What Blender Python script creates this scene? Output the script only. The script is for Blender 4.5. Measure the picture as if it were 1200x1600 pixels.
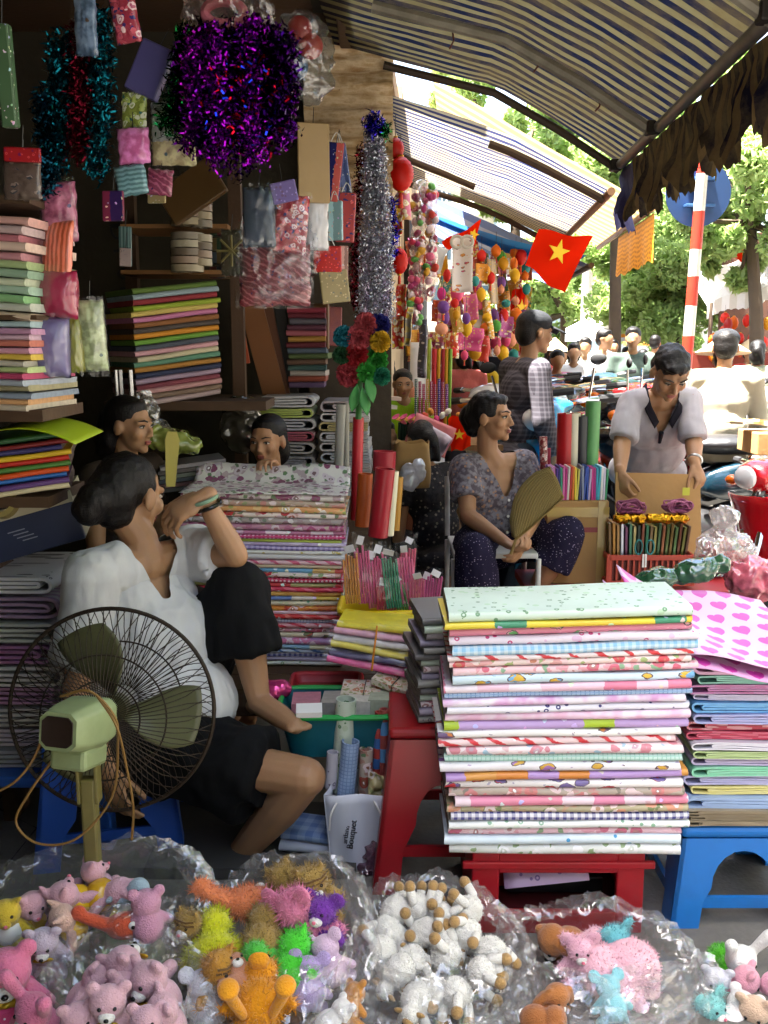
import bpy, bmesh, math, random
import numpy as np
from math import sin, cos, pi, radians, sqrt, atan2
from mathutils import Vector as V, Matrix, Euler, noise
random.seed(11)
sc = bpy.context.scene
COL = sc.collection
for o in list(bpy.data.objects): bpy.data.objects.remove(o)
# ---------------------------------------------------------------- camera
CH = 1.5; PT = radians(10.0); FP = 1500.0
cam = bpy.data.cameras.new('camera'); camo = bpy.data.objects.new('camera', cam); COL.objects.link(camo)
camo.location = (0, 0, CH); camo.rotation_euler = (radians(90) - PT, 0, 0)
cam.sensor_fit = 'VERTICAL'; cam.sensor_height = 32.0; cam.lens = FP / 1600 * 32.0
cam.clip_start = 0.05; cam.clip_end = 500
sc.camera = camo
# ---------------------------------------------------------------- world, sun, exposure
SUN_EL = radians(73); SUN_AZ = radians(-105)          # azimuth from +Y, negative = to the left
w = bpy.data.worlds.new('World'); sc.world = w; w.use_nodes = True
nt = w.node_tree; nt.nodes.clear()
sky = nt.nodes.new('ShaderNodeTexSky'); sky.sky_type = 'NISHITA'; sky.sun_disc = False
sky.sun_elevation = SUN_EL; sky.sun_rotation = SUN_AZ; sky.air_density = 1.2; sky.dust_density = 4.0; sky.ozone_density = 0.6
bgn = nt.nodes.new('ShaderNodeBackground'); bgn.inputs[1].default_value = 0.085
wo = nt.nodes.new('ShaderNodeOutputWorld'); nt.links.new(sky.outputs[0], bgn.inputs[0]); nt.links.new(bgn.outputs[0], wo.inputs[0])
sl = bpy.data.lights.new('sun', 'SUN'); sl.energy = 5.0; sl.angle = radians(0.5); sl.color = (1, .965, .9)
so = bpy.data.objects.new('sun', sl); COL.objects.link(so)
sd = V((sin(SUN_AZ) * cos(SUN_EL), cos(SUN_AZ) * cos(SUN_EL), sin(SUN_EL)))
so.rotation_euler = sd.to_track_quat('Z', 'Y').to_euler(); so.location = (-5, 8, 14)
vs = sc.view_settings; vs.view_transform = 'Standard'; vs.look = 'None'; vs.gamma = 1.0; vs.use_curve_mapping = False
vs.exposure = 3.75
vs.use_white_balance = True; vs.white_balance_temperature = 6600; vs.white_balance_tint = 10
cy = sc.cycles
cy.use_denoising = True; cy.max_bounces = 6; cy.diffuse_bounces = 2; cy.glossy_bounces = 3; cy.transmission_bounces = 4
cy.transparent_max_bounces = 14; cy.sample_clamp_indirect = 6.0; cy.caustics_reflective = False; cy.caustics_refractive = False
cy.use_adaptive_sampling = True; cy.adaptive_threshold = 0.02

# ---------------------------------------------------------------- helpers
def ray(u, v):
    dx = (u - 600) / FP; dy = (800 - v) / FP
    return V((dx, cos(PT) + dy * sin(PT), -sin(PT) + dy * cos(PT)))
def P(u, v, Y):                                       # point of the place seen at pixel u,v that lies Y metres ahead
    d = ray(u, v); return V((0, 0, CH)) + d * (Y / d.y)
def G(u, v, z=0.0):                                   # ... that lies at height z
    d = ray(u, v); return V((0, 0, CH)) + d * ((z - CH) / d.z)
def S(u, v, Y): return Y / ray(u, v).y / FP           # metres per pixel there
def lin(c): return c / 12.92 if c <= .04045 else ((c + .055) / 1.055) ** 2.4
def C(h, k=1.0):
    if not isinstance(h, str): return tuple(h[:3]) + (1,)
    h = h.lstrip('#'); h = ''.join(c * 2 for c in h) if len(h) == 3 else h; return tuple(min(1, lin(int(h[i:i + 2], 16) / 255) * k) for i in (0, 2, 4)) + (1,)

class NB:
    def __init__(s, name):
        s.m = bpy.data.materials.new(name); s.m.use_nodes = True; s.t = s.m.node_tree; s.t.nodes.clear()
        s.out = s.t.nodes.new('ShaderNodeOutputMaterial'); s.tc = s.t.nodes.new('ShaderNodeTexCoord')
    def put(s, inp, val):
        if isinstance(val, bpy.types.NodeSocket): s.t.links.new(val, inp)
        elif val is not None: inp.default_value = val
    def n(s, typ, ins=None, **k):
        nd = s.t.nodes.new(typ)
        for a, b in k.items(): setattr(nd, a, b)
        for a, b in (ins or {}).items(): s.put(nd.inputs[a], b)
        return nd
    def ma(s, op, a, b=None, c=None):
        nd = s.n('ShaderNodeMath', operation=op)
        for i, x in enumerate((a, b, c)):
            if x is not None: s.put(nd.inputs[i], x)
        return nd.outputs[0]
    def mix(s, f, a, b, blend='MIX'):
        nd = s.n('ShaderNodeMix', data_type='RGBA', blend_type=blend)
        s.put(nd.inputs[0], f); s.put(nd.inputs[6], a); s.put(nd.inputs[7], b); return nd.outputs[2]
    def vm(s, op, a, b):
        nd = s.n('ShaderNodeVectorMath', operation=op); s.put(nd.inputs[0], a); s.put(nd.inputs[1], b); return nd.outputs[0]
    def xyz(s, v): return s.n('ShaderNodeSeparateXYZ', {0: v}).outputs
    def comb(s, x, y, z=0.0): return s.n('ShaderNodeCombineXYZ', {0: x, 1: y, 2: z}).outputs[0]
    def noise(s, co, sc_, det=2.0, rough=.5): return s.n('ShaderNodeTexNoise', {'Vector': co, 'Scale': sc_, 'Detail': det, 'Roughness': rough}).outputs
    def vor(s, co, sc_, rnd=1.0): return s.n('ShaderNodeTexVoronoi', {'Vector': co, 'Scale': sc_, 'Randomness': rnd}).outputs
    def ramp(s, f, stops, interp='LINEAR'):
        nd = s.n('ShaderNodeValToRGB'); cr = nd.color_ramp; cr.interpolation = interp
        while len(cr.elements) < len(stops): cr.elements.new(.5)
        for e, (p, c) in zip(cr.elements, stops): e.position = p; e.color = c if len(c) == 4 else tuple(c) + (1,)
        s.put(nd.inputs[0], f); return nd.outputs[0]
    def bsdf(s, base, rough=.6, metal=0.0, spec=.5, normal=None, **k):
        b = s.n('ShaderNodeBsdfPrincipled', {'Base Color': base, 'Roughness': rough, 'Metallic': metal, 'Specular IOR Level': spec})
        if normal is not None: s.put(b.inputs['Normal'], normal)
        for a, x in k.items(): s.put(b.inputs[a.replace('_', ' ')], x)
        s.t.links.new(b.outputs[0], s.out.inputs[0]); return b
    def bump(s, h, st, dist=.01): return s.n('ShaderNodeBump', {'Height': h, 'Strength': st, 'Distance': dist}).outputs[0]
_MC = {}
def mat(col, rough=.6, metal=0.0, var=.12, vs=9.0, bump=0.0, bs=80.0, spec=.5, name=None, dirt=0.0, **k):
    key = (str(col), rough, metal, var, vs, bump, bs, spec, dirt, str(k))
    if key in _MC: return _MC[key]
    nb = NB(name or 'paint'); c = C(col); co = nb.tc.outputs['Object']
    nz = nb.noise(co, vs, 4.0)
    a = tuple(x * (1 - var) for x in c[:3]) + (1,); b = tuple(min(1, x * (1 + var)) for x in c[:3]) + (1,)
    base = nb.mix(nz[0], a, b)
    if dirt:
        d = nb.noise(co, vs * .45, 6.0, .65)[0]
        base = nb.mix(nb.ramp(d, [(.45, (0, 0, 0, 1)), (.7, (dirt, dirt, dirt, 1))]), base, C('#3a3226'))
    nrm = nb.bump(nb.noise(co, bs, 3.0)[0], bump, .01) if bump else None
    rr = nb.ma('MULTIPLY_ADD', nz[0], .16, rough - .08)
    nb.bsdf(base, rr, metal, spec, nrm, **k); _MC[key] = nb.m; return nb.m

def pm(kind, bg, a='#d86a8a', b='#7fa860', s=1.0, rough=.38, seed=0.0):
    """printed paper / cloth; UVs are in metres"""
    key = ('pm', kind, bg, a, b, s, rough, seed)
    if key in _MC: return _MC[key]
    nb = NB('printed_paper'); uv = nb.vm('ADD', nb.tc.outputs['UV'], (seed * 1.37, seed * .71, 0))
    if kind in ('cartoon', 'floral', 'candy', 'blocks'): wv_ = nb.noise(uv, 60, 2)[1]; uv = nb.vm('ADD', uv, nb.vm('MULTIPLY', nb.vm('SUBTRACT', wv_, (.5, .5, .5)), (.016, .016, 0)))
    x, y, _ = nb.xyz(uv); c0, c1, c2 = C(bg), C(a), C(b); W = (1, 1, 1, 1)
    lt = lambda p, q: nb.ma('LESS_THAN', p, q)
    fr = lambda p, k: nb.ma('FRACT', nb.ma('MULTIPLY', p, k))
    if kind == 'floral':
        v1 = nb.vor(uv, 26 * s); v2 = nb.vor(nb.vm('ADD', uv, (.37, .11, 0)), 34 * s); nz = nb.noise(uv, 22 * s, 2)[0]
        base = nb.mix(lt(.56, nz), c0, nb.mix(.5, c0, c1))
        base = nb.mix(lt(v2[0], .3), base, c2)
        pc = nb.mix(lt(nb.xyz(v1[1])[0], .5), c1, nb.mix(.6, c1, W))
        base = nb.mix(lt(v1[0], .43), base, pc); base = nb.mix(lt(v1[0], .22), base, nb.mix(.35, c1, c2)); base = nb.mix(lt(v1[0], .1), base, W)
    elif kind == 'ditsy':
        v1 = nb.vor(uv, 42 * s, .8); v2 = nb.vor(nb.vm('ADD', uv, (.2, .5, 0)), 25 * s)
        base = nb.mix(lt(v2[0], .22), c0, nb.mix(.55, c0, c2)); ring = nb.ma('MULTIPLY', lt(v1[0], .27), lt(.13, v1[0]))
        base = nb.mix(ring, base, c1)
    elif kind == 'check':
        sx, sy = lt(fr(x, 55 * s), .5), lt(fr(y, 55 * s), .5); f = nb.ma('MULTIPLY', nb.ma('ADD', sx, sy), .5)
        base = nb.mix(f, c0, c1)
    elif kind == 'grid':
        g = nb.ma('MAXIMUM', lt(fr(x, 90 * s), .22), lt(fr(y, 90 * s), .22)); base = nb.mix(g, c0, c1)
        base = nb.mix(nb.ma('MULTIPLY', nb.noise(uv, 30, 1)[0], .5), base, c2)
    elif kind == 'dots':
        v1 = nb.vor(uv, 70 * s, .15); base = nb.mix(lt(v1[0], .3), c0, c1)
    elif kind == 'blocks':
        wn = nb.n('ShaderNodeTexWhiteNoise', {'W': nb.ma('FLOOR', nb.ma('MULTIPLY', x, 13 * s))}, noise_dimensions='1D').outputs[0]
        base = nb.ramp(wn, [(0, c0), (.34, c1), (.67, c2)], 'CONSTANT')
        v1 = nb.vor(uv, 30 * s); base = nb.mix(lt(v1[0], .2), base, nb.mix(.5, v1[1], W))
    elif kind == 'candy':
        nz = nb.noise(uv, 14, 1)[0]; t = nb.ma('SINE', nb.ma('MULTIPLY', nb.ma('ADD', nb.ma('ADD', x, nb.ma('MULTIPLY', y, 1.8)), nb.ma('MULTIPLY', nz, .06)), 95 * s))
        base = nb.mix(nb.ramp(t, [(.35, (0, 0, 0, 1)), (.7, (1, 1, 1, 1))]), c0, c1); v1 = nb.vor(uv, 25 * s); base = nb.mix(lt(v1[0], .16), base, c2)
    elif kind == 'cartoon':
        v1 = nb.vor(nb.comb(nb.ma('MULTIPLY', x, .5), y), 32 * s, .7); v2 = nb.vor(nb.comb(nb.ma('MULTIPLY', x, .5), y), 70 * s)
        hc = nb.mix(lt(nb.xyz(v2[1])[1], .5), c1, c2); base = nb.mix(lt(v2[0], .16), c0, nb.mix(.6, c0, c2)); base = nb.mix(lt(v1[0], .3), base, hc)
        base = nb.mix(nb.ma('MULTIPLY', lt(v1[0], .34), lt(.3, v1[0])), base, C('#5a4a4a'))
    elif kind == 'stripe':
        base = nb.mix(lt(fr(y, 40 * s), .5), c0, c1)
    elif kind == 'vstripe':
        base = nb.mix(lt(fr(x, 40 * s), .5), c0, c1)
    elif kind == 'cloud':
        nz = nb.noise(uv, 18 * s, 2)[0]; base = nb.mix(nb.ramp(nz, [(.42, (0, 0, 0, 1)), (.6, (1, 1, 1, 1))]), c0, c1)
        v1 = nb.vor(uv, 12 * s); base = nb.mix(lt(v1[0], .12), base, c2)
    elif kind == 'hearts':
        row = nb.ma('FLOOR', nb.ma('MULTIPLY', y, 17 * s)); off = nb.ma('MULTIPLY', nb.ma('MODULO', row, 2), .5)
        fx = nb.ma('SUBTRACT', nb.ma('FRACT', nb.ma('ADD', nb.ma('MULTIPLY', x, 15 * s), off)), .5); fy = nb.ma('SUBTRACT', fr(y, 17 * s), .45)
        hx = nb.ma('MULTIPLY', fx, 3.0); hy = nb.ma('SUBTRACT', nb.ma('MULTIPLY', fy, 3.1), nb.ma('MULTIPLY', nb.ma('SQRT', nb.ma('ABSOLUTE', hx)), .62))
        base = nb.mix(lt(nb.ma('ADD', nb.ma('MULTIPLY', hx, hx), nb.ma('MULTIPLY', hy, hy)), .95), c0, c1)
    else: base = c0
    nz = nb.noise(nb.tc.outputs['Object'], 6, 4)[0]
    base = nb.mix(1.0, base, nb.ramp(nz, [(.25, (.86, .85, .84, 1)), (.6, (1, 1, 1, 1))]), 'MULTIPLY')
    nb.bsdf(base, rough, 0, .5, nb.bump(nb.noise(nb.tc.outputs['Object'], 14, 3)[0], .12, .01)); _MC[key] = nb.m; return nb.m

def edge_mat(a='#8f8d88', b='#55524e', k=420.0):
    key = ('edge', a, b, k)
    if key in _MC: return _MC[key]
    nb = NB('paper_edges'); x, y, _ = nb.xyz(nb.tc.outputs['UV'])
    nz = nb.noise(nb.comb(nb.ma('MULTIPLY', x, .06), y), k, 2, .7)[0]
    base = nb.ramp(nz, [(.36, C(b)), (.62, C(a))]); nb.bsdf(base, .8, 0, .2, nb.bump(nz, .5, .002)); _MC[key] = nb.m; return nb.m

def coated(kind, bg, a, b, s, seed):
    key = ('ct', kind, bg, a, b, s, seed)
    if key not in _MC:
        m = pm(kind, bg, a, b, s, seed=seed + .001).copy(); p_ = next(n for n in m.node_tree.nodes if n.type == 'BSDF_PRINCIPLED'); p_.inputs['Coat Weight'].default_value = 1.0; p_.inputs['Coat Roughness'].default_value = .12; _MC[key] = m
    return _MC[key]
def plastic(tint='#ffffff', haze=.16, gloss=.10, sc_=34.0, name='clear_plastic', bst=1.0, gk=.45, ro=.10):
    key = ('pl', tint, haze, gloss, sc_, bst, gk, ro)
    if key in _MC: return _MC[key]
    nb = NB(name); co = nb.tc.outputs['Object']; nz = nb.noise(co, sc_ * .35, 1.5, .5)
    v1 = nb.vor(nb.vm('ADD', co, nb.vm('MULTIPLY', nz[1], (.05, .05, .05))), sc_)[1]                 # every crumple cell gets its own tilt
    geo = nb.n('ShaderNodeNewGeometry').outputs['Normal']
    tilt = nb.vm('MULTIPLY', nb.vm('SUBTRACT', v1, (.5, .5, .5)), (bst * 1.1,) * 3); tilt2 = nb.vm('MULTIPLY', nb.vm('SUBTRACT', nz[1], (.5, .5, .5)), (bst * 1.2,) * 3)
    nrm = nb.n('ShaderNodeVectorMath', {0: nb.vm('ADD', geo, nb.vm('ADD', tilt, tilt2))}, operation='NORMALIZE').outputs[0]
    tr = nb.n('ShaderNodeBsdfTransparent', {0: C(tint)}).outputs[0]
    di = nb.n('ShaderNodeBsdfDiffuse', {0: C(tint)}).outputs[0]; tl = nb.n('ShaderNodeBsdfTranslucent', {0: C(tint)}).outputs[0]
    gl = nb.n('ShaderNodeBsdfGlossy', {0: (1, 1, 1, 1), 'Roughness': ro, 'Normal': nrm}).outputs[0]
    hz = nb.n('ShaderNodeMixShader', {0: .45, 1: di, 2: tl}).outputs[0]
    lw = nb.n('ShaderNodeLayerWeight', {'Blend': .3}).outputs['Facing']
    s1 = nb.n('ShaderNodeMixShader', {0: haze, 1: tr, 2: hz}).outputs[0]
    s2 = nb.n('ShaderNodeMixShader', {0: nb.ma('MULTIPLY_ADD', nb.ma('POWER', lw, 3.0), gk, gloss), 1: s1, 2: gl}).outputs[0]
    nb.t.links.new(s2, nb.out.inputs[0]); _MC[key] = nb.m; return nb.m

# ---------------------------------------------------------------- mesh building
class MB:
    def __init__(s): s.v = []; s.f = []; s.mi = []; s.uv = []; s.cur = 0
    def add(s, vs, fs, uvs=None, mi=None):
        o = len(s.v); s.v.extend([tuple(p) for p in vs]); m = s.cur if mi is None else mi
        for i, f in enumerate(fs):
            s.f.append([o + k for k in f]); s.mi.append(m); s.uv.append(uvs[i] if uvs else None)
        return s
    def box(s, c, d, R=None, taper=1.0):
        hx, hy, hz = d[0] / 2, d[1] / 2, d[2] / 2; vs = []
        for z in (-1, 1):
            k = 1.0 if z < 0 else taper
            for x, y in ((-1, -1), (1, -1), (1, 1), (-1, 1)):
                p = V((x * hx * k, y * hy * k, z * hz)); p = R @ p if R is not None else p; vs.append(p + V(c))
        def q(w_, h_): return [(0, 0), (w_, 0), (w_, h_), (0, h_)]
        return s.add(vs, [[3, 2, 1, 0], [4, 5, 6, 7], [0, 1, 5, 4], [1, 2, 6, 5], [2, 3, 7, 6], [3, 0, 4, 7]],
                     [q(d[0], d[1]), q(d[0], d[1]), q(d[0], d[2]), q(d[1], d[2]), q(d[0], d[2]), q(d[1], d[2])])
    def rings(s, R, cap=True, closed=False, flip=False):
        n = len(R[0]); vs = [p for r in R for p in r]; fs = []; uvs = []; m = len(R)
        acc = 0
        for i in range(m if closed else m - 1):
            j2 = (i + 1) % m
            for k in range(n):
                k2 = (k + 1) % n; f = [i * n + k, i * n + k2, j2 * n + k2, j2 * n + k]
                fs.append(f[::-1] if flip else f); uvs.append(None)
        if cap and not closed: fs.append(list(range(n))[::-1]); fs.append([(m - 1) * n + k for k in range(n)]); uvs += [None, None]
        s.add(vs, fs, uvs); return s
    def tube(s, pts, r, n=8, cap=True, closed=False, up=None):
        pts = [V(p) for p in pts]; m = len(pts); rr = r if isinstance(r, (list, tuple)) else [r] * m; R = []; prev = None
        for i, p in enumerate(pts):
            if closed: t = pts[(i + 1) % m] - pts[i - 1]
            else: t = pts[min(i + 1, m - 1)] - pts[max(i - 1, 0)]
            if t.length < 1e-9: t = V((0, 0, 1))
            t.normalize()
            if prev is None:
                a = V(up) if up else (V((0, 0, 1)) if abs(t.z) < .9 else V((1, 0, 0)))
            else: a = prev
            b = (a - t * a.dot(t))
            if b.length < 1e-6: b = t.orthogonal()
            b.normalize(); prev = b; c_ = t.cross(b)
            R.append([p + (b * cos(2 * pi * k / n) + c_ * sin(2 * pi * k / n)) * rr[i] for k in range(n)])
        return s.rings(R, cap, closed)
    def cap(s, p0, r0, p1, r1, n=10, flat0=False, flat1=False):      # capsule / tapered limb
        p0, p1 = V(p0), V(p1); t = (p1 - p0); L = t.length; t = t / L if L > 1e-9 else V((0, 0, 1)); pts = []; rad = []
        if not flat0:
            for a in (80, 55, 28): pts.append(p0 - t * r0 * sin(radians(a))); rad.append(r0 * cos(radians(a)))
        pts += [p0, p1]; rad += [r0, r1]
        if not flat1:
            for a in (28, 55, 80): pts.append(p1 + t * r1 * sin(radians(a))); rad.append(r1 * cos(radians(a)))
        return s.tube(pts, rad, n)
    def ell(s, c, r, R=None, n=14, m=9):
        rr = r if isinstance(r, (list, tuple)) else (r, r, r); Rg = []
        for i in range(m):
            a = -pi / 2 + pi * (i + .35) / (m - .3); z = sin(a); q = cos(a); g = []
            for k in range(n):
                p = V((rr[0] * q * cos(2 * pi * k / n), rr[1] * q * sin(2 * pi * k / n), rr[2] * z)); p = R @ p if R is not None else p; g.append(p + V(c))
            Rg.append(g)
        return s.rings(Rg)
    def lathe(s, prof, c=(0, 0, 0), n=20, R=None, cap=True):
        Rg = []
        for r, z in prof:
            g = []
            for k in range(n):
                p = V((r * cos(2 * pi * k / n), r * sin(2 * pi * k / n), z)); p = R @ p if R is not None else p; g.append(p + V(c))
            Rg.append(g)
        return s.rings(Rg, cap)
    def grid(s, fn, nu, nv, uvs=None, closed_u=False):                 # fn(i/nu, j/nv) -> point ; one sheet
        vs = [fn(i / nu, j / nv) for j in range(nv + 1) for i in range(nu + 1)]; fs = []; uu = []
        for j in range(nv):
            for i in range(nu):
                a = j * (nu + 1) + i; fs.append([a, a + 1, a + nu + 2, a + nu + 1])
                if uvs: uu.append([uvs(i / nu, j / nv), uvs((i + 1) / nu, j / nv), uvs((i + 1) / nu, (j + 1) / nv), uvs(i / nu, (j + 1) / nv)])
        return s.add(vs, fs, uu if uvs else None)
    def prism(s, poly, a, b, M=None):                                   # polygon (x,z) extruded from y=a to y=b, optional matrix
        n = len(poly); vs = [V((x, a, z)) for x, z in poly] + [V((x, b, z)) for x, z in poly]
        if M is not None: vs = [M @ p for p in vs]
        fs = [list(range(n)), [n + k for k in range(n)][::-1]] + [[(k + 1) % n, k, n + k, n + (k + 1) % n] for k in range(n)]
        uv0 = [(x, z) for x, z in poly]; uvs = [uv0, uv0[::-1]] + [None] * n
        return s.add(vs, fs, uvs)
    def mesh(s, name='mesh'):
        me = bpy.data.meshes.new(name); me.from_pydata([tuple(p) for p in s.v], [], s.f)
        if any(u is not None for u in s.uv):
            ul = me.uv_layers.new(name='UVMap'); dat = np.zeros(len(me.loops) * 2, np.float32); k = 0
            for f, u in zip(s.f, s.uv):
                for j in range(len(f)):
                    if u: dat[2 * k] = u[j][0]; dat[2 * k + 1] = u[j][1]
                    k += 1
            ul.data.foreach_set('uv', dat)
        if any(s.mi): me.polygons.foreach_set('material_index', s.mi)
        me.update(); return me

def tag(o, label, cat, group=None, kind=None):
    o['label'] = label; o['category'] = cat
    if group: o['group'] = group
    if kind: o['kind'] = kind
    return o
def thing(name, label, cat, loc=(0, 0, 0), rz=0.0, group=None, rot=None, scale=1.0):
    o = bpy.data.objects.new(name, None); COL.objects.link(o); o.location = loc; o.rotation_euler = rot if rot is not None else (0, 0, rz)
    o.scale = (scale,) * 3; o.empty_display_size = .05; return tag(o, label, cat, group)
def obj(name, mb, m, parent=None, smooth=True, bev=0.0, world=True, loc=None, rot=None, sharp=40, solid=0.0, sub=0, bseg=2):
    me = mb.mesh(name) if isinstance(mb, MB) else mb
    o = bpy.data.objects.new(name, me); COL.objects.link(o)
    ms = m if isinstance(m, (list, tuple)) else [m]
    if not me.materials:
        for x in ms: me.materials.append(x)
    if smooth:
        me.polygons.foreach_set('use_smooth', [True] * len(me.polygons))
        if sharp and not bev:
            try: me.set_sharp_from_angle(angle=radians(sharp))
            except Exception: pass
    if parent is not None:
        o.parent = parent
        if world:
            q = parent; T = Matrix.Identity(4)
            while q is not None:
                L = Matrix.LocRotScale(q.location, q.rotation_euler, q.scale); T = (L if q.parent is None else q.matrix_parent_inverse @ L) @ T; q = q.parent
            o.matrix_parent_inverse = T.inverted()
    if loc is not None: o.location = loc
    if rot is not None: o.rotation_euler = rot
    if solid: md = o.modifiers.new('solid', 'SOLIDIFY'); md.thickness = solid; md.offset = 0
    if sub: md = o.modifiers.new('sub', 'SUBSURF'); md.levels = sub; md.render_levels = sub
    if bev: md = o.modifiers.new('bevel', 'BEVEL'); md.width = bev; md.segments = bseg; md.limit_method = 'ANGLE'; md.angle_limit = radians(35); md.harden_normals = False
    return o
def struct(name, mb, m, **k): o = obj(name, mb, m, **k); o['kind'] = 'structure'; return o
def dup(root, loc=None, rot=None, label=None, scale=None):
    r = root.copy(); COL.objects.link(r)
    if loc is not None: r.location = loc
    if rot is not None: r.rotation_euler = rot
    if scale is not None: r.scale = (scale,) * 3
    if label: r['label'] = label
    def rec(src, dst):
        for ch in src.children:
            c_ = ch.copy(); COL.objects.link(c_); c_.parent = dst; rec(ch, c_)
    rec(root, r); return r
_tsc = bpy.data.scenes.new('workbench'); _tvl = _tsc.view_layers[0]
def blob(mb, voxel=.008, smooth=4, wr=None, cut=None, wr2=None):
    """overlapping closed pieces -> one continuous skin. wr=(freq vector, amplitude) gives cloth folds; cut(p)->True removes"""
    me = mb.mesh('tmp'); o = bpy.data.objects.new('tmp', me); _tsc.collection.objects.link(o)
    r = o.modifiers.new('r', 'REMESH'); r.mode = 'VOXEL'; r.voxel_size = voxel
    if smooth: q = o.modifiers.new('s', 'SMOOTH'); q.factor = .5; q.iterations = smooth
    _tvl.update(); ev = o.evaluated_get(_tvl.depsgraph); m2 = bpy.data.meshes.new_from_object(ev)
    bpy.data.objects.remove(o); bpy.data.meshes.remove(me); m2.materials.clear()
    for w_ in (wr, wr2):
        if w_:
            fr_, amp = w_[0], w_[1]; n = len(m2.vertices); co = np.zeros(n * 3, np.float32); m2.vertices.foreach_get('co', co); co = co.reshape(-1, 3)
            no = np.zeros(n * 3, np.float32); m2.vertex_normals.foreach_get('vector', no); no = no.reshape(-1, 3)
            fx, fy, fz = fr_; d = np.array([noise.noise(V((p[0] * fx, p[1] * fy, p[2] * fz))) for p in co], np.float32)
            d = (1 - 2 * np.abs(d)) if len(w_) > 2 else d
            co += no * (d * amp)[:, None]; m2.vertices.foreach_set('co', co.ravel()); m2.update()
    if cut:
        bm = bmesh.new(); bm.from_mesh(m2); bmesh.ops.delete(bm, geom=[x for x in bm.verts if cut(x.co)], context='VERTS')
        bv = [x for x in bm.verts if x.is_boundary]
        for _ in range(8):
            nw = [(x, sum(((e.other_vert(x).co) for e in x.link_edges if e.is_boundary), V((0, 0, 0))) / max(1, sum(1 for e in x.link_edges if e.is_boundary))) for x in bv]
            for x, c_ in nw: x.co = x.co.lerp(c_, .5)
        bm.to_mesh(m2); bm.free()
    return m2
def rotm(x=0, y=0, z=0): return Euler((radians(x), radians(y), radians(z))).to_matrix()
def frame(fwd, up=(0, 0, 1)):                           # columns: right, forward, up
    f = V(fwd).normalized(); r = f.cross(V(up)).normalized(); u = r.cross(f); return Matrix((r, f, u)).transposed()
def rnd(a, b): return random.uniform(a, b)
def lerp(a, b, t): return a + (b - a) * t
ORD = ['topmost', 'second', 'third', 'fourth', 'fifth', 'sixth', 'seventh', 'eighth', 'ninth', 'tenth', 'eleventh', 'twelfth', 'thirteenth', 'fourteenth', 'fifteenth', 'sixteenth',
       'seventeenth', 'eighteenth', 'nineteenth', 'twentieth', 'twenty-first', 'twenty-second', 'twenty-third', 'twenty-fourth', 'twenty-fifth', 'twenty-sixth', 'twenty-seventh', 'twenty-eighth', 'twenty-ninth', 'thirtieth',
       'thirty-first', 'thirty-second', 'thirty-third', 'thirty-fourth', 'thirty-fifth', 'thirty-sixth']
def nth(i): return 'topmost' if i == 0 else ORD[i] + ' from the top'
M_WHITE = mat('#e8e6e0', .5); M_BLACK = mat('#141414', .45); M_STEEL = mat('#b9bcbf', .3, 1.0); M_DKMETAL = mat('#3a3632', .5, .7)
M_WOOD = mat('#8a6236', .6, bump=.2, bs=40, vs=4, var=.3); M_DKWOOD = mat('#4a3420', .7, bump=.2, bs=40, var=.3); M_CARD = mat('#a9814f', .8, var=.12, vs=5, bump=.15, bs=30)
# ================================================================ ground, road, kerb
def ground_mat(a, b, scale=1.0, crack=True):
    nb = NB('paving'); co = nb.tc.outputs['Object']; n1 = nb.noise(co, 3 * scale, 8, .65)[0]; n2 = nb.noise(co, 60 * scale, 3)[0]
    base = nb.mix(nb.ramp(n1, [(.3, (0, 0, 0, 1)), (.7, (1, 1, 1, 1))]), C(a), C(b)); base = nb.mix(nb.ma('MULTIPLY', n2, .35), base, C('#4c4a46'))
    v = nb.n('ShaderNodeTexVoronoi', {'Vector': nb.vm('ADD', co, (3.1, .4, 0)), 'Scale': 1.1}, feature='DISTANCE_TO_EDGE').outputs[0]
    if crack: base = nb.mix(nb.ma('LESS_THAN', nb.ma('ADD', v, nb.ma('MULTIPLY', n1, .03)), .017), base, C('#3a3836'))
    nb.bsdf(base, .85, 0, .3, nb.bump(nb.ma('ADD', n1, nb.ma('MULTIPLY', n2, .4)), .35, .02)); return nb.m
struct('ground', MB().grid(lambda a, b: V((-120 + 240 * a, -60 + 320 * b, -.12)), 4, 4), ground_mat('#5a5855', '#6c6965', .5, False), smooth=False)
def street_x(y): return 1.95 + .06 * y
m = MB(); m.add([(-6, .7, -.3), (street_x(.7), .7, -.3), (street_x(40), 40, -.3), (-6, 40, -.3), (-6, .7, 0), (street_x(.7), .7, 0), (street_x(40), 40, 0), (-6, 40, 0)],
                [[4, 5, 6, 7], [0, 1, 5, 4], [1, 2, 6, 5], [2, 3, 7, 6], [3, 0, 4, 7]])
pav = struct('pavement', m, ground_mat('#66635e', '#7e7a73'), smooth=False)
m = MB(); m.tube([(street_x(y) + .06, y, -.05) for y in np.linspace(.7, 40, 20)], .085, 4, up=(1, 0, 1)); struct('kerb', m, mat('#8f8c86', .85, bump=.3, bs=40), smooth=False)
m = MB(); m.add([(street_x(-3) + .1, -40, -.116), (14, -40, -.116), (16, 60, -.116), (street_x(60) + .1, 60, -.116)], [[0, 1, 2, 3]])
struct('road', m, ground_mat('#55534f', '#6b6864', .8, False), smooth=False)

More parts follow.
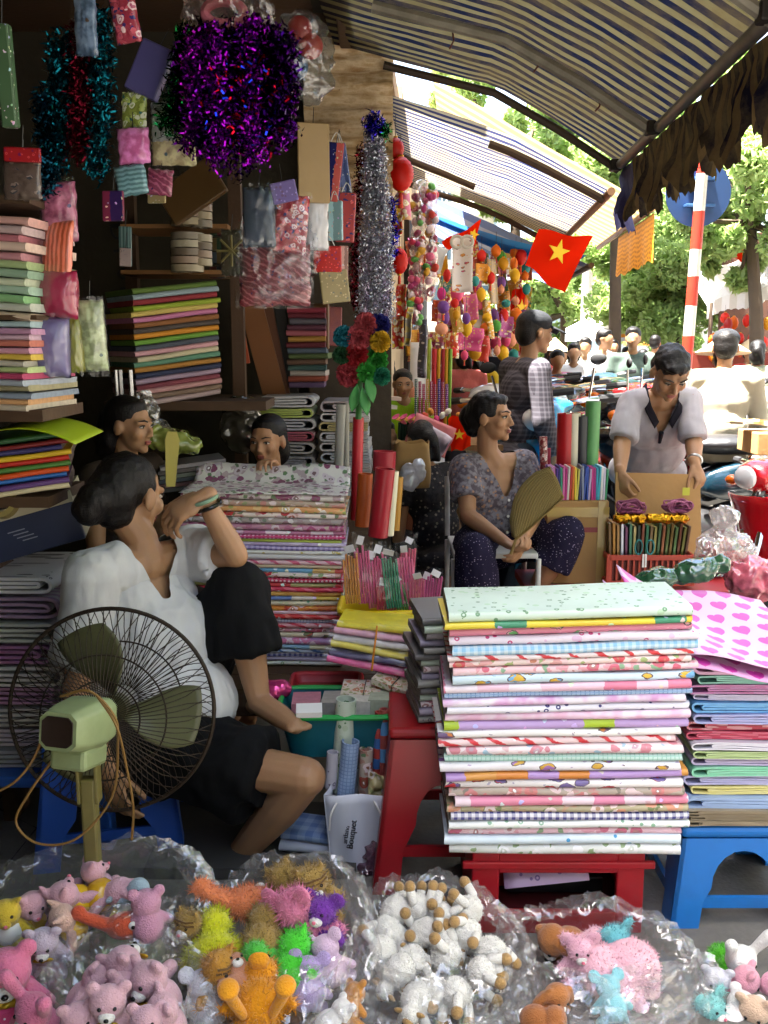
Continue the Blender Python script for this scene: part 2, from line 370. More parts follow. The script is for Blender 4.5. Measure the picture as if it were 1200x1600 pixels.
# ================================================================ shop the stall belongs to
nb = NB('stained_plaster'); co = nb.tc.outputs['Object']; n1 = nb.noise(co, 5, 8, .7)[0]; n2 = nb.noise(nb.vm('MULTIPLY', co, (6, 6, 40)), 1, 5)[0]
base = nb.ramp(nb.ma('MULTIPLY_ADD', n2, .5, nb.ma('MULTIPLY', n1, .6)), [(.38, C('#8b6f4a')), (.5, C('#c9a87c')), (.58, C('#e2cba6')), (.7, C('#b08a5e'))])
vv = nb.n('ShaderNodeTexVoronoi', {'Vector': nb.vm('MULTIPLY', co, (5, 5, 12)), 'Scale': 1.0}, feature='DISTANCE_TO_EDGE').outputs[0]
base = nb.mix(nb.ma('LESS_THAN', nb.ma('ADD', vv, nb.ma('MULTIPLY', n1, .14)), .062), base, C('#4a3826')); nb.bsdf(base, .9, 0, .2, nb.bump(n1, .7, .03)); M_PLASTER = nb.m
M_GRIME = mat('#3c372a', .9, var=.5, vs=3, bump=.4, bs=25, dirt=.8)
shop = thing('shop_building', 'dim old shop with grimy walls and peeling cream plaster pillar', 'building', (-1.2, 4.6, 0))
obj('back_wall', MB().box((-1.45, 4.75, 2.1), (2.3, .15, 4.2)), M_GRIME, shop, smooth=False)
obj('side_wall', MB().box((-1.9, 2.6, 2.1), (.15, 4.3, 4.2)), M_GRIME, shop, smooth=False)
obj('shade_wall', MB().box((-1.16, .35, 2.1), (1.55, .15, 4.2)), M_GRIME, shop, smooth=False)  # unseen wall added to block light and keep the interior dark
obj('shade_board', MB().box((-.27, 1.1, 2.55), (.06, 1.45, .75)), mat('#7c2a20', .6), shop, smooth=False, bev=.01)  # unseen board added to keep skylight out of the upper shop
obj('ceiling', MB().box((-1.06, 2.57, 2.95), (1.58, 4.2, .12)), M_DKWOOD, shop, smooth=False)
obj('shade_facade', MB().box((-.22, 2.52, 5.1), (.16, 4.1, 4.45)), M_GRIME, shop, smooth=False)  # upper front out of view, raised to shade the near awning
# pillar of layered peeling plaster
m = MB()
def pil(a, b):
    x = lerp(-.36, .04, a); z = lerp(1.98, 3.2, b); return V((x, 4.55 + .03 * noise.noise(V((x * 6, 1, z * 9))) + .03 * noise.noise(V((x * 3, 1, z * 26))), z))
m.grid(pil, 24, 80); obj('plaster_pillar', m, M_PLASTER, shop, sharp=0)
obj('pillar_core', MB().box((-.16, 4.68, 1.6), (.39, .16, 3.2)), mat('#4a4034', .9, var=.5, vs=4, bump=.4, bs=25, dirt=.7), shop, smooth=False)
# awning-level beam and rough timber over the pillar
obj('beam', MB().box((-.3, 4.42, 2.86), (.62, .1, .1), rotm(0, 6, 0)), M_DKWOOD, shop, smooth=False, bev=.01)
obj('beam', MB().box((-.16, 3.3, 2.83), (.07, 2.6, .09)), M_DKWOOD, shop, smooth=False, bev=.008)
# faded telephone digits stencilled up the back wall
def text(s, size, loc, rot, m, parent=None, name='lettering', ext=.0008):
    cu = bpy.data.curves.new(name, 'FONT'); cu.body = s; cu.size = size; cu.extrude = ext; cu.align_x = 'CENTER'; cu.align_y = 'CENTER'
    o = bpy.data.objects.new(name, cu); COL.objects.link(o); dg = bpy.context.evaluated_depsgraph_get(); me = bpy.data.meshes.new_from_object(o.evaluated_get(dg)); bpy.data.objects.remove(o)
    o = obj(name, me, m, parent, smooth=False); o.data.materials.clear(); o.data.materials.append(m)
    o.location = loc; o.rotation_euler = rot; return o
text('ĐT 0128', .13, P(196, 425, 4.66), (radians(90), radians(83), 0), M_BLACK, shop)

# the row of shops further along the pavement
row = thing('shop_row', 'row of low shops with pale walls behind hanging goods', 'building', (.2, 9, 0))
def wx(y): return -.02 + .055 * y - .25
m = MB(); pts = [(4.95, 4.4), (5.36, 4.4), (5.38, 2.84), (7.2, 2.84), (7.25, 3.3), (13, 3.3), (13.05, 4.4), (22, 4.4)]  # first section raised to shade the capped man, next lowered to sun the awning
for (y0, h0), (y1, h1) in zip(pts[::2], pts[1::2]):
    mm = MB(); mm.add([(wx(y0) - 3, y0, 0), (wx(y0), y0, 0), (wx(y1), y1, 0), (wx(y1) - 3, y1, 0), (wx(y0) - 3, y0, h0), (wx(y0), y0, h0), (wx(y1), y1, h1), (wx(y1) - 3, y1, h1)],
                      [[0, 1, 5, 4], [1, 2, 6, 5], [2, 3, 7, 6], [4, 5, 6, 7], [3, 0, 4, 7]])
    obj('wall', mm, mat('#cbb89a', .9, var=.3, vs=2, dirt=.6), row, smooth=False)
    yy = y0 + .5
    while yy + 1.4 < y1:
        obj('doorway', MB().box((wx(yy + .7) + .01, yy + .7, 1.25), (.06, 1.4, 2.5), rotm(0, 0, -3.15)), mat('#2c2119', .8), row, smooth=False); yy += 2.0
obj('roof_edge', MB().box((wx(6) - .22, 6.05, 2.9), (.5, 2.3, .08), rotm(0, 5, -3)), mat('#8d6f52', .8, var=.4, bump=.4, bs=20), row, smooth=False)

# ================================================================ awnings
def awning_mat(c0, c1, per, trans=.55, dirt=.5, name='striped_canvas'):
    nb = NB(name); uv = nb.tc.outputs['UV']; x, y, _ = nb.xyz(uv); co = nb.tc.outputs['Object']
    wob = nb.ma('MULTIPLY', nb.noise(co, 8, 2)[0], .006)
    f = nb.ma('FRACT', nb.ma('MULTIPLY', nb.ma('ADD', x, wob), 1 / per)); st = nb.ramp(f, [(0, C(c0)), (.48, C(c0)), (.52, C(c1)), (.97, C(c1)), (1, C(c0))])
    d = nb.noise(co, 4, 8, .7)[0]; base = nb.mix(nb.ramp(d, [(.42, (0, 0, 0, 1)), (.72, (dirt, dirt, dirt, 1))]), st, C('#6b5a3a'))
    wv = nb.n('ShaderNodeTexNoise', {'Vector': co, 'Scale': 500.0}).outputs[0]
    nrm = nb.bump(nb.ma('ADD', nb.ma('MULTIPLY', wv, .15), d), .4, .02)
    df = nb.n('ShaderNodeBsdfDiffuse', {0: base, 'Normal': nrm}).outputs[0]; tl = nb.n('ShaderNodeBsdfTranslucent', {0: base, 'Normal': nrm}).outputs[0]
    mx = nb.n('ShaderNodeMixShader', {0: trans, 1: df, 2: tl}).outputs[0]; nb.t.links.new(mx, nb.out.inputs[0]); return nb.m
def awning(t, y0, y1, prof, dx, m, name='canopy', nu=50, seed=0, sag=.03, nv=16):
    """prof: (x,z) polyline from wall to front tube at y0; dx: shift in x per metre of y"""
    P2 = [V((a, b)) for a, b in prof]; L = [0]
    for a, b in zip(P2, P2[1:]): L.append(L[-1] + (b - a).length)
    def at(b):
        s_ = b * L[-1]
        for i in range(len(P2) - 1):
            if s_ <= L[i + 1] + 1e-6: return P2[i].lerp(P2[i + 1], (s_ - L[i]) / (L[i + 1] - L[i]))
        return P2[-1]
    def fn(a, b):
        y = lerp(y0, y1, a); p = at(b); k = sin(pi * a) * sin(pi * min(1, b * 1.02)); w_ = noise.noise(V((y * 2.2 + seed, b * 2, seed)))
        return V((p.x + dx * (y - y0), y, p.y - sag * k + .018 * w_ * sin(pi * b) + .007 * noise.noise(V((y * 7, b * 6, seed + 4)))))
    mb = MB().grid(fn, nu, nv, lambda a, b: (lerp(y0, y1, a), b * L[-1])); return obj(name, mb, m, t, sharp=0), fn, at
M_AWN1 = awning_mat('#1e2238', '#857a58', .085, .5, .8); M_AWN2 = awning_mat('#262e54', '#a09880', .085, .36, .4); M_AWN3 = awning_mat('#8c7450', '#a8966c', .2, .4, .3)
PROF = [(-.22, 2.80), (.0, 2.745), (.49, 2.63), (.78, 2.475), (1.06, 2.30)]
def shiftp(pr, dx, dz): return [(a + dx, b + dz) for a, b in pr]
aw = thing('striped_awning', 'large navy and tan striped awning with ragged scalloped valance overhead', 'awning', (.4, 3, 2.3))
A_DX = .055
p0 = shiftp(PROF, -A_DX * (4.55 - 2.35), 0)
_, aw1fn, aw1at = awning(aw, 2.35, 4.55, p0, A_DX, M_AWN1, 'canopy', 90, 3, .02)
def tubep(y): return V((1.06 + A_DX * (y - 4.55), y, 2.285))
obj('front_tube', MB().tube([tubep(y) for y in np.linspace(2.35, 4.58, 8)], .021, 10), mat('#8b8880', .45, .6, dirt=.5), aw)
for y in (3.77, 4.53, 2.5):
    q = shiftp(PROF, A_DX * (y - 4.55), -.035); pts = [V((a, y, b)) for a, b in q[1:]]
    obj('support_arm', MB().tube(pts, .018 if y != 3.77 else .022, 8), mat('#3d3022', .6, .2, dirt=.3) if y > 4 else mat('#8d8878', .6, .1, dirt=.6), aw)
    obj('arm_bracket', MB().box(tubep(y) + V((-.02, -.01, .0)), (.05, .05, .05)), M_DKMETAL, aw, smooth=False, bev=.006)
# scalloped, frayed valance with the stripes running down
def val(y0, y1, drop, seed, col, name, fn0, nn=140, per=.16):
    def fn(a, b):
        y = lerp(y0, y1, a); t = fn0(y); sc_ = drop * (.62 + .38 * abs(sin(pi * (y / per)))) + .045 * noise.noise(V((y * 30, seed, 2))) + .03 * noise.noise(V((y * 90, seed, 5)))
        return t + V((.02 + .045 * sin(y * 26 + seed) * b * b + .02 * noise.noise(V((y * 9, b * 3, seed))), 0, -.012 - b * sc_))
    return obj(name, MB().grid(fn, nn, 7, lambda a, b: (lerp(y0, y1, a), b * .3)), col, aw, sharp=0)
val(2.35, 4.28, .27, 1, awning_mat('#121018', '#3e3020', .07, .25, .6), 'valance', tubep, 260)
val(4.28, 4.58, .30, 7, mat('#2c2a5e', .8, var=.3, bump=.3, bs=60), 'faded_valance_end', tubep, 40, .3)
for u, v, L in ((706, 5, .16), (935, 130, .10), (838, 60, .12)):
    q = P(u, v, 3.9); obj('tie_string', MB().tube([q + V((.01 * sin(i * 1.7), .008 * cos(i * 2.1), -L * i / 6)) for i in range(7)], .0035, 5), mat('#5a3020', .8), aw)
# awning over the neighbouring stall
aw2 = thing('striped_awning', 'sagging blue and cream striped awning of the next stall', 'awning', (.7, 6.5, 2.3))
_, f2, _ = awning(aw2, 5.3, 8.1, [(.0, 2.78), (.35, 2.68), (.70, 2.555), (1.2, 2.30)], .079, M_AWN2, 'canopy', 60, 9, .05)
obj('front_tube', MB().tube([(1.2 + .079 * (y - 5.3), y, 2.285) for y in np.linspace(5.27, 8.13, 6)], .022, 8), mat('#6b4a2c', .6, .2), aw2)
for y, a, b in ((5.45, .55, 1.2), (6.8, .02, .6), (8.0, .2, 1.4)):
    fa = lambda x: f2((y - 5.3) / 2.8, (x - .079 * (y - 5.3)) / 1.2) + V((0, 0, -.04))
    obj('support_arm', MB().tube([fa(lerp(a, b, k / 6)) for k in range(7)], .022, 8), mat('#3d2a18', .7), aw2)
# tan awning with the yellow pennant strip
aw3 = thing('tan_awning', 'tan canvas awning with yellow strip hanging from its front', 'awning', (1.4, 8, 2.5))
_, f3, _ = awning(aw3, 7.3, 10.2, [(.35, 3.35), (.7, 3.17), (1.3, 2.83), (1.96, 2.48)], .085, M_AWN3, 'canopy', 50, 21, .04)
obj('front_tube', MB().tube([(1.96 + .085 * (y - 7.3), y, 2.465) for y in np.linspace(7.25, 10.2, 6)], .025, 8), mat('#8a6a40', .6), aw3)
def yel(a, b):
    y = lerp(7.3, 9.0, a); return V((1.98 + .085 * (y - 7.3) + .02 * sin(y * 9) * b, y, 2.44 - b * (.33 + .03 * abs(sin(y * 14)))))
obj('yellow_strip', MB().grid(yel, 40, 6, lambda a, b: (a * 1.7, b * .4)), pm('dots', '#f0a818', '#b86a08', s=.35, rough=.7), aw3, sharp=0)
# blue tarpaulin and slate canopy deeper in the row
aw4 = thing('tarpaulin_canopy', 'blue and grey tarpaulin canopy sagging behind striped awnings', 'canopy', (1.0, 10, 2.2))
awning(aw4, 8.4, 11.5, [(.3, 2.75), (.9, 2.5), (1.75, 2.15)], .07, awning_mat('#5d6f9c', '#8f98b4', .6, .4, .4), 'canopy', 40, 31, .12)
awning(aw4, 8.3, 8.9, [(.4, 2.55), (1.0, 2.36), (1.7, 2.22)], .07, awning_mat('#1f5aa0', '#2f6fb4', .3, .4, .3), 'blue_edge', 30, 33, .08)
obj('front_tube', MB().tube([(1.75 + .07 * (y - 8.4), y, 2.14) for y in (8.3, 11.5)], .025, 8), M_DKWOOD, aw4)

# ================================================================ street sign on red and white pole
pole_top = P(1098, 262, 5.4); pole_bot = P(1072, 575, 5.4); dr = (pole_bot - pole_top); base_pt = pole_top + dr * ((pole_top.z + .1) / -dr.z)
sg = thing('road_sign', 'back of round blue road sign on red and white banded pole', 'road sign', base_pt)
L_ = (pole_top - base_pt).length; nband = 7; zs = [262, 300, 357, 396, 465, 520, 547]
m_r = mat('#c8321e', .45, dirt=.25); m_w = mat('#e4e0d6', .5, dirt=.4); prev = pole_top
bands = [P(1098 - 26 * (v_ - 262) / 313, v_, 5.4) for v_ in (262, 272, 330, 390, 432, 478, 525, 575, 640, 720)] + [base_pt]
for i in range(len(bands) - 1):
    obj('pole_band', MB().tube([bands[i], bands[i + 1]], .031, 14), m_w if i % 2 else m_r, sg)
obj('pole_cap', MB().lathe([(.033, 0), (.033, .02), (.02, .03)], pole_top, 12), m_r, sg)
c_ = P(1091, 302, 5.46); Rs = frame((0, 1, .04))
obj('sign_disc', MB().lathe([(.0, -.006), (.17, -.006), (.178, -.002), (.178, .003), (.0, .004)], c_, 36, Rs @ rotm(90, 0, 0)), mat('#274f86', .5, var=.15, vs=4, dirt=.2), sg, sharp=30)
for dz in (.07, -.07): obj('clamp_strap', MB().box(c_ + V((0, -.03, dz)), (.16, .05, .018)), mat('#3e6596', .4, .5), sg, smooth=False, bev=.004)

# ================================================================ trees
def leaf_mat(a, b):
    nb = NB('foliage'); co = nb.tc.outputs['Object']; nz = nb.noise(co, 1.3, 3)[0]; n2 = nb.noise(co, 9, 1)[0]
    base = nb.mix(nb.ma('MULTIPLY_ADD', n2, .6, nb.ma('MULTIPLY', nz, .5)), C(a), C(b))
    df = nb.n('ShaderNodeBsdfPrincipled', {'Base Color': base, 'Roughness': .5}).outputs[0]; tl = nb.n('ShaderNodeBsdfTranslucent', {0: base}).outputs[0]
    nb.t.links.new(nb.n('ShaderNodeMixShader', {0: .55, 1: df, 2: tl}).outputs[0], nb.out.inputs[0]); return nb.m
M_LEAF = leaf_mat('#64903e', '#bccb86'); M_BARK = mat('#4b3d2e', .9, bump=.6, bs=20, var=.3)
def tree(label, base, crown, rad, ncl, per, leaf=.11, seed=0, trunk=.11):
    rg = random.Random(seed); b = V(base); c = V(crown); t = thing('street_tree', label, 'tree', b, group='street trees')
    clumps = []
    for _ in range(ncl):
        while True:
            p = V((rg.uniform(-1, 1), rg.uniform(-1, 1), rg.uniform(-1, 1)))
            if .25 < p.length < 1: break
        p = p * (1 + .25 * noise.noise(p * 2 + V((seed, 0, 0)))); clumps.append(c + V((p.x * rad[0], p.y * rad[1], p.z * rad[2])))
    mb = MB(); mid = b.lerp(V((c.x, c.y, b.z)), .4); mid.z = lerp(b.z, c.z, .5); fork = V((lerp(b.x, c.x, .8), lerp(b.y, c.y, .8), c.z - rad[2] * .45))
    mb.tube([b, mid, fork], [trunk, trunk * .8, trunk * .6], 9)
    obj('trunk', mb, M_BARK, t)
    for p in clumps[::max(1, ncl // 14)]:
        q = fork.lerp(p, .5) + V((0, 0, -.15)); obj('limb', MB().tube([fork, q, p], [trunk * .42, trunk * .25, .02], 6), M_BARK, t)
    N = ncl * per; cp = np.repeat(np.array([tuple(p) for p in clumps]), per, 0); r_ = np.random.RandomState(seed)
    cr = (.22 + .25 * r_.rand(ncl)).repeat(per)[:, None] * min(rad) * .55; d = r_.normal(size=(N, 3)); d /= np.linalg.norm(d, axis=1)[:, None]
    ctr = cp + d * cr * (r_.rand(N, 1) ** .45); a = r_.normal(size=(N, 3)); a /= np.linalg.norm(a, axis=1)[:, None]; bb = np.cross(a, r_.normal(size=(N, 3))); bb /= np.linalg.norm(bb, axis=1)[:, None]
    sz = leaf * (.6 + .8 * r_.rand(N, 1)); vs_ = np.stack([ctr - a * sz, ctr + bb * sz * .45, ctr + a * sz, ctr - bb * sz * .45], 1).reshape(-1, 3)
    me = bpy.data.meshes.new('crown'); me.vertices.add(len(vs_)); me.vertices.foreach_set('co', vs_.astype(np.float32).ravel()); me.loops.add(4 * N); me.loops.foreach_set('vertex_index', np.arange(4 * N, dtype=np.int32))
    me.polygons.add(N); me.polygons.foreach_set('loop_start', np.arange(0, 4 * N, 4, dtype=np.int32)); me.polygons.foreach_set('loop_total', np.full(N, 4, np.int32)); me.update()
    o = obj('crown', me, M_LEAF, t, smooth=False); o['kind'] = 'stuff'
tree('leafy street tree filling the view behind the red and white pole', (5.3, 17, 0), P(1050, 400, 17) + V((0, 0, .2)), (1.6, 1.6, 1.5), 130, 420, .062, 1)
tree('tall leafy tree at the right edge above the road sign', (4.9, 12.5, 0), P(1170, 255, 12.5), (1.1, 1.3, 1.6), 90, 380, .06, 2)
tree('hazy tree beyond the red flag over the far crowd', (4.1, 22, 0), P(880, 450, 22), (1.7, 1.5, 1.3), 70, 300, .08, 3)
tree('leafy tree seen between the striped and tan awnings', (2.1, 15, 0), P(800, 215, 15), (1.6, 1.4, 1.1), 70, 380, .06, 4)
tree('tree behind the tan awning high above the street', (3.6, 15, 0), P(960, 190, 15), (1.3, 1.3, 1.0), 70, 380, .06, 5)
tree('low leafy tree under the pole beside the far shop', (6.9, 24, 0), P(1030, 480, 24), (2.0, 1.6, 1.0), 70, 300, .09, 6)

tree('unseen broad tree added to shade the road beside the stall', (5.2, 2.2, -.1), (3.9, 4.2, 6.3), (3.0, 4.2, 1.2), 120, 190, .15, 7, .2)  # unseen crown added to cut sunlight bouncing off the road
tree('unseen broad tree added to shade the ground behind the viewer', (6.5, -3.5, -.1), (5.0, -1.5, 6.3), (3.2, 3.4, 1.2), 100, 190, .15, 8, .2)  # added out of view to shade the ground behind the camera

# ================================================================ far buildings
def tube_house(label, x, y, w_, d_, h, col, floors, rz=0, bal=True):
    t = thing('town_house', label, 'building', (x, y, -.1), radians(rz), group='far houses of the street'); L = dict(world=False)
    obj('wall', MB().box((0, d_ / 2, h / 2), (w_, d_, h)), mat(col, .85, var=.2, vs=.8, dirt=.3), t, smooth=False, **L)
    fh = h / floors
    for f in range(1, floors):
        z = f * fh + fh * .5
        for k in (-1, 1):
            wn = obj('window', MB().box((k * w_ * .24, -.02, z), (w_ * .3, .1, fh * .55)), mat('#3a4a52', .3), t, smooth=False, **L)
            obj('frame', MB().box((k * w_ * .24, -.08, z), (.05, .03, fh * .55)), M_WHITE, wn, smooth=False, **L)
        if bal:
            bl = obj('balcony', MB().box((0, -.4, f * fh + .05), (w_ * .95, .8, .12)), mat('#cfc8b8', .8), t, smooth=False, **L)
            for k in range(9): obj('baluster', MB().box((lerp(-.45, .45, k / 8) * w_, -.78, f * fh + .5), (.035, .035, .8)), M_WHITE, bl, smooth=False, **L)
            obj('railing', MB().box((0, -.78, f * fh + .92), (w_ * .95, .05, .05)), M_WHITE, bl, smooth=False, **L)
    obj('roof', MB().box((0, d_ / 2, h + .1), (w_ + .4, d_ + .4, .2)), mat('#9a5a40', .8), t, smooth=False, **L); return t
tube_house('pale narrow house with balconies at the right behind trees', 8.4, 17, 3.2, 6, 8.5, '#cfd3cf', 3, -25)
tube_house('light blue tall house far down the street', 6.2, 34, 3.4, 6, 7.5, '#a8c4d8', 3, 4)
tube_house('cream tall house at the far left end of street', 3.2, 38, 3.6, 6, 8.5, '#d8cfb8', 4, 10)
tube_house('white tall house closing the far street', 10.2, 36, 3.6, 6, 9, '#dcdcd4', 4, -6)
for k, (x, y, w_, rz_, c, nm) in enumerate(((-7, -9, 5, 180, '#b8a888', 'ochre'), (-1.5, -9.5, 5, 180, '#a8a49c', 'grey'), (4, -9, 5, 180, '#c0b49c', 'cream'), (9.5, -7, 5, 225, '#a89c8c', 'brown'), (11, -1, 5, 270, '#b0aca0', 'pale'), (11.2, 4.5, 5, 270, '#b8b0a0', 'sand'), (11.6, 10, 5, 270, '#a8a8a0', 'stone'))): tube_house(f'{nm} house added out of view to block low sky light', x, y, w_, 5, 9, c, 3, rz_, False)  # unseen house rows added to keep low sky light out of the shop
tube_house('grey house behind the far lantern shop', 11.5, 20, 4, 6, 7, '#b8b2a4', 3, -40)
# ================================================================ folded wrapping papers and their stacks
def slab(w_, d, t, seed=0.0, nx=12, bow=0.0, round_=True, wob=.003):
    """folded bundle: rounded fold at the front (-y); ends (material 1) show the sheet edges. origin at centre bottom front"""
    mb = MB(); r = t * .5; prof = [(d, 0.0)]
    if round_:
        prof += [(r, 0.0)] + [(r - r * cos(a), r - r * sin(a)) if False else (r - r * sin(a), r - r * cos(a)) for a in (pi * k / 8 for k in range(1, 8))] + [(r, t)]
    else: prof += [(.0, 0.0), (0.0, t)]
    prof += [(d, t)]
    arc = [0]
    for a, b in zip(prof, prof[1:]): arc.append(arc[-1] + math.dist(a, b))
    R = []
    for i in range(nx + 1):
        x = (i / nx - .5) * w_; n1 = noise.noise(V((x * 5, seed, 0))); n2 = noise.noise(V((x * 4, seed, 7)))
        R.append([V((x + (.006 * noise.noise(V((y * 8, seed, z * 30))) if i in (0, nx) else 0), y + wob * 1.3 * n2 * (1 if y < d * .5 else 0), z * (1 + .10 * n1) + wob * n1 + bow * (1 - (2 * i / nx - 1) ** 2))) for y, z in prof])
    n = len(prof); vs = [p for r_ in R for p in r_]; fs = []; uv = []
    for i in range(nx):
        for k in range(n):
            k2 = (k + 1) % n; fs.append([i * n + k2, i * n + k, (i + 1) * n + k, (i + 1) * n + k2])
            a0, a1 = arc[k], (arc[k2] if k2 else arc[-1] + t); x0, x1 = (i / nx - .5) * w_, ((i + 1) / nx - .5) * w_; uv.append([(x0, a1), (x0, a0), (x1, a0), (x1, a1)])
    mb.add(vs, fs, uv, 0)
    mb.add(R[0], [list(range(n))], [[(y, z) for y, z in prof]], 1); mb.add(R[-1], [list(range(n))[::-1]], [[(y, z) for y, z in prof][::-1]], 1)
    return mb
def stack(items, xc, yf, z0, z1, w_, d, where, group, noun='wrapping paper', name='wrapping_paper', cat='paper', rz=0.0, jit=.008, roll0=0.0, roll1=0.0, edge=None, lean=None, jrz=1.2, adj='folded', round_=True):
    tw = sum(i[5] if len(i) > 5 else 1 for i in items); z = z1; out = []
    for k, it in enumerate(items):
        nm, kind, bg, a, b = it[:5]; th = (z1 - z0) * (it[5] if len(it) > 5 else 1) / tw; z -= th; f = k / max(1, len(items) - 1)
        me = slab(w_ + rnd(-.012, .012), d, th * .97, k * 3.3 + xc * 7, round_=round_)
        lx = lean(f) if lean else 0
        o = obj(name, me, [pm(kind, bg, a, b, s=1.0 if kind in ('floral', 'cartoon', 'ditsy', 'candy') else 1.0, seed=k * .13), edge or edge_mat()], None, sharp=50)
        o.location = (xc + lx + rnd(-jit, jit), yf + rnd(-jit, jit) * .8, z); o.rotation_euler = (0, radians(-lerp(roll1, roll0, f)), radians(rz + rnd(-jrz, jrz)))
        tag(o, f'{adj} {nm} {noun}, {nth(k)} {where}', cat, group); out.append(o)
    return out
FRONT = [('pale green flowered', 'ditsy', '#cfe3d2', '#6f9a72', '#a8d4a0', 1.35), ('yellow and green patchwork', 'blocks', '#e8d23c', '#3f8f6a', '#e9c83a', .8), ('pink frog print', 'cartoon', '#e28aa0', '#5fa35c', '#f0b8c4', 1.1),
    ('white with pink blossoms', 'ditsy', '#f0e4f0', '#c8407e', '#e2a8d8', 1.15), ('sky blue checked', 'check', '#d8ecf6', '#8cc6e8', '#fff', 1.3), ('red and white swirl', 'candy', '#f4e4e2', '#d8383c', '#fff', .75), ('cream and red garland', 'floral', '#f2dcd4', '#d85058', '#a8b878', .85),
    ('rosy floral', 'floral', '#efc8cc', '#d8687c', '#8cb08c', 1.0), ('light blue cartoon', 'cartoon', '#d2e8f0', '#e2b83c', '#74b0dc', 1.2), ('pink patch', 'blocks', '#f0c8d8', '#e2809c', '#f2e4ec', 1.1), ('blue gridded', 'grid', '#a8c8e8', '#5f8fc8', '#c8dcf0', .75),
    ('white with lilac blots', 'cloud', '#f4ecf4', '#e2a8d8', '#d878b8', 1.1), ('white with navy blossoms', 'ditsy', '#f0eef6', '#3c3878', '#d8ccec', 1.0), ('candy pink cloud', 'cloud', '#ecb8d2', '#f4e0ec', '#c8a070', 1.1), ('lime and lilac patchwork', 'blocks', '#b8d43c', '#c8a8dc', '#f2e8ec', 1.35),
    ('white animal head', 'cartoon', '#f4f2ee', '#c87838', '#6a5078', 1.0), ('red ribbon', 'candy', '#f2d4d4', '#d8343c', '#f6e8e8', 1.0), ('pastel posy', 'floral', '#f2e2e2', '#d88c98', '#a8c8dc', 1.2), ('mint gridded', 'grid', '#c8ece0', '#8cd0bc', '#e4f6f0', 1.15),
    ('white with gold and violet', 'cartoon', '#f4f0f2', '#d8a838', '#a878b8', 1.3), ('orange and violet block', 'blocks', '#d88838', '#b894cc', '#d89848', .95), ('white with red hearts', 'cartoon', '#f4eeea', '#d0343c', '#7868a0', 1.2), ('brown and rose floral', 'floral', '#c4b4a4', '#dc8c88', '#94887a', 1.2),
    ('pink and white patch', 'blocks', '#e88ca4', '#f4dce4', '#e890b0', 1.2), ('olive floral', 'floral', '#b8ac88', '#d89878', '#7c8858', .95), ('navy gingham', 'check', '#f2f0f4', '#4c4890', '#fff', 1.2), ('white and green blossom', 'ditsy', '#f2f4ee', '#8cb898', '#dcecd4', 1.0),
    ('pink bouquet', 'floral', '#eec4cc', '#d06c84', '#88a078', 1.0), ('pale blue starred', 'cloud', '#dcecf4', '#e4f2f8', '#4ca4d8', 1.3), ('white rose', 'floral', '#e4e6de', '#f0eeea', '#94a878', 1.5)]
a0 = P(692, 1338, 2.22); a1 = P(1060, 1338, 2.22); top = P(880, 952, 2.22).z
FW = a1.x - a0.x
random.seed(3)
stack(FRONT, (a0.x + a1.x) / 2 + .005, 2.22, a0.z, top, FW, .24, 'of front right stack', 'papers in the front right stack', jit=.009, roll0=0, roll1=2.0, lean=lambda f: .012 * sin(f * 9))
# second stack behind it, on the red stool
BEH = [('charcoal', 'plain', '#6c6a68', '#fff', '#fff'), ('pale mint', 'plain', '#b8c8b4', '#fff', '#fff'), ('grey rose', 'floral', '#a89c9c', '#b87c84', '#6c7c68'), ('dim violet', 'cloud', '#8c8498', '#a8a0b4', '#fff'), ('grey flowered', 'ditsy', '#9a9a94', '#5c5c64', '#b0b0a8')]
stack([BEH[i % 5] for i in range(15)], P(735, 1000, 2.55).x, 2.52, .47, P(680, 965, 2.52).z, .27, .22, 'behind the front right stack', 'papers behind the front right stack', rz=8, jit=.014)
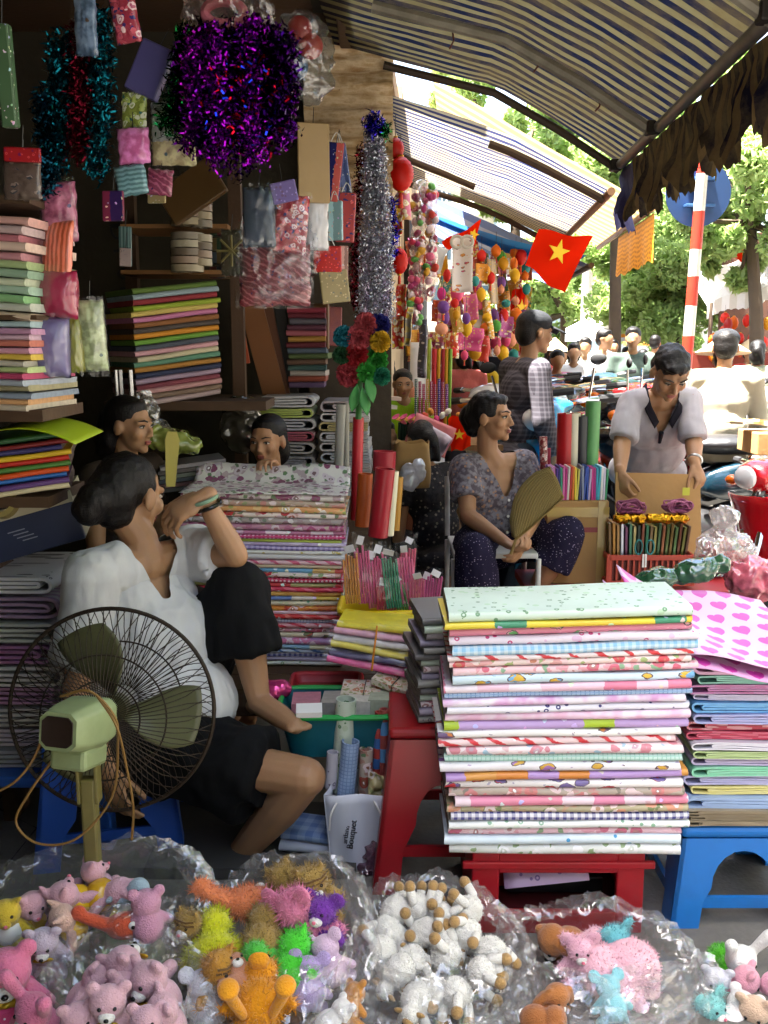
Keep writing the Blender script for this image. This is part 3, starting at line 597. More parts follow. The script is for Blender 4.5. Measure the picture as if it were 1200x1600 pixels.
# tall stack in the middle left
TALL = [('white with purple sprigs', 'floral', '#e6e2dc', '#9c5c7c', '#7c946c', 1.3), ('dull tan floral', 'floral', '#b8a490', '#c88c80', '#98a078', 1.3), ('apricot', 'floral', '#e0a468', '#e8c488', '#a8ac60', 1.2), ('red and white berry', 'floral', '#e6d8cc', '#b83438', '#6c7c58', 1.0), ('grey bloom', 'floral', '#a89c98', '#8c6c74', '#788070', 1.2),
    ('mauve floral', 'floral', '#c890a8', '#a84c78', '#c4b8a0', 1.4), ('white and pink banded', 'blocks', '#d8b8cc', '#e8dce4', '#b87898', .8), ('magenta dotted', 'dots', '#c03c70', '#ecd0dc', '#fff', .8), ('lime', 'plain', '#a8b84c', '#fff', '#fff', .7), ('lilac', 'cloud', '#b8a4cc', '#d4c8e0', '#fff', .8),
    ('violet plaid', 'check', '#c0b4d8', '#7c6cac', '#fff', .9), ('white and lemon', 'ditsy', '#e4e4dc', '#c8b868', '#d0d4c0', .8), ('plain white', 'plain', '#dcdcdc', '#fff', '#fff', 1.3), ('pink scroll', 'candy', '#e0b8c0', '#c85878', '#fff', .9), ('beige', 'plain', '#c4b090', '#fff', '#fff', .6), ('red and blue banded', 'blocks', '#c84c44', '#70a8cc', '#d8b06c', .9),
    ('red blossom', 'floral', '#e8dcd0', '#c03038', '#88a068', 1.0), ('crimson dotted', 'dots', '#c42c54', '#f0d8dc', '#fff', 1.0), ('green and red ornament', 'blocks', '#a8a468', '#c03c40', '#b8b478', 1.0), ('crimson', 'candy', '#cc3450', '#e06c80', '#fff', 1.0), ('orange', 'cloud', '#dc9434', '#e8b860', '#fff', 1.0),
    ('yellow and blue striped', 'blocks', '#e0c458', '#6c88c0', '#e8e0d0', .8), ('cream with green rings', 'ditsy', '#e4d8b8', '#5c9c70', '#c8d0a0', 1.2), ('orange and red leaf', 'floral', '#d88430', '#c03828', '#e0b048', 1.0), ('pale rose', 'cloud', '#e0b4c0', '#ecd4dc', '#fff', .7), ('scarlet', 'candy', '#d03434', '#e88078', '#fff', 1.0),
    ('blue gridded', 'grid', '#c4c4d8', '#6c70a4', '#e0e0ec', .9), ('red and pink swirl', 'candy', '#e4a4a8', '#cc3c4c', '#fff', 1.0), ('pink and green berry', 'floral', '#e09ca8', '#d05468', '#5ca088', .9), ('cream cartoon', 'cartoon', '#e8dcb8', '#b05c3c', '#88905c', 1.2), ('plum floral', 'floral', '#b894c0', '#dc7ca4', '#d8d0e4', 1.4),
    ('yellow and sky blue', 'blocks', '#dcd080', '#94bcd4', '#e4dcb0', .8), ('blue scroll', 'candy', '#d0dcec', '#4c74b4', '#fff', .9), ('navy gingham', 'check', '#dcdce8', '#48488c', '#fff', 1.1), ('grey violet', 'plain', '#a89cb0', '#fff', '#fff', .8), ('white and green sprig', 'ditsy', '#dce0d4', '#7c9c6c', '#c8d4b8', .9)]
TYF = 3.22; b1 = P(540, 1040, TYF); zt = P(420, 772, TYF).z; WT = .56
stack(TALL, b1.x - WT / 2 - .012, TYF, b1.z, zt, WT, .30, 'of tall middle stack', 'papers in the tall middle stack', roll0=-.5, roll1=-1.5, lean=lambda f: .012 * (1 - f))
# big curled top sheet of the tall stack
tl, tr_ = P(322, 745, TYF + .2), P(540, 765, TYF + .2)
def curl(a, b):
    x = lerp(b1.x - WT + .0, b1.x + .01, a); yb = lerp(TYF - .01, TYF + .32, b); z = zt + .008 + .012 * noise.noise(V((x * 6, b * 3, 1))) - .012 * a + max(0, b - .72) ** 2 * .75 + .004 * noise.noise(V((x * 40, 2, 0))) * b
    return V((x, yb, z))
o = obj('wrapping_paper', MB().grid(curl, 40, 16, lambda a, b: (a * .56, b * .34)), pm('floral', '#e6e4dc', '#8c4c70', '#6c8c64', 1.1), None, sharp=0, solid=.002); tag(o, 'loose white paper with purple sprigs curling up on the tall stack', 'paper')
# support under the tall stack: a low plank table
tb = thing('plank_table', 'low wooden plank table under the tall stack and baskets', 'table', (-.1, 3.3, 0))
tz = b1.z - .004
for k in range(5): obj('plank', MB().box((-.18, 2.92 + k * .15, tz - .0175), (1.0, .146, .033)), M_DKWOOD, tb, smooth=False, bev=.004)
for x in (-.62, .26):
    for y in (2.92, 3.5): obj('leg', MB().box((x, y, (tz - .034) / 2), (.05, .05, tz - .036)), M_DKWOOD, tb, smooth=False)

# ---- folded loops: one ribbon zigzagged, seen end-on
def loopfold(w_, d, t, seed, mirror=False, thick=.005, nest=2):
    rg = random.Random(seed); path = []; lv = nest * 2; gap = t / lv
    zs = [t - gap * (k + .5) for k in range(lv)]; order = []
    # outer layers first: top & bottom pair, then inner pair
    pairs = [(zs[i], zs[lv - 1 - i]) for i in range(nest)]
    for i, (zt_, zb_) in enumerate(pairs):
        x0 = .012 + i * rg.uniform(.02, .05); r = (zt_ - zb_) / 2; zc = (zt_ + zb_) / 2; top_ = [(w_ * (1 - q) + x0 * q, zt_) for q in (0, .3, .6, .85)]
        arc = [(x0 + r * .9 - r * 1.25 * sin(pi * k / 8), zc + r * cos(pi * k / 8)) for k in range(9)]; bot = [(w_ * q + x0 * (1 - q), zb_) for q in (.15, .4, .7, 1)]
        seg = top_ + arc + bot
        path += seg if i % 2 == 0 else seg[::-1]
    th = min(thick, gap * .82); mb = MB(); pts = [V((x, 0, z)) for x, z in path]; n = len(pts); ny = 4; rows = []
    for j in range(ny + 1):
        y = d * j / ny; ring = []
        off = []
        for i, p in enumerate(pts):
            tdir = (pts[min(i + 1, n - 1)] - pts[max(i - 1, 0)]).normalized(); nn = V((-tdir.z, 0, tdir.x)); wz = .003 * noise.noise(V((p.x * 14, y * 6, seed + p.z * 40)))
            q = p + V((.006 * noise.noise(V((p.z * 60, seed, y * 3))), y, wz + .004 * noise.noise(V((p.x * 5, seed, 3))))); off.append((q + nn * th / 2, q - nn * th / 2))
        ring = [a for a, b in off] + [b for a, b in off][::-1]
        if mirror: ring = [V((-p.x, p.y, p.z)) for p in ring][::-1]
        rows.append(ring)
    m2 = len(rows[0]); vs = [p for r in rows for p in r]; fs = []; uv = []
    for j in range(ny):
        for k in range(m2):
            k2 = (k + 1) % m2; fs.append([j * m2 + k, j * m2 + k2, (j + 1) * m2 + k2, (j + 1) * m2 + k]); y0, y1 = d * j / ny, d * (j + 1) / ny; uv.append([(k * .02, y0), (k * .02 + .02, y0), (k * .02 + .02, y1), (k * .02, y1)])
    mb.add(vs, fs, uv, 0)
    f1, f2 = [], []
    for k in range(n - 1):
        q = [k, k + 1, m2 - 2 - k, m2 - 1 - k]; f1.append(q[::-1]); f2.append([ny * m2 + i for i in q])
    o0 = len(mb.v) - len(vs)
    for f in f1 + f2: mb.f.append([o0 + i for i in f]); mb.mi.append(0); mb.uv.append([(0, 0), (.02, 0), (.02, .004), (0, .004)])
    return mb
LOOPS = [('pink hearts', 'hearts', '#eab8dc', '#d858b0', 2.0), ('turquoise', 'cloud', '#8fd4c4', '#a8e0d0', 1.2), ('magenta and lilac', 'cloud', '#c878b0', '#ccb0dc', 1.3), ('pale lavender', 'plain', '#d8d0e8', '#fff', .9), ('bright blue', 'cloud', '#78b8e8', '#3890d8', 1.5), ('lilac blue', 'cloud', '#b8b4e0', '#8cb4e4', 1.4),
    ('red and white', 'candy', '#e8a4ac', '#c83c54', 1.4), ('crimson', 'candy', '#d8687c', '#c03450', 1.2), ('white sprigged', 'ditsy', '#e8e4ec', '#b0a0c8', 1.2), ('leaf green', 'cloud', '#b8d08c', '#d8e4b8', 1.1), ('pale violet', 'cloud', '#d4c8e8', '#b8a4d8', 1.4), ('mint green', 'cloud', '#88d8b0', '#b8e8cc', 1.5),
    ('lavender', 'cloud', '#b8b4dc', '#d4d0ec', 1.4), ('yellow', 'cloud', '#e4d884', '#eee4b0', 1.2), ('blue sprigged', 'ditsy', '#a4bce0', '#6c84c0', 1.6)]
def loopstack(items, x0, yf, z0, z1, w_, d, where, group, mirror=False, thick=.006, nest=2, seed=0, noun='wrapping paper', name='wrapping_paper', jit=.012, rz=0):
    tw = sum(i[4] for i in items); z = z1
    for k, (nm, kind, a, b, th) in enumerate(items):
        t_ = (z1 - z0) * th / tw; z -= t_
        o = obj(name, loopfold(w_, d, t_ * .94, seed + k, mirror, thick, nest), pm(kind, a, b, b, s=.7), None, sharp=50); o.location = (x0 + rnd(-jit, jit), yf + rnd(-jit, jit), z); o.rotation_euler = (0, 0, radians(rz + rnd(-2, 2)))
        tag(o, f'folded {nm} {noun}, {nth(k)} {where}', 'paper', group)
random.seed(5)
RX = P(1068, 1180, 2.33).x
zr1, zr0 = P(1120, 1030, 2.33).z, P(1120, 1255, 2.33).z
loopstack(LOOPS, RX, 2.31, zr0, zr1, .42, .34, 'on the blue stool', 'folded papers on the blue stool', thick=.011)
BR = [('brown packing', 'cloud', '#a8977c', '#8a7a60', 1.0)] * 4
loopstack([(n_, k_, c1_, c2_, 1 + .2 * i) for i, (n_, k_, c1_, c2_, _) in enumerate(BR)], RX - .01, 2.29, .275, zr0, .43, .36, 'of the brown bundles', 'brown papers on the blue stool', thick=.008, nest=3, seed=40)
# draped hearts sheet curling over the right stack
def drape(a, b):
    x = lerp(RX - .07, RX + .34, a); y = lerp(2.24, 2.62, b); k = a * .9
    z = zr1 + .012 + .085 * (1 - a) ** 2.2 * (.35 + .65 * b) + .07 * b ** 1.5 + .012 * sin(a * 7 + b * 3) + .04 * max(0, .25 - a) * b
    return V((x - .05 * b + .01 * sin(b * 6), y, z))
o = obj('wrapping_paper', MB().grid(drape, 24, 20, lambda a, b: (a * .43, b * .42)), pm('hearts', '#ecc0e2', '#d94fb0', '#fff', .95), None, sharp=0, solid=.0015); tag(o, 'large pink sheet with magenta hearts draped over the right stack', 'paper')
def drape2(a, b):
    p = drape(a, b); return p + V((-.02 - .02 * b, -.012, -.03 + .012 * sin(b * 5)))
o = obj('wrapping_paper', MB().grid(drape2, 20, 12, lambda a, b: (a * .43, b * .42)), pm('hearts', '#e0a4d0', '#c83ca0', '#fff', .95), None, sharp=0, solid=.0015); tag(o, 'darker pink hearts sheet just under the draped one', 'paper')
# ---- grey folded papers left of the seated woman
GREY = [('white scroll print', 'ditsy', '#d4d4d8', '#3c3c48', 1.1), ('grey and mauve', 'stripe', '#c0bec0', '#a88ca8', 1.5), ('grey green', 'cloud', '#b4b8b0', '#d0d0cc', 1.3), ('white and plum', 'stripe', '#d4d0d4', '#a06c98', 1.3), ('dull white', 'cloud', '#c8c6c4', '#a8a4a4', 1.4), ('mauve edged', 'stripe', '#bcb8bc', '#a47ca0', 1.2), ('ash grey', 'cloud', '#a8a8a4', '#c4c0bc', 1.3), ('pale plum', 'cloud', '#b4a8b4', '#d0c8d0', 1.2), ('smoke grey', 'cloud', '#9c9c9c', '#b8b4b0', 1.2)]
gx = P(95, 980, 2.75); zg1, zg0 = P(50, 898, 2.75).z, P(50, 1190, 2.75).z
loopstack(GREY, gx.x + .0, 2.72, zg0, zg1, .48, .35, 'beside the woman in white', 'grey papers left of the woman in white', mirror=True, thick=.009, nest=2, seed=77, noun='paper')
ot = thing('blue_table', 'blue plastic table under the grey papers at left', 'table', (-1.1, 2.9, 0))
obj('tabletop', MB().box((-1.12, 2.92, zg0 - .02), (.62, .55, .035)), mat('#2a5cb0', .35), ot, smooth=False, bev=.008)
for x in (-1.4, -.84):
    for y in (2.68, 3.16): obj('leg', MB().box((x, y, zg0 / 2 - .02), (.06, .06, zg0 - .05), None, .8), mat('#2a5cb0', .35), ot, smooth=False, bev=.006)
# ---- bright folders stack at far left
FOLD = [('bottle green', '#2e5c38'), ('dark red', '#7c1c24'), ('indigo', '#38346c'), ('yellow', '#d8b42c'), ('scarlet', '#b82a20'), ('grass green', '#4a7c38'), ('orange', '#d0501c'), ('azure', '#2c6cb8'), ('violet', '#5c3c78'), ('cream', '#c8bc98')]
def plainstack(cols, xc, yf, z0, z1, w_, d, where, group, noun, name, rz, roll=0, jit=.012, edge=None, rough=.45, adj='folded', round_=True, jrz=2.0):
    n = len(cols); th = (z1 - z0) / n
    for k, (nm, c) in enumerate(cols):
        o = obj(name, slab(w_ + rnd(-.01, .01), d, th * .95, k * 1.7 + yf, round_=round_, nx=8), [mat(c, rough, var=.1), edge or mat(c, .7, var=.35, vs=60)], None, sharp=50)
        o.location = (xc + rnd(-jit, jit), yf + rnd(-jit, jit), z1 - th * (k + 1)); o.rotation_euler = (0, radians(-roll), radians(rz + rnd(-jrz, jrz))); tag(o, f'{adj} {nm} {noun}, {nth(k)} {where}', 'paper' if 'cloth' not in noun else 'fabric', group)
q = P(40, 775, 2.62)
plainstack(FOLD, q.x - .045, 2.62, q.z, P(40, 686, 2.62).z, .32, .28, 'of the bright pile', 'bright folders at far left', 'glossy paper folder', 'paper_folder', 16, 6, edge=edge_mat('#7c6c64', '#3a2c2c', 300))
def limesh(a, b):
    p0_, p1_ = P(-30, 645, 2.52), P(120, 672, 2.52); x = lerp(p0_.x, p1_.x, a); return V((x, 2.50 + .26 * b, P(40, 686, 2.62).z + .004 + .045 * sin(a * pi * .6 + .4) - .04 * a * a + .01 * b))
o = obj('lime_sheet', MB().grid(limesh, 16, 8), mat('#a4bc20', .45, var=.08), None, sharp=0, solid=.002); tag(o, 'bowed lime green card sheet on the bright folders', 'card sheet')
ft = thing('folder_shelf', 'dark board shelf under the bright folders at far left', 'shelf', (-1.2, 3.1, 0))
obj('board', MB().box((q.x - .09, 2.79, q.z - .02), (.30, .32, .03)), M_DKWOOD, ft, smooth=False); obj('side_panel', MB().box((q.x - .2, 2.9, q.z / 2 - .02), (.04, .12, q.z - .04)), M_DKWOOD, ft, smooth=False)
# ---- glossy pastel pile on the left shelf, upper left
PAST = ['#d8a8a0', '#c8b0b0', '#b8727c', '#e0c4b4', '#c48c94', '#a8bc88', '#94b098', '#ccd4b8', '#a8c4b0', '#8cbc84', '#c4c8bc', '#c8b49c', '#a8c0c4', '#c090b0', '#d4b4c4', '#c87868', '#d49cb0', '#d8b850', '#b8b4a8', '#b4c488', '#b8486c', '#a4acb8', '#a8a07c', '#8c98a8', '#d0a070', '#c4b8a4']
PN = ['salmon', 'dusty grey rose', 'brick pink', 'peach', 'rose', 'moss', 'sage', 'pale lime', 'sea green', 'fresh green', 'ash', 'tan', 'pale teal', 'orchid', 'blush', 'terracotta', 'pink', 'mustard', 'stone', 'pear', 'raspberry', 'slate', 'khaki', 'steel blue', 'apricot', 'beige']
cols = list(zip(PN, PAST)); ql = P(56, 640, 2.5); 
plainstack(cols[:12], ql.x - .22, 2.5, P(50, 492, 2.5).z, P(50, 330, 2.5).z, .44, .3, 'of the upper pastel pile', 'upper pastel pile at left', 'satin cloth', 'folded_cloth', -6, -4, rough=.3)
plainstack(cols[12:], ql.x - .225, 2.5, ql.z, P(50, 500, 2.5).z, .44, .3, 'of the lower pastel pile', 'lower pastel pile at left', 'satin cloth', 'folded_cloth', -6, -1, rough=.3)
bk = thing('wall_shelf', 'dark shelf unit along the left side holding pastel cloths', 'shelf', (ql.x - .2, 2.7, 0))
obj('board', MB().box((ql.x - .23, 2.66, P(50, 496, 2.5).z), (.5, .34, .012)), M_DKWOOD, bk, smooth=False); obj('board', MB().box((ql.x - .23, 2.66, ql.z - .016), (.5, .34, .03)), M_DKWOOD, bk, smooth=False)
obj('board', MB().box((ql.x - .23, 2.66, P(50, 312, 2.5).z), (.5, .34, .02)), M_DKWOOD, bk, smooth=False); obj('upright', MB().box((ql.x - .5, 2.66, 1.2), (.03, .34, 2.4)), M_DKWOOD, bk, smooth=False)
# ---- shelf pile in the middle of the back wall
SH = [('moss green', '#55702c'), ('silver blue', '#8ca0a8'), ('maroon', '#8c2c34'), ('olive lime', '#94a834'), ('straw', '#c8b464'), ('orchid pink', '#c078a0'), ('rust brown', '#8c5c34'), ('black striped', '#4c4440'), ('tangerine', '#d08c2c'), ('leaf green', '#6c9c3c'), ('slate', '#4c5460'), ('shell pink', '#cc9ca4'), ('cream', '#c8c0a0'), ('sea green', '#5c8c74'), ('ochre', '#a87834'), ('navy', '#2c3450'), ('mauve grey', '#a08ca0'), ('wine', '#7c3c48'), ('dusty rose', '#b88c8c'), ('brown check', '#7c6858'), ('grey rose', '#a89494')]
s0, s1 = P(285, 625, 3.75), P(285, 445, 3.75)
plainstack(SH, s0.x, 3.72, s0.z, s1.z, .34, .30, 'of the shelf pile', 'cloths on the back shelf', 'cloth', 'folded_cloth', 33, 7, rough=.8, jit=.006)
st = thing('back_shelf', 'wooden shelf unit holding cloth pile at the back wall', 'shelf', (s0.x, 3.95, 0))
obj('board', MB().box((s0.x + .02, 3.95, s0.z - .02), (.62, .5, .035)), M_DKWOOD, st, smooth=False)
obj('post', MB().box((P(372, 600, 3.95).x, 4.0, 1.15), (.05, .05, 2.3)), M_DKWOOD, st, smooth=False); obj('post', MB().box((P(195, 600, 3.95).x, 4.15, 1.15), (.05, .05, 2.3)), M_DKWOOD, st, smooth=False)
for v_ in (358, 428): zz = P(300, v_, 4.0).z; obj('board', MB().box((P(280, v_, 4.0).x, 4.05, zz), (.42, .3, .016)), M_WOOD, st, smooth=False)
# ---- narrow dark pile by the ladder
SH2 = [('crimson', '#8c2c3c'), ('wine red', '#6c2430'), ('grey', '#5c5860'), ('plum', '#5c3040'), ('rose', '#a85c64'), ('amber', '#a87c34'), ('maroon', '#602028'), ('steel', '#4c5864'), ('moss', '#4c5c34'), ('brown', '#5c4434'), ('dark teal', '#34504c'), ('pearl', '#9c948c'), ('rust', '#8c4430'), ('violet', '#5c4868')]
n0, n1 = P(482, 605, 4.25), P(482, 480, 4.25)
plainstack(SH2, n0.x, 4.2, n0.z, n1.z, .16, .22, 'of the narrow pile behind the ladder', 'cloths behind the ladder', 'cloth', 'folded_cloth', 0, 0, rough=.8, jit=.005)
# ---- grey white bundles behind the girl
W1 = [('grey white', 'cloud', '#c4c4c4', '#a4a4a8', 1.2), ('lime edged', 'stripe', '#c8c8c4', '#a4b458', 1.0), ('ash', 'cloud', '#a8a8ac', '#c4c4c4', 1.3), ('rose edged', 'stripe', '#b4b0b0', '#984858', 1.0), ('stone', 'cloud', '#9c9894', '#b4b0ac', 1.4), ('grey checked', 'check', '#a4a4a4', '#7c7c80', 1.2), ('drab green', 'cloud', '#8c9084', '#a8a8a0', 1.2), ('dove grey', 'cloud', '#a4a0a0', '#8c8c8c', 1.4)]
w0 = P(492, 770, 4.0); loopstack(W1, w0.x, 4.0, w0.z, P(455, 618, 4.0).z, .22, .3, 'right behind the girl', 'bundles behind the girl', mirror=True, thick=.008, seed=120, noun='paper', jit=.006)
W2 = [('pink grey', 'cloud', '#b8acb0', '#9c9ca0', 1.3), ('white', 'cloud', '#cccccc', '#b0b0b4', 1.0), ('pale gold edged', 'stripe', '#c4c4c0', '#b0a470', 1.0), ('silver', 'cloud', '#b4b8bc', '#d0d0d0', 1.2), ('light grey', 'cloud', '#c0c0c0', '#a4a4a4', 1.0), ('blue grey', 'cloud', '#a4acb4', '#c0c4c8', 1.2), ('dusty', 'cloud', '#a8a4a0', '#c0bcb8', 1.2), ('lead grey', 'cloud', '#8c8c90', '#a8a8ac', 1.2), ('mist', 'cloud', '#b8bcc0', '#d0d0d4', 1.2)]
w0 = P(500, 775, 4.05); loopstack(W2, w0.x, 4.05, w0.z, P(540, 625, 4.05).z, .21, .3, 'beside the red tube', 'bundles beside the red tube', thick=.008, seed=150, noun='paper', jit=.006)
gt = thing('side_counter', 'low dark counter under the grey bundles behind the girl', 'counter', (-.3, 4.2, 0)); obj('counter_top', MB().box((-.35, 4.2, w0.z - .025), (.62, .5, .03)), M_DKWOOD, gt, smooth=False); obj('front_panel', MB().box((-.35, 4.02, w0.z / 2 - .02), (.6, .03, w0.z - .045)), M_DKWOOD, gt, smooth=False)
# ---- stands under the front stacks
M_REDPL = mat('#a31420', .35, var=.08, dirt=.25); M_BLUEPL = mat('#1d74c4', .35, var=.08, dirt=.2)
cr = thing('plastic_crate', 'red plastic bottle crate under the front right stack', 'crate', (P(865, 1400, 2.3).x, 2.42, 0)); cx, cy_, cz_ = cr.location; CWD, CDP, CHT = .44, .32, a0.z - .004
for nm, sx, yy in (('front_panel', 1, cy_ - CDP / 2), ('back_panel', 1, cy_ + CDP / 2)):
    m = MB()
    for x, w2 in ((-.185, .07), (.185, .07)): m.box((cx + x, yy, CHT / 2), (w2, .022, CHT))
    obj(nm, m, M_REDPL, cr, smooth=False, bev=.004)['kind'] = 'stuff'
    obj('rail', MB().box((cx, yy - .002, CHT - .03), (.302, .02, .058)), M_REDPL, cr, smooth=False, bev=.003); obj('rail', MB().box((cx, yy - .002, .03), (.302, .02, .06)), M_REDPL, cr, smooth=False, bev=.003)
for s_ in (-1, 1): obj('side_panel', MB().box((cx + s_ * (CWD / 2 - .01), cy_, CHT / 2), (.02, CDP - .03, CHT)), M_REDPL, cr, smooth=False, bev=.004)
m = MB()
for y in (cy_ - CDP / 2 - .012, cy_ + CDP / 2 + .012): obj('rim', MB().box((cx, y, CHT - .035), (CWD + .05, .014, .02)), M_REDPL, cr, smooth=False, bev=.004)
obj('top_board', MB().box((cx, cy_, CHT - .012), (CWD - .04, CDP - .04, .02)), M_REDPL, cr, smooth=False)
obj('floor', MB().box((cx, cy_, .015), (CWD - .05, CDP - .05, .02)), mat('#4c0c10', .6), cr, smooth=False)
o = obj('paper_sheet', MB().grid(lambda a, b: V((cx - .13 + .22 * a, cy_ - .13 + .1 * b, .10 + .025 * a + .075 * b)), 6, 4, lambda a, b: (a * .2, b * .1)), pm('ditsy', '#d8b8d8', '#8c6ca8', '#c8a0d0'), None, solid=.002); tag(o, 'lilac printed sheet lying inside the red crate', 'paper')
o = obj('dark_box', MB().box((cx + .02, cy_ + .04, .05), (.26, .14, .045)), M_BLACK, None, smooth=False, bev=.004); tag(o, 'black box lying inside the red crate', 'box')
def stool(name, label, loc, w_, h, m, flare=.05, arch=True, rz=0):
    t = thing(name, label, 'stool', loc, radians(rz)); tw = w_
    obj('seat', MB().box((0, 0, h - .016), (tw, tw, .032)), m, t, smooth=False, bev=.012, world=False)
    for k in range(4):
        R = rotm(0, 0, 90 * k); m2 = MB(); hw = tw / 2 - .005; fl = hw + flare; hh = h - .034
        # arched side skirt with two half legs
        outer = [(-fl, 0), (-fl + .075, 0), (-fl + .085, hh * .28)]; arc_ = [(-hw * .52 * cos(pi * i / 10), hh * .45 + hw * .78 * sin(pi * i / 10) * min(1, hh / .3)) for i in range(11)]
        poly = outer + arc_ + [(fl - .085, hh * .28), (fl - .075, 0), (fl, 0), (hw, hh), (-hw, hh)]
        Mx = Matrix.Translation((0, 0, 0)) @ R.to_4x4()
        n = len(poly); vs_ = []
        for off in (0, .012):
            for x, z in poly: vs_.append(R @ V((x, -(lerp(fl, hw, z / hh)) + off, z)))
        m2.add(vs_, [list(range(n)), [n + i for i in range(n)][::-1]] + [[(i + 1) % n, i, n + i, n + (i + 1) % n] for i in range(n)])
        obj('leg_panel', m2, m, t, smooth=False, world=False)
        if arch: obj('stretcher', MB().box(R @ V((0, -lerp(fl, hw, .3) + .012, hh * .27)), (2 * hw, .012, .03), R), m, t, smooth=False, world=False)
    return t
s_ = stool('plastic_stool', 'low bright blue plastic stool under the folded papers at right', (RX + .16, 2.46, 0), .33, .27, M_BLUEPL, .03)
s_ = stool('plastic_stool', 'dark red plastic stool behind the front right stack', (P(700, 1100, 2.6).x - .02, 2.62, 0), .30, .465, M_REDPL, .05)
s_ = stool('plastic_stool', 'blue plastic stool the woman in white sits on', (P(175, 1200, 2.78).x, 2.78, 0), .36, .36, mat('#2450a8', .4), .04, rz=12)
# ================================================================ people
def skin_mat(c):
    nb = NB('skin'); co = nb.tc.outputs['Object']; n1 = nb.noise(co, 14, 4)[0]; n2 = nb.noise(co, 160, 2)[0]; c0 = C(c)
    base = nb.mix(n1, tuple(x * .86 for x in c0[:3]) + (1,), tuple(min(1, x * y) for x, y in zip(c0[:3], (1.12, 1.04, 1.0))) + (1,))
    nb.bsdf(base, .5, 0, .4, nb.bump(n2, .12, .004), Subsurface_Weight=.12, Subsurface_Radius=(.012, .005, .003), Subsurface_Scale=1.0); return nb.m
M_SKIN = skin_mat('#a6805f'); M_SKIN2 = skin_mat('#9a7454'); M_SKIN3 = skin_mat('#ae8462')
def hair_mat(c='#0b0807'):
    nb = NB('hair'); co = nb.tc.outputs['Object']; nz = nb.noise(nb.vm('MULTIPLY', co, (130, 130, 26)), 1, 4, .7)[0]; nz2 = nb.noise(nb.vm('MULTIPLY', co, (40, 150, 150)), 1, 3, .7)[0]; h = nb.ma('ADD', nz, nz2)
    c0 = C(c); base = nb.mix(nz, c0, tuple(x * 2.2 for x in c0[:3]) + (1,)); nb.bsdf(base, .45, 0, .28, nb.bump(h, .6, .005)); return nb.m
M_HAIR = hair_mat(); M_EYE = mat('#d8d0c4', .25, var=.05); M_IRIS = mat('#1c120c', .15); M_LIP = mat('#8f4a40', .4, var=.1); M_BROW = mat('#241a14', .8)
def cloth(col, kind=None, **k):
    key = ('cloth', col, kind, str(k))
    if key in _MC: return _MC[key]
    nb = NB('cloth'); co = nb.tc.outputs['Object']; base = C(col); n1 = nb.noise(co, 9, 4)[0]
    if kind == 'flower':
        v1 = nb.vor(co, 38); v2 = nb.noise(co, 45, 3)[0]; base = nb.mix(nb.ramp(v2, [(.42, (0, 0, 0, 1)), (.58, (1, 1, 1, 1))]), C(col), C(k.get('b', '#6d5a50'))); base = nb.mix(nb.ma('LESS_THAN', v1[0], .25), base, C(k.get('a', '#b08468')))
    elif kind == 'dots': base = nb.mix(nb.ma('LESS_THAN', nb.vor(co, 85, .75)[0], .2), C(col), C(k.get('a', '#b8a8b0')))
    elif kind == 'check':
        x, y, z = nb.xyz(co); f = lambda q: nb.ma('LESS_THAN', nb.ma('FRACT', nb.ma('MULTIPLY', q, 38)), .4)
        base = nb.mix(nb.ma('MULTIPLY', nb.ma('ADD', f(z), f(nb.ma('ADD', x, y))), .45), C(col), C(k.get('a', '#8c8488')))
    base = nb.mix(1.0, base, nb.ramp(n1, [(.2, (.84, .84, .84, 1)), (.7, (1, 1, 1, 1))]), 'MULTIPLY')
    wv = nb.noise(co, 900, 1)[0]; nb.bsdf(base, .85, 0, .2, nb.bump(nb.ma('ADD', nb.ma('MULTIPLY', wv, .25), nb.noise(nb.vm('MULTIPLY', co, (22, 22, 9)), 1, 4)[0]), .55, .012), Sheen_Weight=.12 if max(C(col)[:3]) > .1 else 0.0); _MC[key] = nb.m; return nb.m
def head_pieces(mb, c, R, s=1.0, male=False):
    T = lambda x, y, z: V(c) + R @ V((x * s, y * s, z * s)); E = lambda p, r: mb.ell(T(*p), tuple(q * s for q in r), R)
    E((0, -.014, .03), (.073, .09, .08)); E((0, .022, -.02), (.061, .064, .08)); E((0, .034, -.064), (.047 if not male else .052, .046, .038)); E((0, .068, -.088), (.021, .019, .019))
    mb.cap(T(0, .086, .008), .0075 * s, T(0, .103, -.026), .0105 * s, 8)
    for q in (-1, 1):
        E((q * .011, .092, -.031), (.0085, .0095, .008)); E((q * .036, .056, -.022), (.026, .026, .028)); E((q * .076, -.006, -.008), (.011, .02, .031)); mb.cap(T(q * .012, .083, .024), .010 * s, T(q * .046, .066, .022), .010 * s, 8)
    E((0, .082, -.053), (.022, .012, .007)); E((0, .08, -.063), (.019, .013, .008))
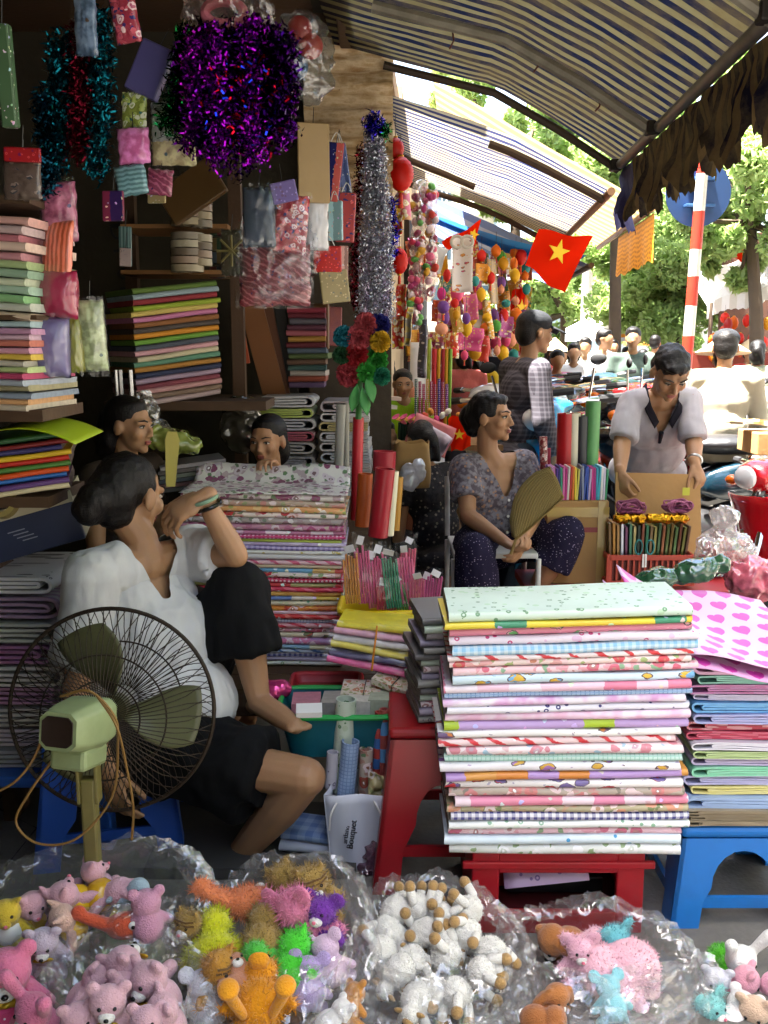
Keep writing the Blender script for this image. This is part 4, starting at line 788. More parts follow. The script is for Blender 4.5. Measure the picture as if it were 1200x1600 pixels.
def face_parts(body, c, R, s=1.0, lids=.5):
    T = lambda x, y, z: V(c) + R @ V((x * s, y * s, z * s))
    for q in (-1, 1):
        Re = R @ rotm(0, 0, -q * 14)
        e = obj('eye', MB().ell(T(q * .031, .0765, .005), (.0125 * s, .009 * s, .0058 * s), Re, 12, 8), M_EYE, body); obj('iris', MB().ell(T(q * .031, .083, .0048), (.0055 * s, .004 * s, .0054 * s), Re, 10, 7), M_IRIS, e)
        obj('upper_lid', MB().tube([T(q * .018, .083, .006), T(q * .027, .0875, .0115), T(q * .037, .0845, .0115), T(q * .046, .075, .006)], [.0014 * s, .0026 * s, .0026 * s, .0014 * s], 6), M_BROW, body)
        obj('eyebrow', MB().tube([T(q * .014, .0925, .0265), T(q * .032, .089, .0325), T(q * .052, .073, .028)], [.0028 * s, .0036 * s, .0012 * s], 6), M_BROW, body)
    lp = MB(); lp.ell(T(0, .0875, -.0545), (.021 * s, .0085 * s, .0052 * s), R, 12, 7); obj('upper_lip', lp, M_LIP, body); lp = MB(); lp.ell(T(0, .0865, -.0625), (.018 * s, .0085 * s, .006 * s), R, 12, 7); obj('lower_lip', lp, M_LIP, body)
def hand(mb, wr, d, n, side=1, curl=(35, 40, 30), s=1.0, spread=.12, thumb=35, seed=0):
    """d: direction to the fingers, n: where the palm faces, side: +1 thumb on d x n side"""
    wr = V(wr); d = V(d).normalized(); n = (V(n) - d * V(n).dot(d)).normalized(); l = d.cross(n) * side
    B = Matrix((l, d, n)).transposed()
    mb.ell(wr + d * .048 * s, (.039 * s, .052 * s, .016 * s), B, 12, 8); mb.cap(wr - d * .015 * s, .026 * s, wr + d * .03 * s, .024 * s, 10)
    for k, (o, L) in enumerate(((.029, .95), (.0098, 1.05), (-.0098, 1.0), (-.028, .82))):
        p = wr + d * (.088 - .004 * abs(k - 1.3)) * s + l * o * s; q = (d + l * spread * (1.4 - k) * .55).normalized(); r = .0088 * s
        ang = 0
        mb.cap(wr + d * .05 * s + l * o * .9 * s, r * 1.1, p, r * 1.1, 8)
        for j, (ln, cv) in enumerate(zip((.040, .026, .021), curl)):
            ang += radians(cv + (k * 3)); v_ = q * cos(ang) + n * sin(ang); p2 = p + v_ * ln * L * s; mb.cap(p, r * (1 - .08 * j), p2, r * (.93 - .08 * j), 8); p = p2
    t0 = wr + d * .02 * s + l * .024 * s; th = radians(thumb); v1 = (d * cos(th) + l * sin(th) * .9 + n * .35).normalized(); p1 = t0 + v1 * .045 * s; v2 = (v1 + d * .5 + n * .3).normalized(); p2 = p1 + v2 * .03 * s; p3 = p2 + (v2 + d * .3).normalized() * .024 * s
    mb.cap(t0, .014 * s, p1, .0105 * s, 8); mb.cap(p1, .0105 * s, p2, .0095 * s, 8); mb.cap(p2, .0095 * s, p3, .008 * s, 8)
def limb(mb, a, ra, b, rb, bulge=0.0, at=.35, n=12, f0=False, f1=False):
    a, b = V(a), V(b)
    if bulge: m_ = a.lerp(b, at); r_ = lerp(ra, rb, at) + bulge; mb.cap(a, ra, m_, r_, n, f0, False); mb.cap(m_, r_, b, rb, n, False, f1)
    else: mb.cap(a, ra, b, rb, n, f0, f1)
def person(label, J, skin=M_SKIN, voxel=.006, s=1.0, male=False, group=None, face=True, build=1.0):
    """returns thing, body; J holds joint points. Body is one continuous skin."""
    t = thing('person', label, 'person', J.get('base', V((J['hip'].x, J['hip'].y, 0))), group=group); mb = MB(); c = J['head']; R = J['hR']; hs = J.get('hs', 1.0)
    head_pieces(mb, c, R, hs, male); nb_ = J['neck']; mb.cap(c + R @ V((0, -.022, -.055)) * hs, .046 * hs, nb_, .049 * hs, 12); B = J['tR']
    sm = (J['shL'] + J['shR']) / 2
    mb.cap(nb_, .05, sm, .065, 12); limb(mb, J['shL'].lerp(sm, .25), .055 * build, J['shR'].lerp(sm, .25), .055 * build)
    ch = sm.lerp(J['hip'], .30); mb.ell(ch, (.150 * s * build, .098 * s * build, .16 * s), B); mb.ell(sm.lerp(J['hip'], .65), (.132 * s * build, .098 * s * build, .16 * s), B); mb.ell(J['hip'], (.155 * s * build, .115 * s * build, .11 * s), B)
    for q in ('L', 'R'):
        if 'el' + q in J:
            limb(mb, J['sh' + q], .049 * s * build, J['el' + q], .037 * s * build, .004); limb(mb, J['el' + q], .038 * s * build, J['wr' + q], .025 * s * build, .004, .25)
            h = J.get('hand' + q)
            if h: hand(mb, J['wr' + q], **h)
        if 'kn' + q in J:
            hp = J['hip' + q]; limb(mb, hp, .082 * s * build, J['kn' + q], .056 * s * build); limb(mb, J['kn' + q], .054 * s * build, J['an' + q], .034 * s * build, .012, .3)
            if 'toe' + q in J:
                an, to = J['an' + q], J['toe' + q]; mid = an.lerp(to, .55); mb.cap(an, .036 * s, mid, .035 * s); mb.cap(mid, .035 * s, to, .025 * s); hl = an - (to - an).normalized() * .03; mb.cap(an, .033 * s, hl - V((0, 0, .02)), .026 * s)
                up_ = J.get('footup', V((0, 0, 1))); sdv = (to - an).normalized().cross(up_).normalized()
                for k in range(5): mb.cap(to + sdv * (k - 2) * .0125, .0095, to + (to - an).normalized() * (.03 - .005 * abs(k - 1)) + sdv * (k - 2) * .014, .0085 if k else .011, 8)
    body = obj('body', blob(mb, voxel, 3), skin, t, sharp=0)
    if face: face_parts(body, c, R, hs)
    return t, body
def garment(t, name, fn, m, voxel=.009, wr=((11, 11, 5), .010), smooth=5, cut=None, wr2=((30, 30, 14), .004)):
    mb = MB(); fn(mb); return obj(name, blob(mb, voxel, smooth, wr, cut, wr2), m, t, sharp=0)
def torso_cloth(mb, J, k=1.12, s=1.0, build=1.0, lo=1.0, neckr=.06):
    sm = (J['shL'] + J['shR']) / 2; B = J['tR']; mb.cap(J['shL'].lerp(sm, .2), .064 * build, J['shR'].lerp(sm, .2), .064 * build, 12); mb.cap(sm + (J['neck'] - sm) * .35, neckr, sm, .075, 12)
    mb.ell(sm.lerp(J['hip'], .30), (.152 * k * s * build, .100 * k * s * build, .165 * s), B); mb.ell(sm.lerp(J['hip'], .65), (.138 * k * s * build, .104 * k * s * build, .16 * s), B); mb.ell(J['hip'] + (J['hip'] - sm) * (lo - 1), (.158 * k * s * build, .118 * k * s * build, .105 * s), B)
def sleeve(mb, a, b, f, r0, r1): a, b = V(a), V(b); e = a.lerp(b, f); mb.cap(a, r0, e, r1, 14, False, True)

# ---------------- woman in white with her chin on her hand
Yw = 2.78
A = dict(head=P(205, 774, 2.80), hR=frame((.48, .86, -.20)), hs=1.08, neck=P(219, 842, 2.78), tR=frame((.72, -.69, 0), (-.05, .05, 1)), shR=P(146, 896, 2.64), shL=P(300, 864, 2.90), hip=P(215, 1150, 2.78),
         elL=P(368, 868, 2.76), wrL=P(318, 778, 2.73), elR=P(118, 1085, 2.60), wrR=P(168, 1200, 2.52), hipL=P(240, 1150, 2.86), hipR=P(200, 1165, 2.70), knL=P(372, 925, 2.80), anL=P(405, 1098, 2.74), toeL=P(462, 1134, 2.60),
         knR=P(478, 1215, 2.48), anR=P(360, 1352, 2.66), toeR=P(392, 1400, 2.55), base=V((P(215, 1150, 2.78).x, 2.78, 0)))
A['handL'] = dict(d=P(246, 812, 2.69) - P(318, 772, 2.73), n=V((.55, .75, -.45)), side=-1, curl=(34, 26, 18), s=1.06, spread=.10, thumb=40)
A['handR'] = dict(d=P(190, 1270, 2.5) - P(170, 1200, 2.52), n=V((.3, .8, .2)), side=1, curl=(15, 20, 15), s=1.05)
tA, bA = person('woman in white blouse and black trousers resting her chin on her hand', A, M_SKIN, .0046)
sm = (A['shL'] + A['shR']) / 2
def top_(mb):
    torso_cloth(mb, A, 1.14, 1.02, 1.0, 1.05); sleeve(mb, A['shL'], A['elL'], .62, .074, .066); sleeve(mb, A['shR'], A['elR'], .72, .068, .072)
    mb.ell(P(228, 1005, 2.76), (.19, .14, .20), rotm(0, 8, 0)); mb.ell(P(262, 1080, 2.74), (.185, .15, .15), rotm(0, 20, 0)); mb.ell(P(328, 1085, 2.70), (.055, .09, .10), rotm(0, -30, 0))
Rt = A['tR']; nk = P(232, 880, 2.62)
def vcut(p):
    q = Rt.transposed() @ (V(p) - sm)          # x right, y forward, z up in the torso frame
    return (q.y > -.01 and q.z > -.085 and abs(q.x) < .008 + (q.z + .085) * .46) or (q.z > .035 and abs(q.x) < .075)
garment(tA, 'blouse', top_, cloth('#d9dadb'), .006, ((6, 9, 3.5), .018, 1), 4, vcut, ((24, 24, 8), .005, 1))
def pants(mb):
    mb.ell(A['hip'], (.17, .14, .13), A['tR']); limb(mb, A['hipL'], .115, A['knL'] + V((.0, 0, .004)), .086); 
    e = A['knL'].lerp(A['anL'], .52); mb.cap(A['knL'], .086, e, .098, 14, False, True); limb(mb, A['hipR'], .125, A['knR'].lerp(A['hipR'], .22), .105, 0, .35, 14, False, True)
    mb.cap(A['knR'].lerp(A['hipR'], .5), .105, A['knR'].lerp(A['hipR'], .24) + V((-.02, 0, -.06)), .098, 14, False, True)
garment(tA, 'trousers', pants, cloth('#0c0d0f'), .008, ((8, 8, 6), .020, 1), 4, None, ((26, 26, 12), .006))
def hairA(mb):
    R = A['hR']; c = A['head']; T = lambda x, y, z: c + R @ V((x, y, z)) * 1.06
    mb.ell(T(0, -.026, .036), (.085, .10, .09), R); mb.ell(T(0, -.075, .0), (.078, .075, .085), R); mb.ell(T(.0, -.06, -.05), (.062, .06, .05), R)
    for x, y, z, r in ((.0, -.13, -.02, .055), (-.01, -.14, -.045, .05)): mb.ell(T(x, y, z), r)
hA = garment(tA, 'hair', hairA, M_HAIR, .0055, ((40, 40, 14), .003), 4, None, ((110, 110, 30), .002))
# bangles on the raised wrist
wd = (A['wrL'] - A['elL']).normalized(); Rb = frame(wd) @ rotm(90, 0, 0)
for k, (c_, f) in enumerate((('#7f9c80', .965), ('#1c1a18', .86))):
    ctr = A['elL'].lerp(A['wrL'], f); ring = [ctr + (Rb @ V((cos(a), sin(a), .12 * sin(a)))) * (.036 + .002 * k) for a in (2 * pi * i / 28 for i in range(28))]
    o = obj('bangle', MB().tube(ring, .0062, 8, closed=True), mat(c_, .2, var=.1), None); tag(o, ('pale jade' if k == 0 else 'black') + ' bangle on the wrist of the woman in white', 'bangle')
# ---------------- woman with the woven fan
Yb = 4.4
Bd = dict(head=P(768, 652, Yb), hR=frame((.86, -.5, .0)), hs=1.0, neck=P(762, 706, Yb + .02), tR=frame((.45, -.89, 0)), shR=P(727, 731, Yb - .02), shL=P(817, 723, Yb + .08), hip=P(768, 850, Yb + .08),
          elR=P(731, 806, Yb - .15), wrR=P(787, 845, Yb - .38), elL=P(838, 800, Yb - .02), wrL=P(818, 842, Yb - .32), hipR=P(745, 850, Yb + .02), hipL=P(800, 845, Yb + .1), knR=P(742, 868, Yb - .38), anR=P(752, 968, Yb - .34), toeR=P(770, 990, Yb - .48),
          knL=P(884, 838, Yb - .2), anL=P(828, 940, Yb - .15), toeL=P(815, 975, Yb - .28), base=P(768, 850, Yb + .08))
Bd['base'] = V((Bd['hip'].x, Bd['hip'].y, 0))
Bd['handR'] = dict(d=P(812, 862, Yb - .44) - P(787, 845, Yb - .38), n=V((.3, .2, 1)), side=-1, curl=(45, 50, 30), s=.95)
Bd['handL'] = dict(d=P(808, 872, Yb - .40) - P(818, 842, Yb - .32), n=V((-.6, .5, .2)), side=-1, curl=(20, 30, 25), s=.95)
tB, bB = person('seated woman in grey flowered blouse holding a woven hand fan', Bd, M_SKIN3, .006)
smB = (Bd['shL'] + Bd['shR']) / 2; RtB = Bd['tR']
def topB(mb): torso_cloth(mb, Bd, 1.2, 1.0, 1.02); sleeve(mb, Bd['shR'], Bd['elR'], .66, .072, .074); sleeve(mb, Bd['shL'], Bd['elL'], .6, .072, .074)
def vcutB(p):
    q = RtB.transposed() @ (V(p) - smB); return (q.y > 0 and q.z > -.13 and abs(q.x) < .008 + (q.z + .13) * .42) or (q.z > .03 and abs(q.x) < .075)
garment(tB, 'blouse', topB, cloth('#8f8a94', 'flower', a='#b08a74', b='#5f5660'), .008, ((10, 10, 5), .010), 5, vcutB)
for k in range(3):
    bz = -.145 - .075 * k; q = smB + RtB @ V((.004, .132 - .004 * k, bz)); obj('button', MB().lathe([(.0065, -.002), (.0065, .002)], q, 10, frame((RtB @ V((0, 1, 0)))) @ rotm(90, 0, 0)), M_WHITE, tB)
def pantsB(mb):
    mb.ell(Bd['hip'], (.18, .15, .12), RtB); limb(mb, Bd['hipR'], .11, Bd['knR'], .09); limb(mb, Bd['hipL'], .11, Bd['knL'], .088); mb.cap(Bd['knR'], .092, Bd['knR'].lerp(Bd['anR'], .62), .092, 14, False, True); mb.cap(Bd['knL'], .09, Bd['knL'].lerp(Bd['anL'], .42), .098, 14, False, True)
garment(tB, 'trousers', pantsB, cloth('#241e38', 'dots', a='#a89cb4'), .009, ((9, 9, 6), .014), 4)
def hairB(mb):
    R = Bd['hR']; c = Bd['head']; T = lambda x, y, z: c + R @ V((x, y, z)); mb.ell(T(0, -.024, .04), (.082, .094, .084), R); mb.ell(T(0, .03, .082), (.06, .045, .026), R); mb.ell(T(0, -.075, .005), (.07, .06, .07), R); mb.ell(T(0, -.115, .0), (.05, .045, .055), R); mb.ell(T(0, -.09, -.05), (.05, .045, .045), R)
garment(tB, 'hair', hairB, M_HAIR, .007, ((30, 30, 30), .005), 3, None, ((70, 70, 22), .003))
# woven hand fan
hf = thing('woven_hand_fan', 'tan woven palm hand fan held by the seated woman', 'hand fan', P(805, 855, 3.96))
def FQ(u, v, b=0.0): return P(u, v, 3.93 + (880 - u) * .0003 + b)
nb = NB('woven_palm'); x, y, _ = nb.xyz(nb.tc.outputs['UV']); f1 = nb.ma('SINE', nb.ma('MULTIPLY', x, 420)); f2 = nb.ma('SINE', nb.ma('MULTIPLY', y, 700)); hgt = nb.ma('MULTIPLY_ADD', f2, .35, f1)
nb.bsdf(nb.mix(nb.ma('MULTIPLY_ADD', hgt, .16, .5), C('#75623a'), C('#9c8850')), .65, 0, .3, nb.bump(hgt, .5, .004)); M_WEAVE = nb.m
edgeL = [(800, 838), (796, 812), (802, 780), (815, 757), (835, 738), (858, 729)]; edgeR = [(806, 842), (820, 832), (836, 818), (852, 802), (866, 790), (880, 778)]
def ev(E, t): 
    f = t * (len(E) - 1); i = min(int(f), len(E) - 2); k = f - i; return lerp(E[i][0], E[i + 1][0], k), lerp(E[i][1], E[i + 1][1], k)
def fanf(a, b):
    l_, r_ = ev(edgeL, b), ev(edgeR, b); bow = sin(pi * a) * 4 * b; return FQ(lerp(l_[0], r_[0], a) + bow * .6, lerp(l_[1], r_[1], a) - bow, -.012 * sin(pi * a))
obj('blade', MB().grid(fanf, 14, 16, lambda a, b: (a * .2 * (.4 + b), b * .32)), M_WEAVE, hf, sharp=0, solid=.003)
obj('spine', MB().tube([FQ(798, 866, -.01), FQ(806, 843, -.004), FQ(836, 818.5, -.004), FQ(880, 778, -.004)], [.007, .006, .004, .003], 8), mat('#8a7038', .5), hf); obj('binding', MB().tube([FQ(858, 729), FQ(866, 752), FQ(880, 778)], .0055, 8), mat('#7a6420', .6), hf)
# white metal chair
ch = thing('metal_chair', 'white painted metal chair under the woman with the fan', 'chair', Bd['base']); M_CHP = mat('#d8d6d0', .4, dirt=.2)
zs_ = P(800, 868, 4.1).z; xl, xr = P(708, 870, 4.15).x, P(840, 870, 4.15).x
obj('seat', MB().box(((xl + xr) / 2, 4.33, zs_ - .01), (xr - xl, .4, .025)), M_CHP, ch, smooth=False, bev=.006)
for x in (xl, xr):
    for y in (4.12, 4.54): obj('leg', MB().tube([(x, y, zs_ - .02), (x, y, 0)], .012, 10), M_CHP, ch)
for z in (.16,): obj('stretcher', MB().tube([(xl, 4.12, z), (xr, 4.12, z)], .009, 8), M_CHP, ch); obj('stretcher', MB().tube([(xl, 4.12, z + .03), (xl, 4.54, z + .03)], .009, 8), M_CHP, ch)
for x in (xl, xr): obj('back_post', MB().tube([(x, 4.54, zs_), (x, 4.6, zs_ + .28)], .012, 10), M_CHP, ch)
obj('backrest', MB().box(((xl + xr) / 2, 4.6, zs_ + .27), (xr - xl, .02, .07)), M_CHP, ch, smooth=False, bev=.006)
# ---------------- man bending over a cardboard sheet
D = dict(head=P(1047, 582, 4.42), hR=frame((.06, -.72, -.62), (.05, -.6, .75)), hs=1.05, neck=P(1034, 612, 4.62), tR=frame((.02, -.80, -.52), (0, -.52, .85)), shR=P(984, 628, 4.62), shL=P(1078, 622, 4.62), hip=P(1012, 735, 4.92),
         elR=P(972, 690, 4.52), wrR=P(969, 738, 4.36), elL=P(1084, 690, 4.52), wrL=P(1085, 724, 4.38), hipR=P(990, 742, 4.95), hipL=P(1034, 742, 4.95), base=V((P(1012, 735, 4.92).x, 4.95, 0)))
D['knR'] = V((D['hipR'].x, 4.88, .46)); D['anR'] = V((D['hipR'].x, 4.98, .08)); D['knL'] = V((D['hipL'].x, 4.88, .46)); D['anL'] = V((D['hipL'].x, 4.98, .08)); D['toeR'] = D['anR'] + V((0, -.14, -.05)); D['toeL'] = D['anL'] + V((0, -.14, -.05))
D['handR'] = dict(d=V((.1, -.35, -.9)), n=V((.6, .6, .1)), side=1, curl=(40, 50, 40)); D['handL'] = dict(d=V((.25, -.4, -.8)), n=V((-.4, .6, -.1)), side=-1, curl=(45, 50, 40))
tD, bD = person('man in grey polo with dark collar bending over a cardboard sheet', D, M_SKIN2, .006, 1.08, True)
smD = (D['shL'] + D['shR']) / 2; RtD = D['tR']
def topD(mb): torso_cloth(mb, D, 1.16, 1.06, 1.05, 1.0); sleeve(mb, D['shR'], D['elR'], .95, .061, .068); sleeve(mb, D['shL'], D['elL'], .95, .061, .068)
def vcutD(p):
    q = RtD.transposed() @ (V(p) - smD); return (q.y > 0 and q.z > -.12 and abs(q.x) < .006 + (q.z + .12) * .34) or (q.z > .05 and abs(q.x) < .07)
garment(tD, 'polo_shirt', topD, cloth('#aaa6ac'), .008, ((8, 8, 5), .012), 5, vcutD)
for s_ in (-1, 1):
    m = MB(); Q = lambda x, y, z: smD + RtD @ V((x, y, z))
    col_ = [(s_ * .062, -.06, .062), (s_ * .072, .02, .06), (s_ * .062, .075, .025), (s_ * .022, .118, -.04)]; m.grid(lambda a, b: Q(*[lerp(c0, c1, 1) for c0, c1 in zip(*[ [0, 0, 0], V(col_[min(2, int(a * 3))]).lerp(V(col_[min(2, int(a * 3)) + 1]), a * 3 - min(2, int(a * 3))) ])]) + RtD @ V((s_ * .028 * b * (1 - .3 * a), .014 * b, -.038 * b * (1 - .2 * a))), 12, 4)
    obj('collar', m, cloth('#1d1a24'), tD, sharp=0, solid=.004)
obj('placket', MB().tube([smD + RtD @ V((0, .122, -.10)), smD + RtD @ V((0, .128, -.16))], [.012, .008], 6), cloth('#1d1a24'), tD)
def pantsD(mb):
    mb.ell(D['hip'] + V((0, .02, -.03)), (.165, .135, .11), frame((0, -1, 0)))
    for q in 'LR': limb(mb, D['hip' + q], .098, D['kn' + q], .078); mb.cap(D['kn' + q], .078, D['an' + q], .07, 12, False, True)
garment(tD, 'jeans', pantsD, cloth('#a8b8c0'), .010)
def hairD(mb):
    R = D['hR']; T = lambda x, y, z: D['head'] + R @ V((x, y, z)) * 1.05; mb.ell(T(0, -.018, .05), (.083, .096, .075), R); mb.ell(T(0, -.05, .01), (.08, .065, .08), R); mb.ell(T(0, .055, .075), (.06, .035, .025), R)
garment(tD, 'hair', hairD, M_HAIR, .007, ((40, 40, 40), .006), 3)
wring = [D['elL'].lerp(D['wrL'], .86) + frame(D['wrL'] - D['elL']) @ rotm(90, 0, 0) @ V((.033 * cos(a), .033 * sin(a), 0)) for a in (2 * pi * i / 20 for i in range(20))]
o = obj('wristwatch', MB().tube(wring, .006, 8, closed=True), M_STEEL, None); tag(o, 'steel watch on the wrist of the bending man', 'watch')
o = obj('cardboard_sheet', MB().prism([(0, 0), (P(1094, 740, 4.34).x - P(962, 740, 4.34).x, -.01), (P(1092, 872, 4.34).x - P(962, 740, 4.34).x, -.42), (.005, -.42)], 0, .012), M_CARD, None, smooth=False); o.location = P(962, 738, 4.34); o.rotation_euler = (radians(-6), 0, 0); tag(o, 'large brown cardboard sheet held by the man in the polo', 'cardboard')
# ================================================================ electric fan seen from behind
fc = P(172, 1112, 2.2); fy = V((-.02, .95, -.14)).normalized(); FR = frame(fy); fan = thing('electric_fan', 'old pale green pedestal fan with rusty wire cage, seen from behind', 'fan', (P(145, 1320, 2.16).x, 2.16, 0))
FS = S(172, 1112, 2.2); Rf = 160 * FS
def FL(x, y, z): return fc + FR @ V((x, y, z))
M_RUST = mat('#2e241a', .55, .6, var=.4, vs=30, bump=.3); M_FAN = mat('#9fae7c', .45, var=.12, vs=6, dirt=.35); M_BLADE = mat('#5e6040', .4, var=.2, vs=5, dirt=.4)
def circ(r, y, n=72): return [FL(r * cos(2 * pi * k / n), y, r * sin(2 * pi * k / n)) for k in range(n)]
cage = obj('cage_rim', MB().tube(circ(Rf, .02), .0052, 8, closed=True), M_RUST, fan)
for nm, r, y in (('hoop', Rf * .60, -.062), ('hoop', Rf * .36, -.075), ('hoop', Rf * .62, .105)): obj(nm, MB().tube(circ(r, y), .0022, 6, closed=True), M_RUST, fan)
wires = MB()
def wire(a, tw, back):
    pts = []
    for k in range(9):
        f = k / 8; r = lerp(.16, 1.0, f) * Rf; aa = a + tw * max(0, f - .72) / .28
        y = (-.085 + .105 * (f ** 3.2)) if back else (.12 - .10 * f ** 3.2)
        pts.append(FL(r * cos(aa), y, r * sin(aa)))
    return pts
NW = 84
for k in range(NW):
    a = 2 * pi * k / NW
    for tw in (.075,): wires.tube(wire(a, tw if k % 2 else -tw, True), .0013, 4, cap=False)
    wires.tube(wire(a, -.05, False), .0012, 4, cap=False)
obj('cage_wires', wires, M_RUST, fan)['kind'] = 'stuff'
for k in range(3):
    a0_ = radians(100 + 120 * k)
    def bl(a, b, a0_=a0_):
        ang = a0_ + lerp(-.52, .52, a) * (.55 + .45 * sin(pi * min(1, b * .85 + .1))) + .25 * b; r = lerp(.035, Rf * .86, b) ; return FL(r * cos(ang), .045 + .05 * (a - .5) * (1 - .3 * b), r * sin(ang))
    obj('blade', MB().grid(bl, 12, 12), M_BLADE, fan, sharp=0, solid=.003)
obj('hub', MB().lathe([(.0, .08), (.028, .08), (.035, .06), (.035, .02), (.0, .02)], fc, 20, FR @ rotm(-90, 0, 0)), mat('#4a4a30', .5), fan)
# motor housing: rounded octagonal box tapering backwards, dark cap at the rear
mo = [P(124, 1135, 2.06)]
hb, hf_ = P(95, 1142, 1.995), P(150, 1122, 2.13)
ax = (hf_ - hb).normalized(); HR = frame(ax); L_ = (hf_ - hb).length
def oct_(w_, h, k=.32): return [(-w_, -h * (1 - k)), (-w_ * (1 - k), -h), (w_ * (1 - k), -h), (w_, -h * (1 - k)), (w_, h * (1 - k)), (w_ * (1 - k), h), (-w_ * (1 - k), h), (-w_, h * (1 - k))]
rings = []
for y, w_, h in ((-.012, .040, .036), (.0, .048, .044), (.03, .056, .05), (.10, .06, .056), (.15, .052, .05), (.17, .03, .03)): rings.append([hb + HR @ V((x, y, z)) for x, z in oct_(w_, h)])
obj('motor_housing', MB().rings(rings, flip=True), M_FAN, fan, smooth=True, bev=.006, bseg=3)
rings = [[hb + HR @ V((x, y, z)) for x, z in oct_(w_, h)] for y, w_, h in ((-.016, .036, .031), (-.006, .041, .036))]; obj('rear_cap', MB().rings(rings, flip=True), mat('#2a1c14', .5, var=.4, vs=30), fan, bev=.002)
nk = hb + HR @ V((.0, .075, -.06)); obj('neck_joint', MB().box(nk + V((0, 0, -.012)), (.09, .10, .05), HR), M_FAN, fan, smooth=False, bev=.01)
pb = V((nk.x + .012, nk.y + .02, 0)); pt = nk + V((.012, .02, -.03)); M_POST = mat('#7d7440', .5, var=.2, dirt=.4)
obj('post', MB().box(((pb.x + pt.x) / 2, pt.y, pt.z / 2 - .02), (.036, .03, pt.z - .05)), M_POST, fan, smooth=False, bev=.006)
for s_ in (-1, 1): obj('yoke_plate', MB().box((pt.x + s_ * .021, pt.y, pt.z - .05), (.008, .034, .11)), M_POST, fan, smooth=False, bev=.002)
obj('pivot_bolt', MB().tube([pt + V((-.03, -.0, -.01)), pt + V((.03, 0, -.01))], .006, 8), M_STEEL, fan)
obj('base', MB().lathe([(.0, 0), (.17, 0), (.17, .02), (.1, .045), (.03, .06), (.0, .06)], (pt.x, pt.y, 0), 28), M_FAN, fan)
def bez(pts, n=30):
    out = []; P_ = [V(p) for p in pts]; P_ = [P_[0] * 2 - P_[1]] + P_ + [P_[-1] * 2 - P_[-2]]
    for i in range(1, len(P_) - 2):
        for k in range(n // (len(P_) - 3)):
            t = k / (n // (len(P_) - 3)); a, b, c_, d = P_[i - 1:i + 3]; out.append(.5 * ((2 * b) + (c_ - a) * t + (2 * a - 5 * b + 4 * c_ - d) * t * t + (3 * b - a - 3 * c_ + d) * t ** 3))
    out.append(P_[-2]); return out
M_CORD = mat('#80602e', .55, var=.2)
obj('power_cord', MB().tube(bez([P(95, 1088, 2.02), P(140, 1080, 2.0), P(178, 1118, 2.0), P(184, 1160, 2.02), P(175, 1245, 2.04), P(120, 1310, 2.03), P(60, 1318, 2.02), P(25, 1285, 2.02), P(45, 1240, 2.03), P(80, 1190, 2.05)], 80), .003, 6), M_CORD, fan)
obj('power_cord', MB().tube(bez([P(150, 1085, 2.01), P(182, 1135, 2.0), P(198, 1200, 2.03), P(208, 1260, 2.05), P(206, 1312, 2.07)], 40), .003, 6), M_CORD, fan)
obj('power_cord', MB().tube(bez([P(75, 1120, 2.03), P(55, 1180, 2.03), P(25, 1220, 2.02), P(-10, 1240, 2.02)], 40), .003, 6), M_CORD, fan)

# ================================================================ plush toys
def fuzz(me, n, L, seed=0, w_=.0011):
    """short fur: thin triangles standing on the surface"""
    r_ = np.random.RandomState(seed); me.calc_loop_triangles(); nt_ = len(me.loop_triangles); tri = np.zeros(nt_ * 3, np.int32); me.loop_triangles.foreach_get('vertices', tri); tri = tri.reshape(-1, 3); ar = np.zeros(nt_, np.float32); me.loop_triangles.foreach_get('area', ar)
    nv = len(me.vertices); co = np.zeros(nv * 3, np.float32); me.vertices.foreach_get('co', co); co = co.reshape(-1, 3); no = np.zeros(nv * 3, np.float32); me.vertex_normals.foreach_get('vector', no); no = no.reshape(-1, 3)
    pick = r_.choice(nt_, n, p=ar / ar.sum()); b = r_.dirichlet((1, 1, 1), n); p = (co[tri[pick]] * b[:, :, None]).sum(1); nn = no[tri[pick, 0]]; d = nn + r_.normal(size=(n, 3)) * .38; d /= np.linalg.norm(d, axis=1)[:, None]
    s_ = np.cross(d, r_.normal(size=(n, 3))); s_ /= np.linalg.norm(s_, axis=1)[:, None]; l_ = L * (.6 + .7 * r_.rand(n, 1)); vs_ = np.stack([p - s_ * w_ - nn * .001, p + s_ * w_ - nn * .001, p + d * l_], 1).reshape(-1, 3)
    m2 = bpy.data.meshes.new('fur'); m2.vertices.add(3 * n); m2.vertices.foreach_set('co', vs_.astype(np.float32).ravel()); m2.loops.add(3 * n); m2.loops.foreach_set('vertex_index', np.arange(3 * n, dtype=np.int32)); m2.polygons.add(n); m2.polygons.foreach_set('loop_start', np.arange(0, 3 * n, 3, dtype=np.int32)); m2.polygons.foreach_set('loop_total', np.full(n, 3, np.int32)); m2.update(); return m2
M_EYEBK = mat('#0c0c0c', .12); TG = {}
def plush(c, rough=.9): return mat(c, rough, var=.10, vs=40, bump=.5, bs=260, spec=.15, Sheen_Weight=.35)
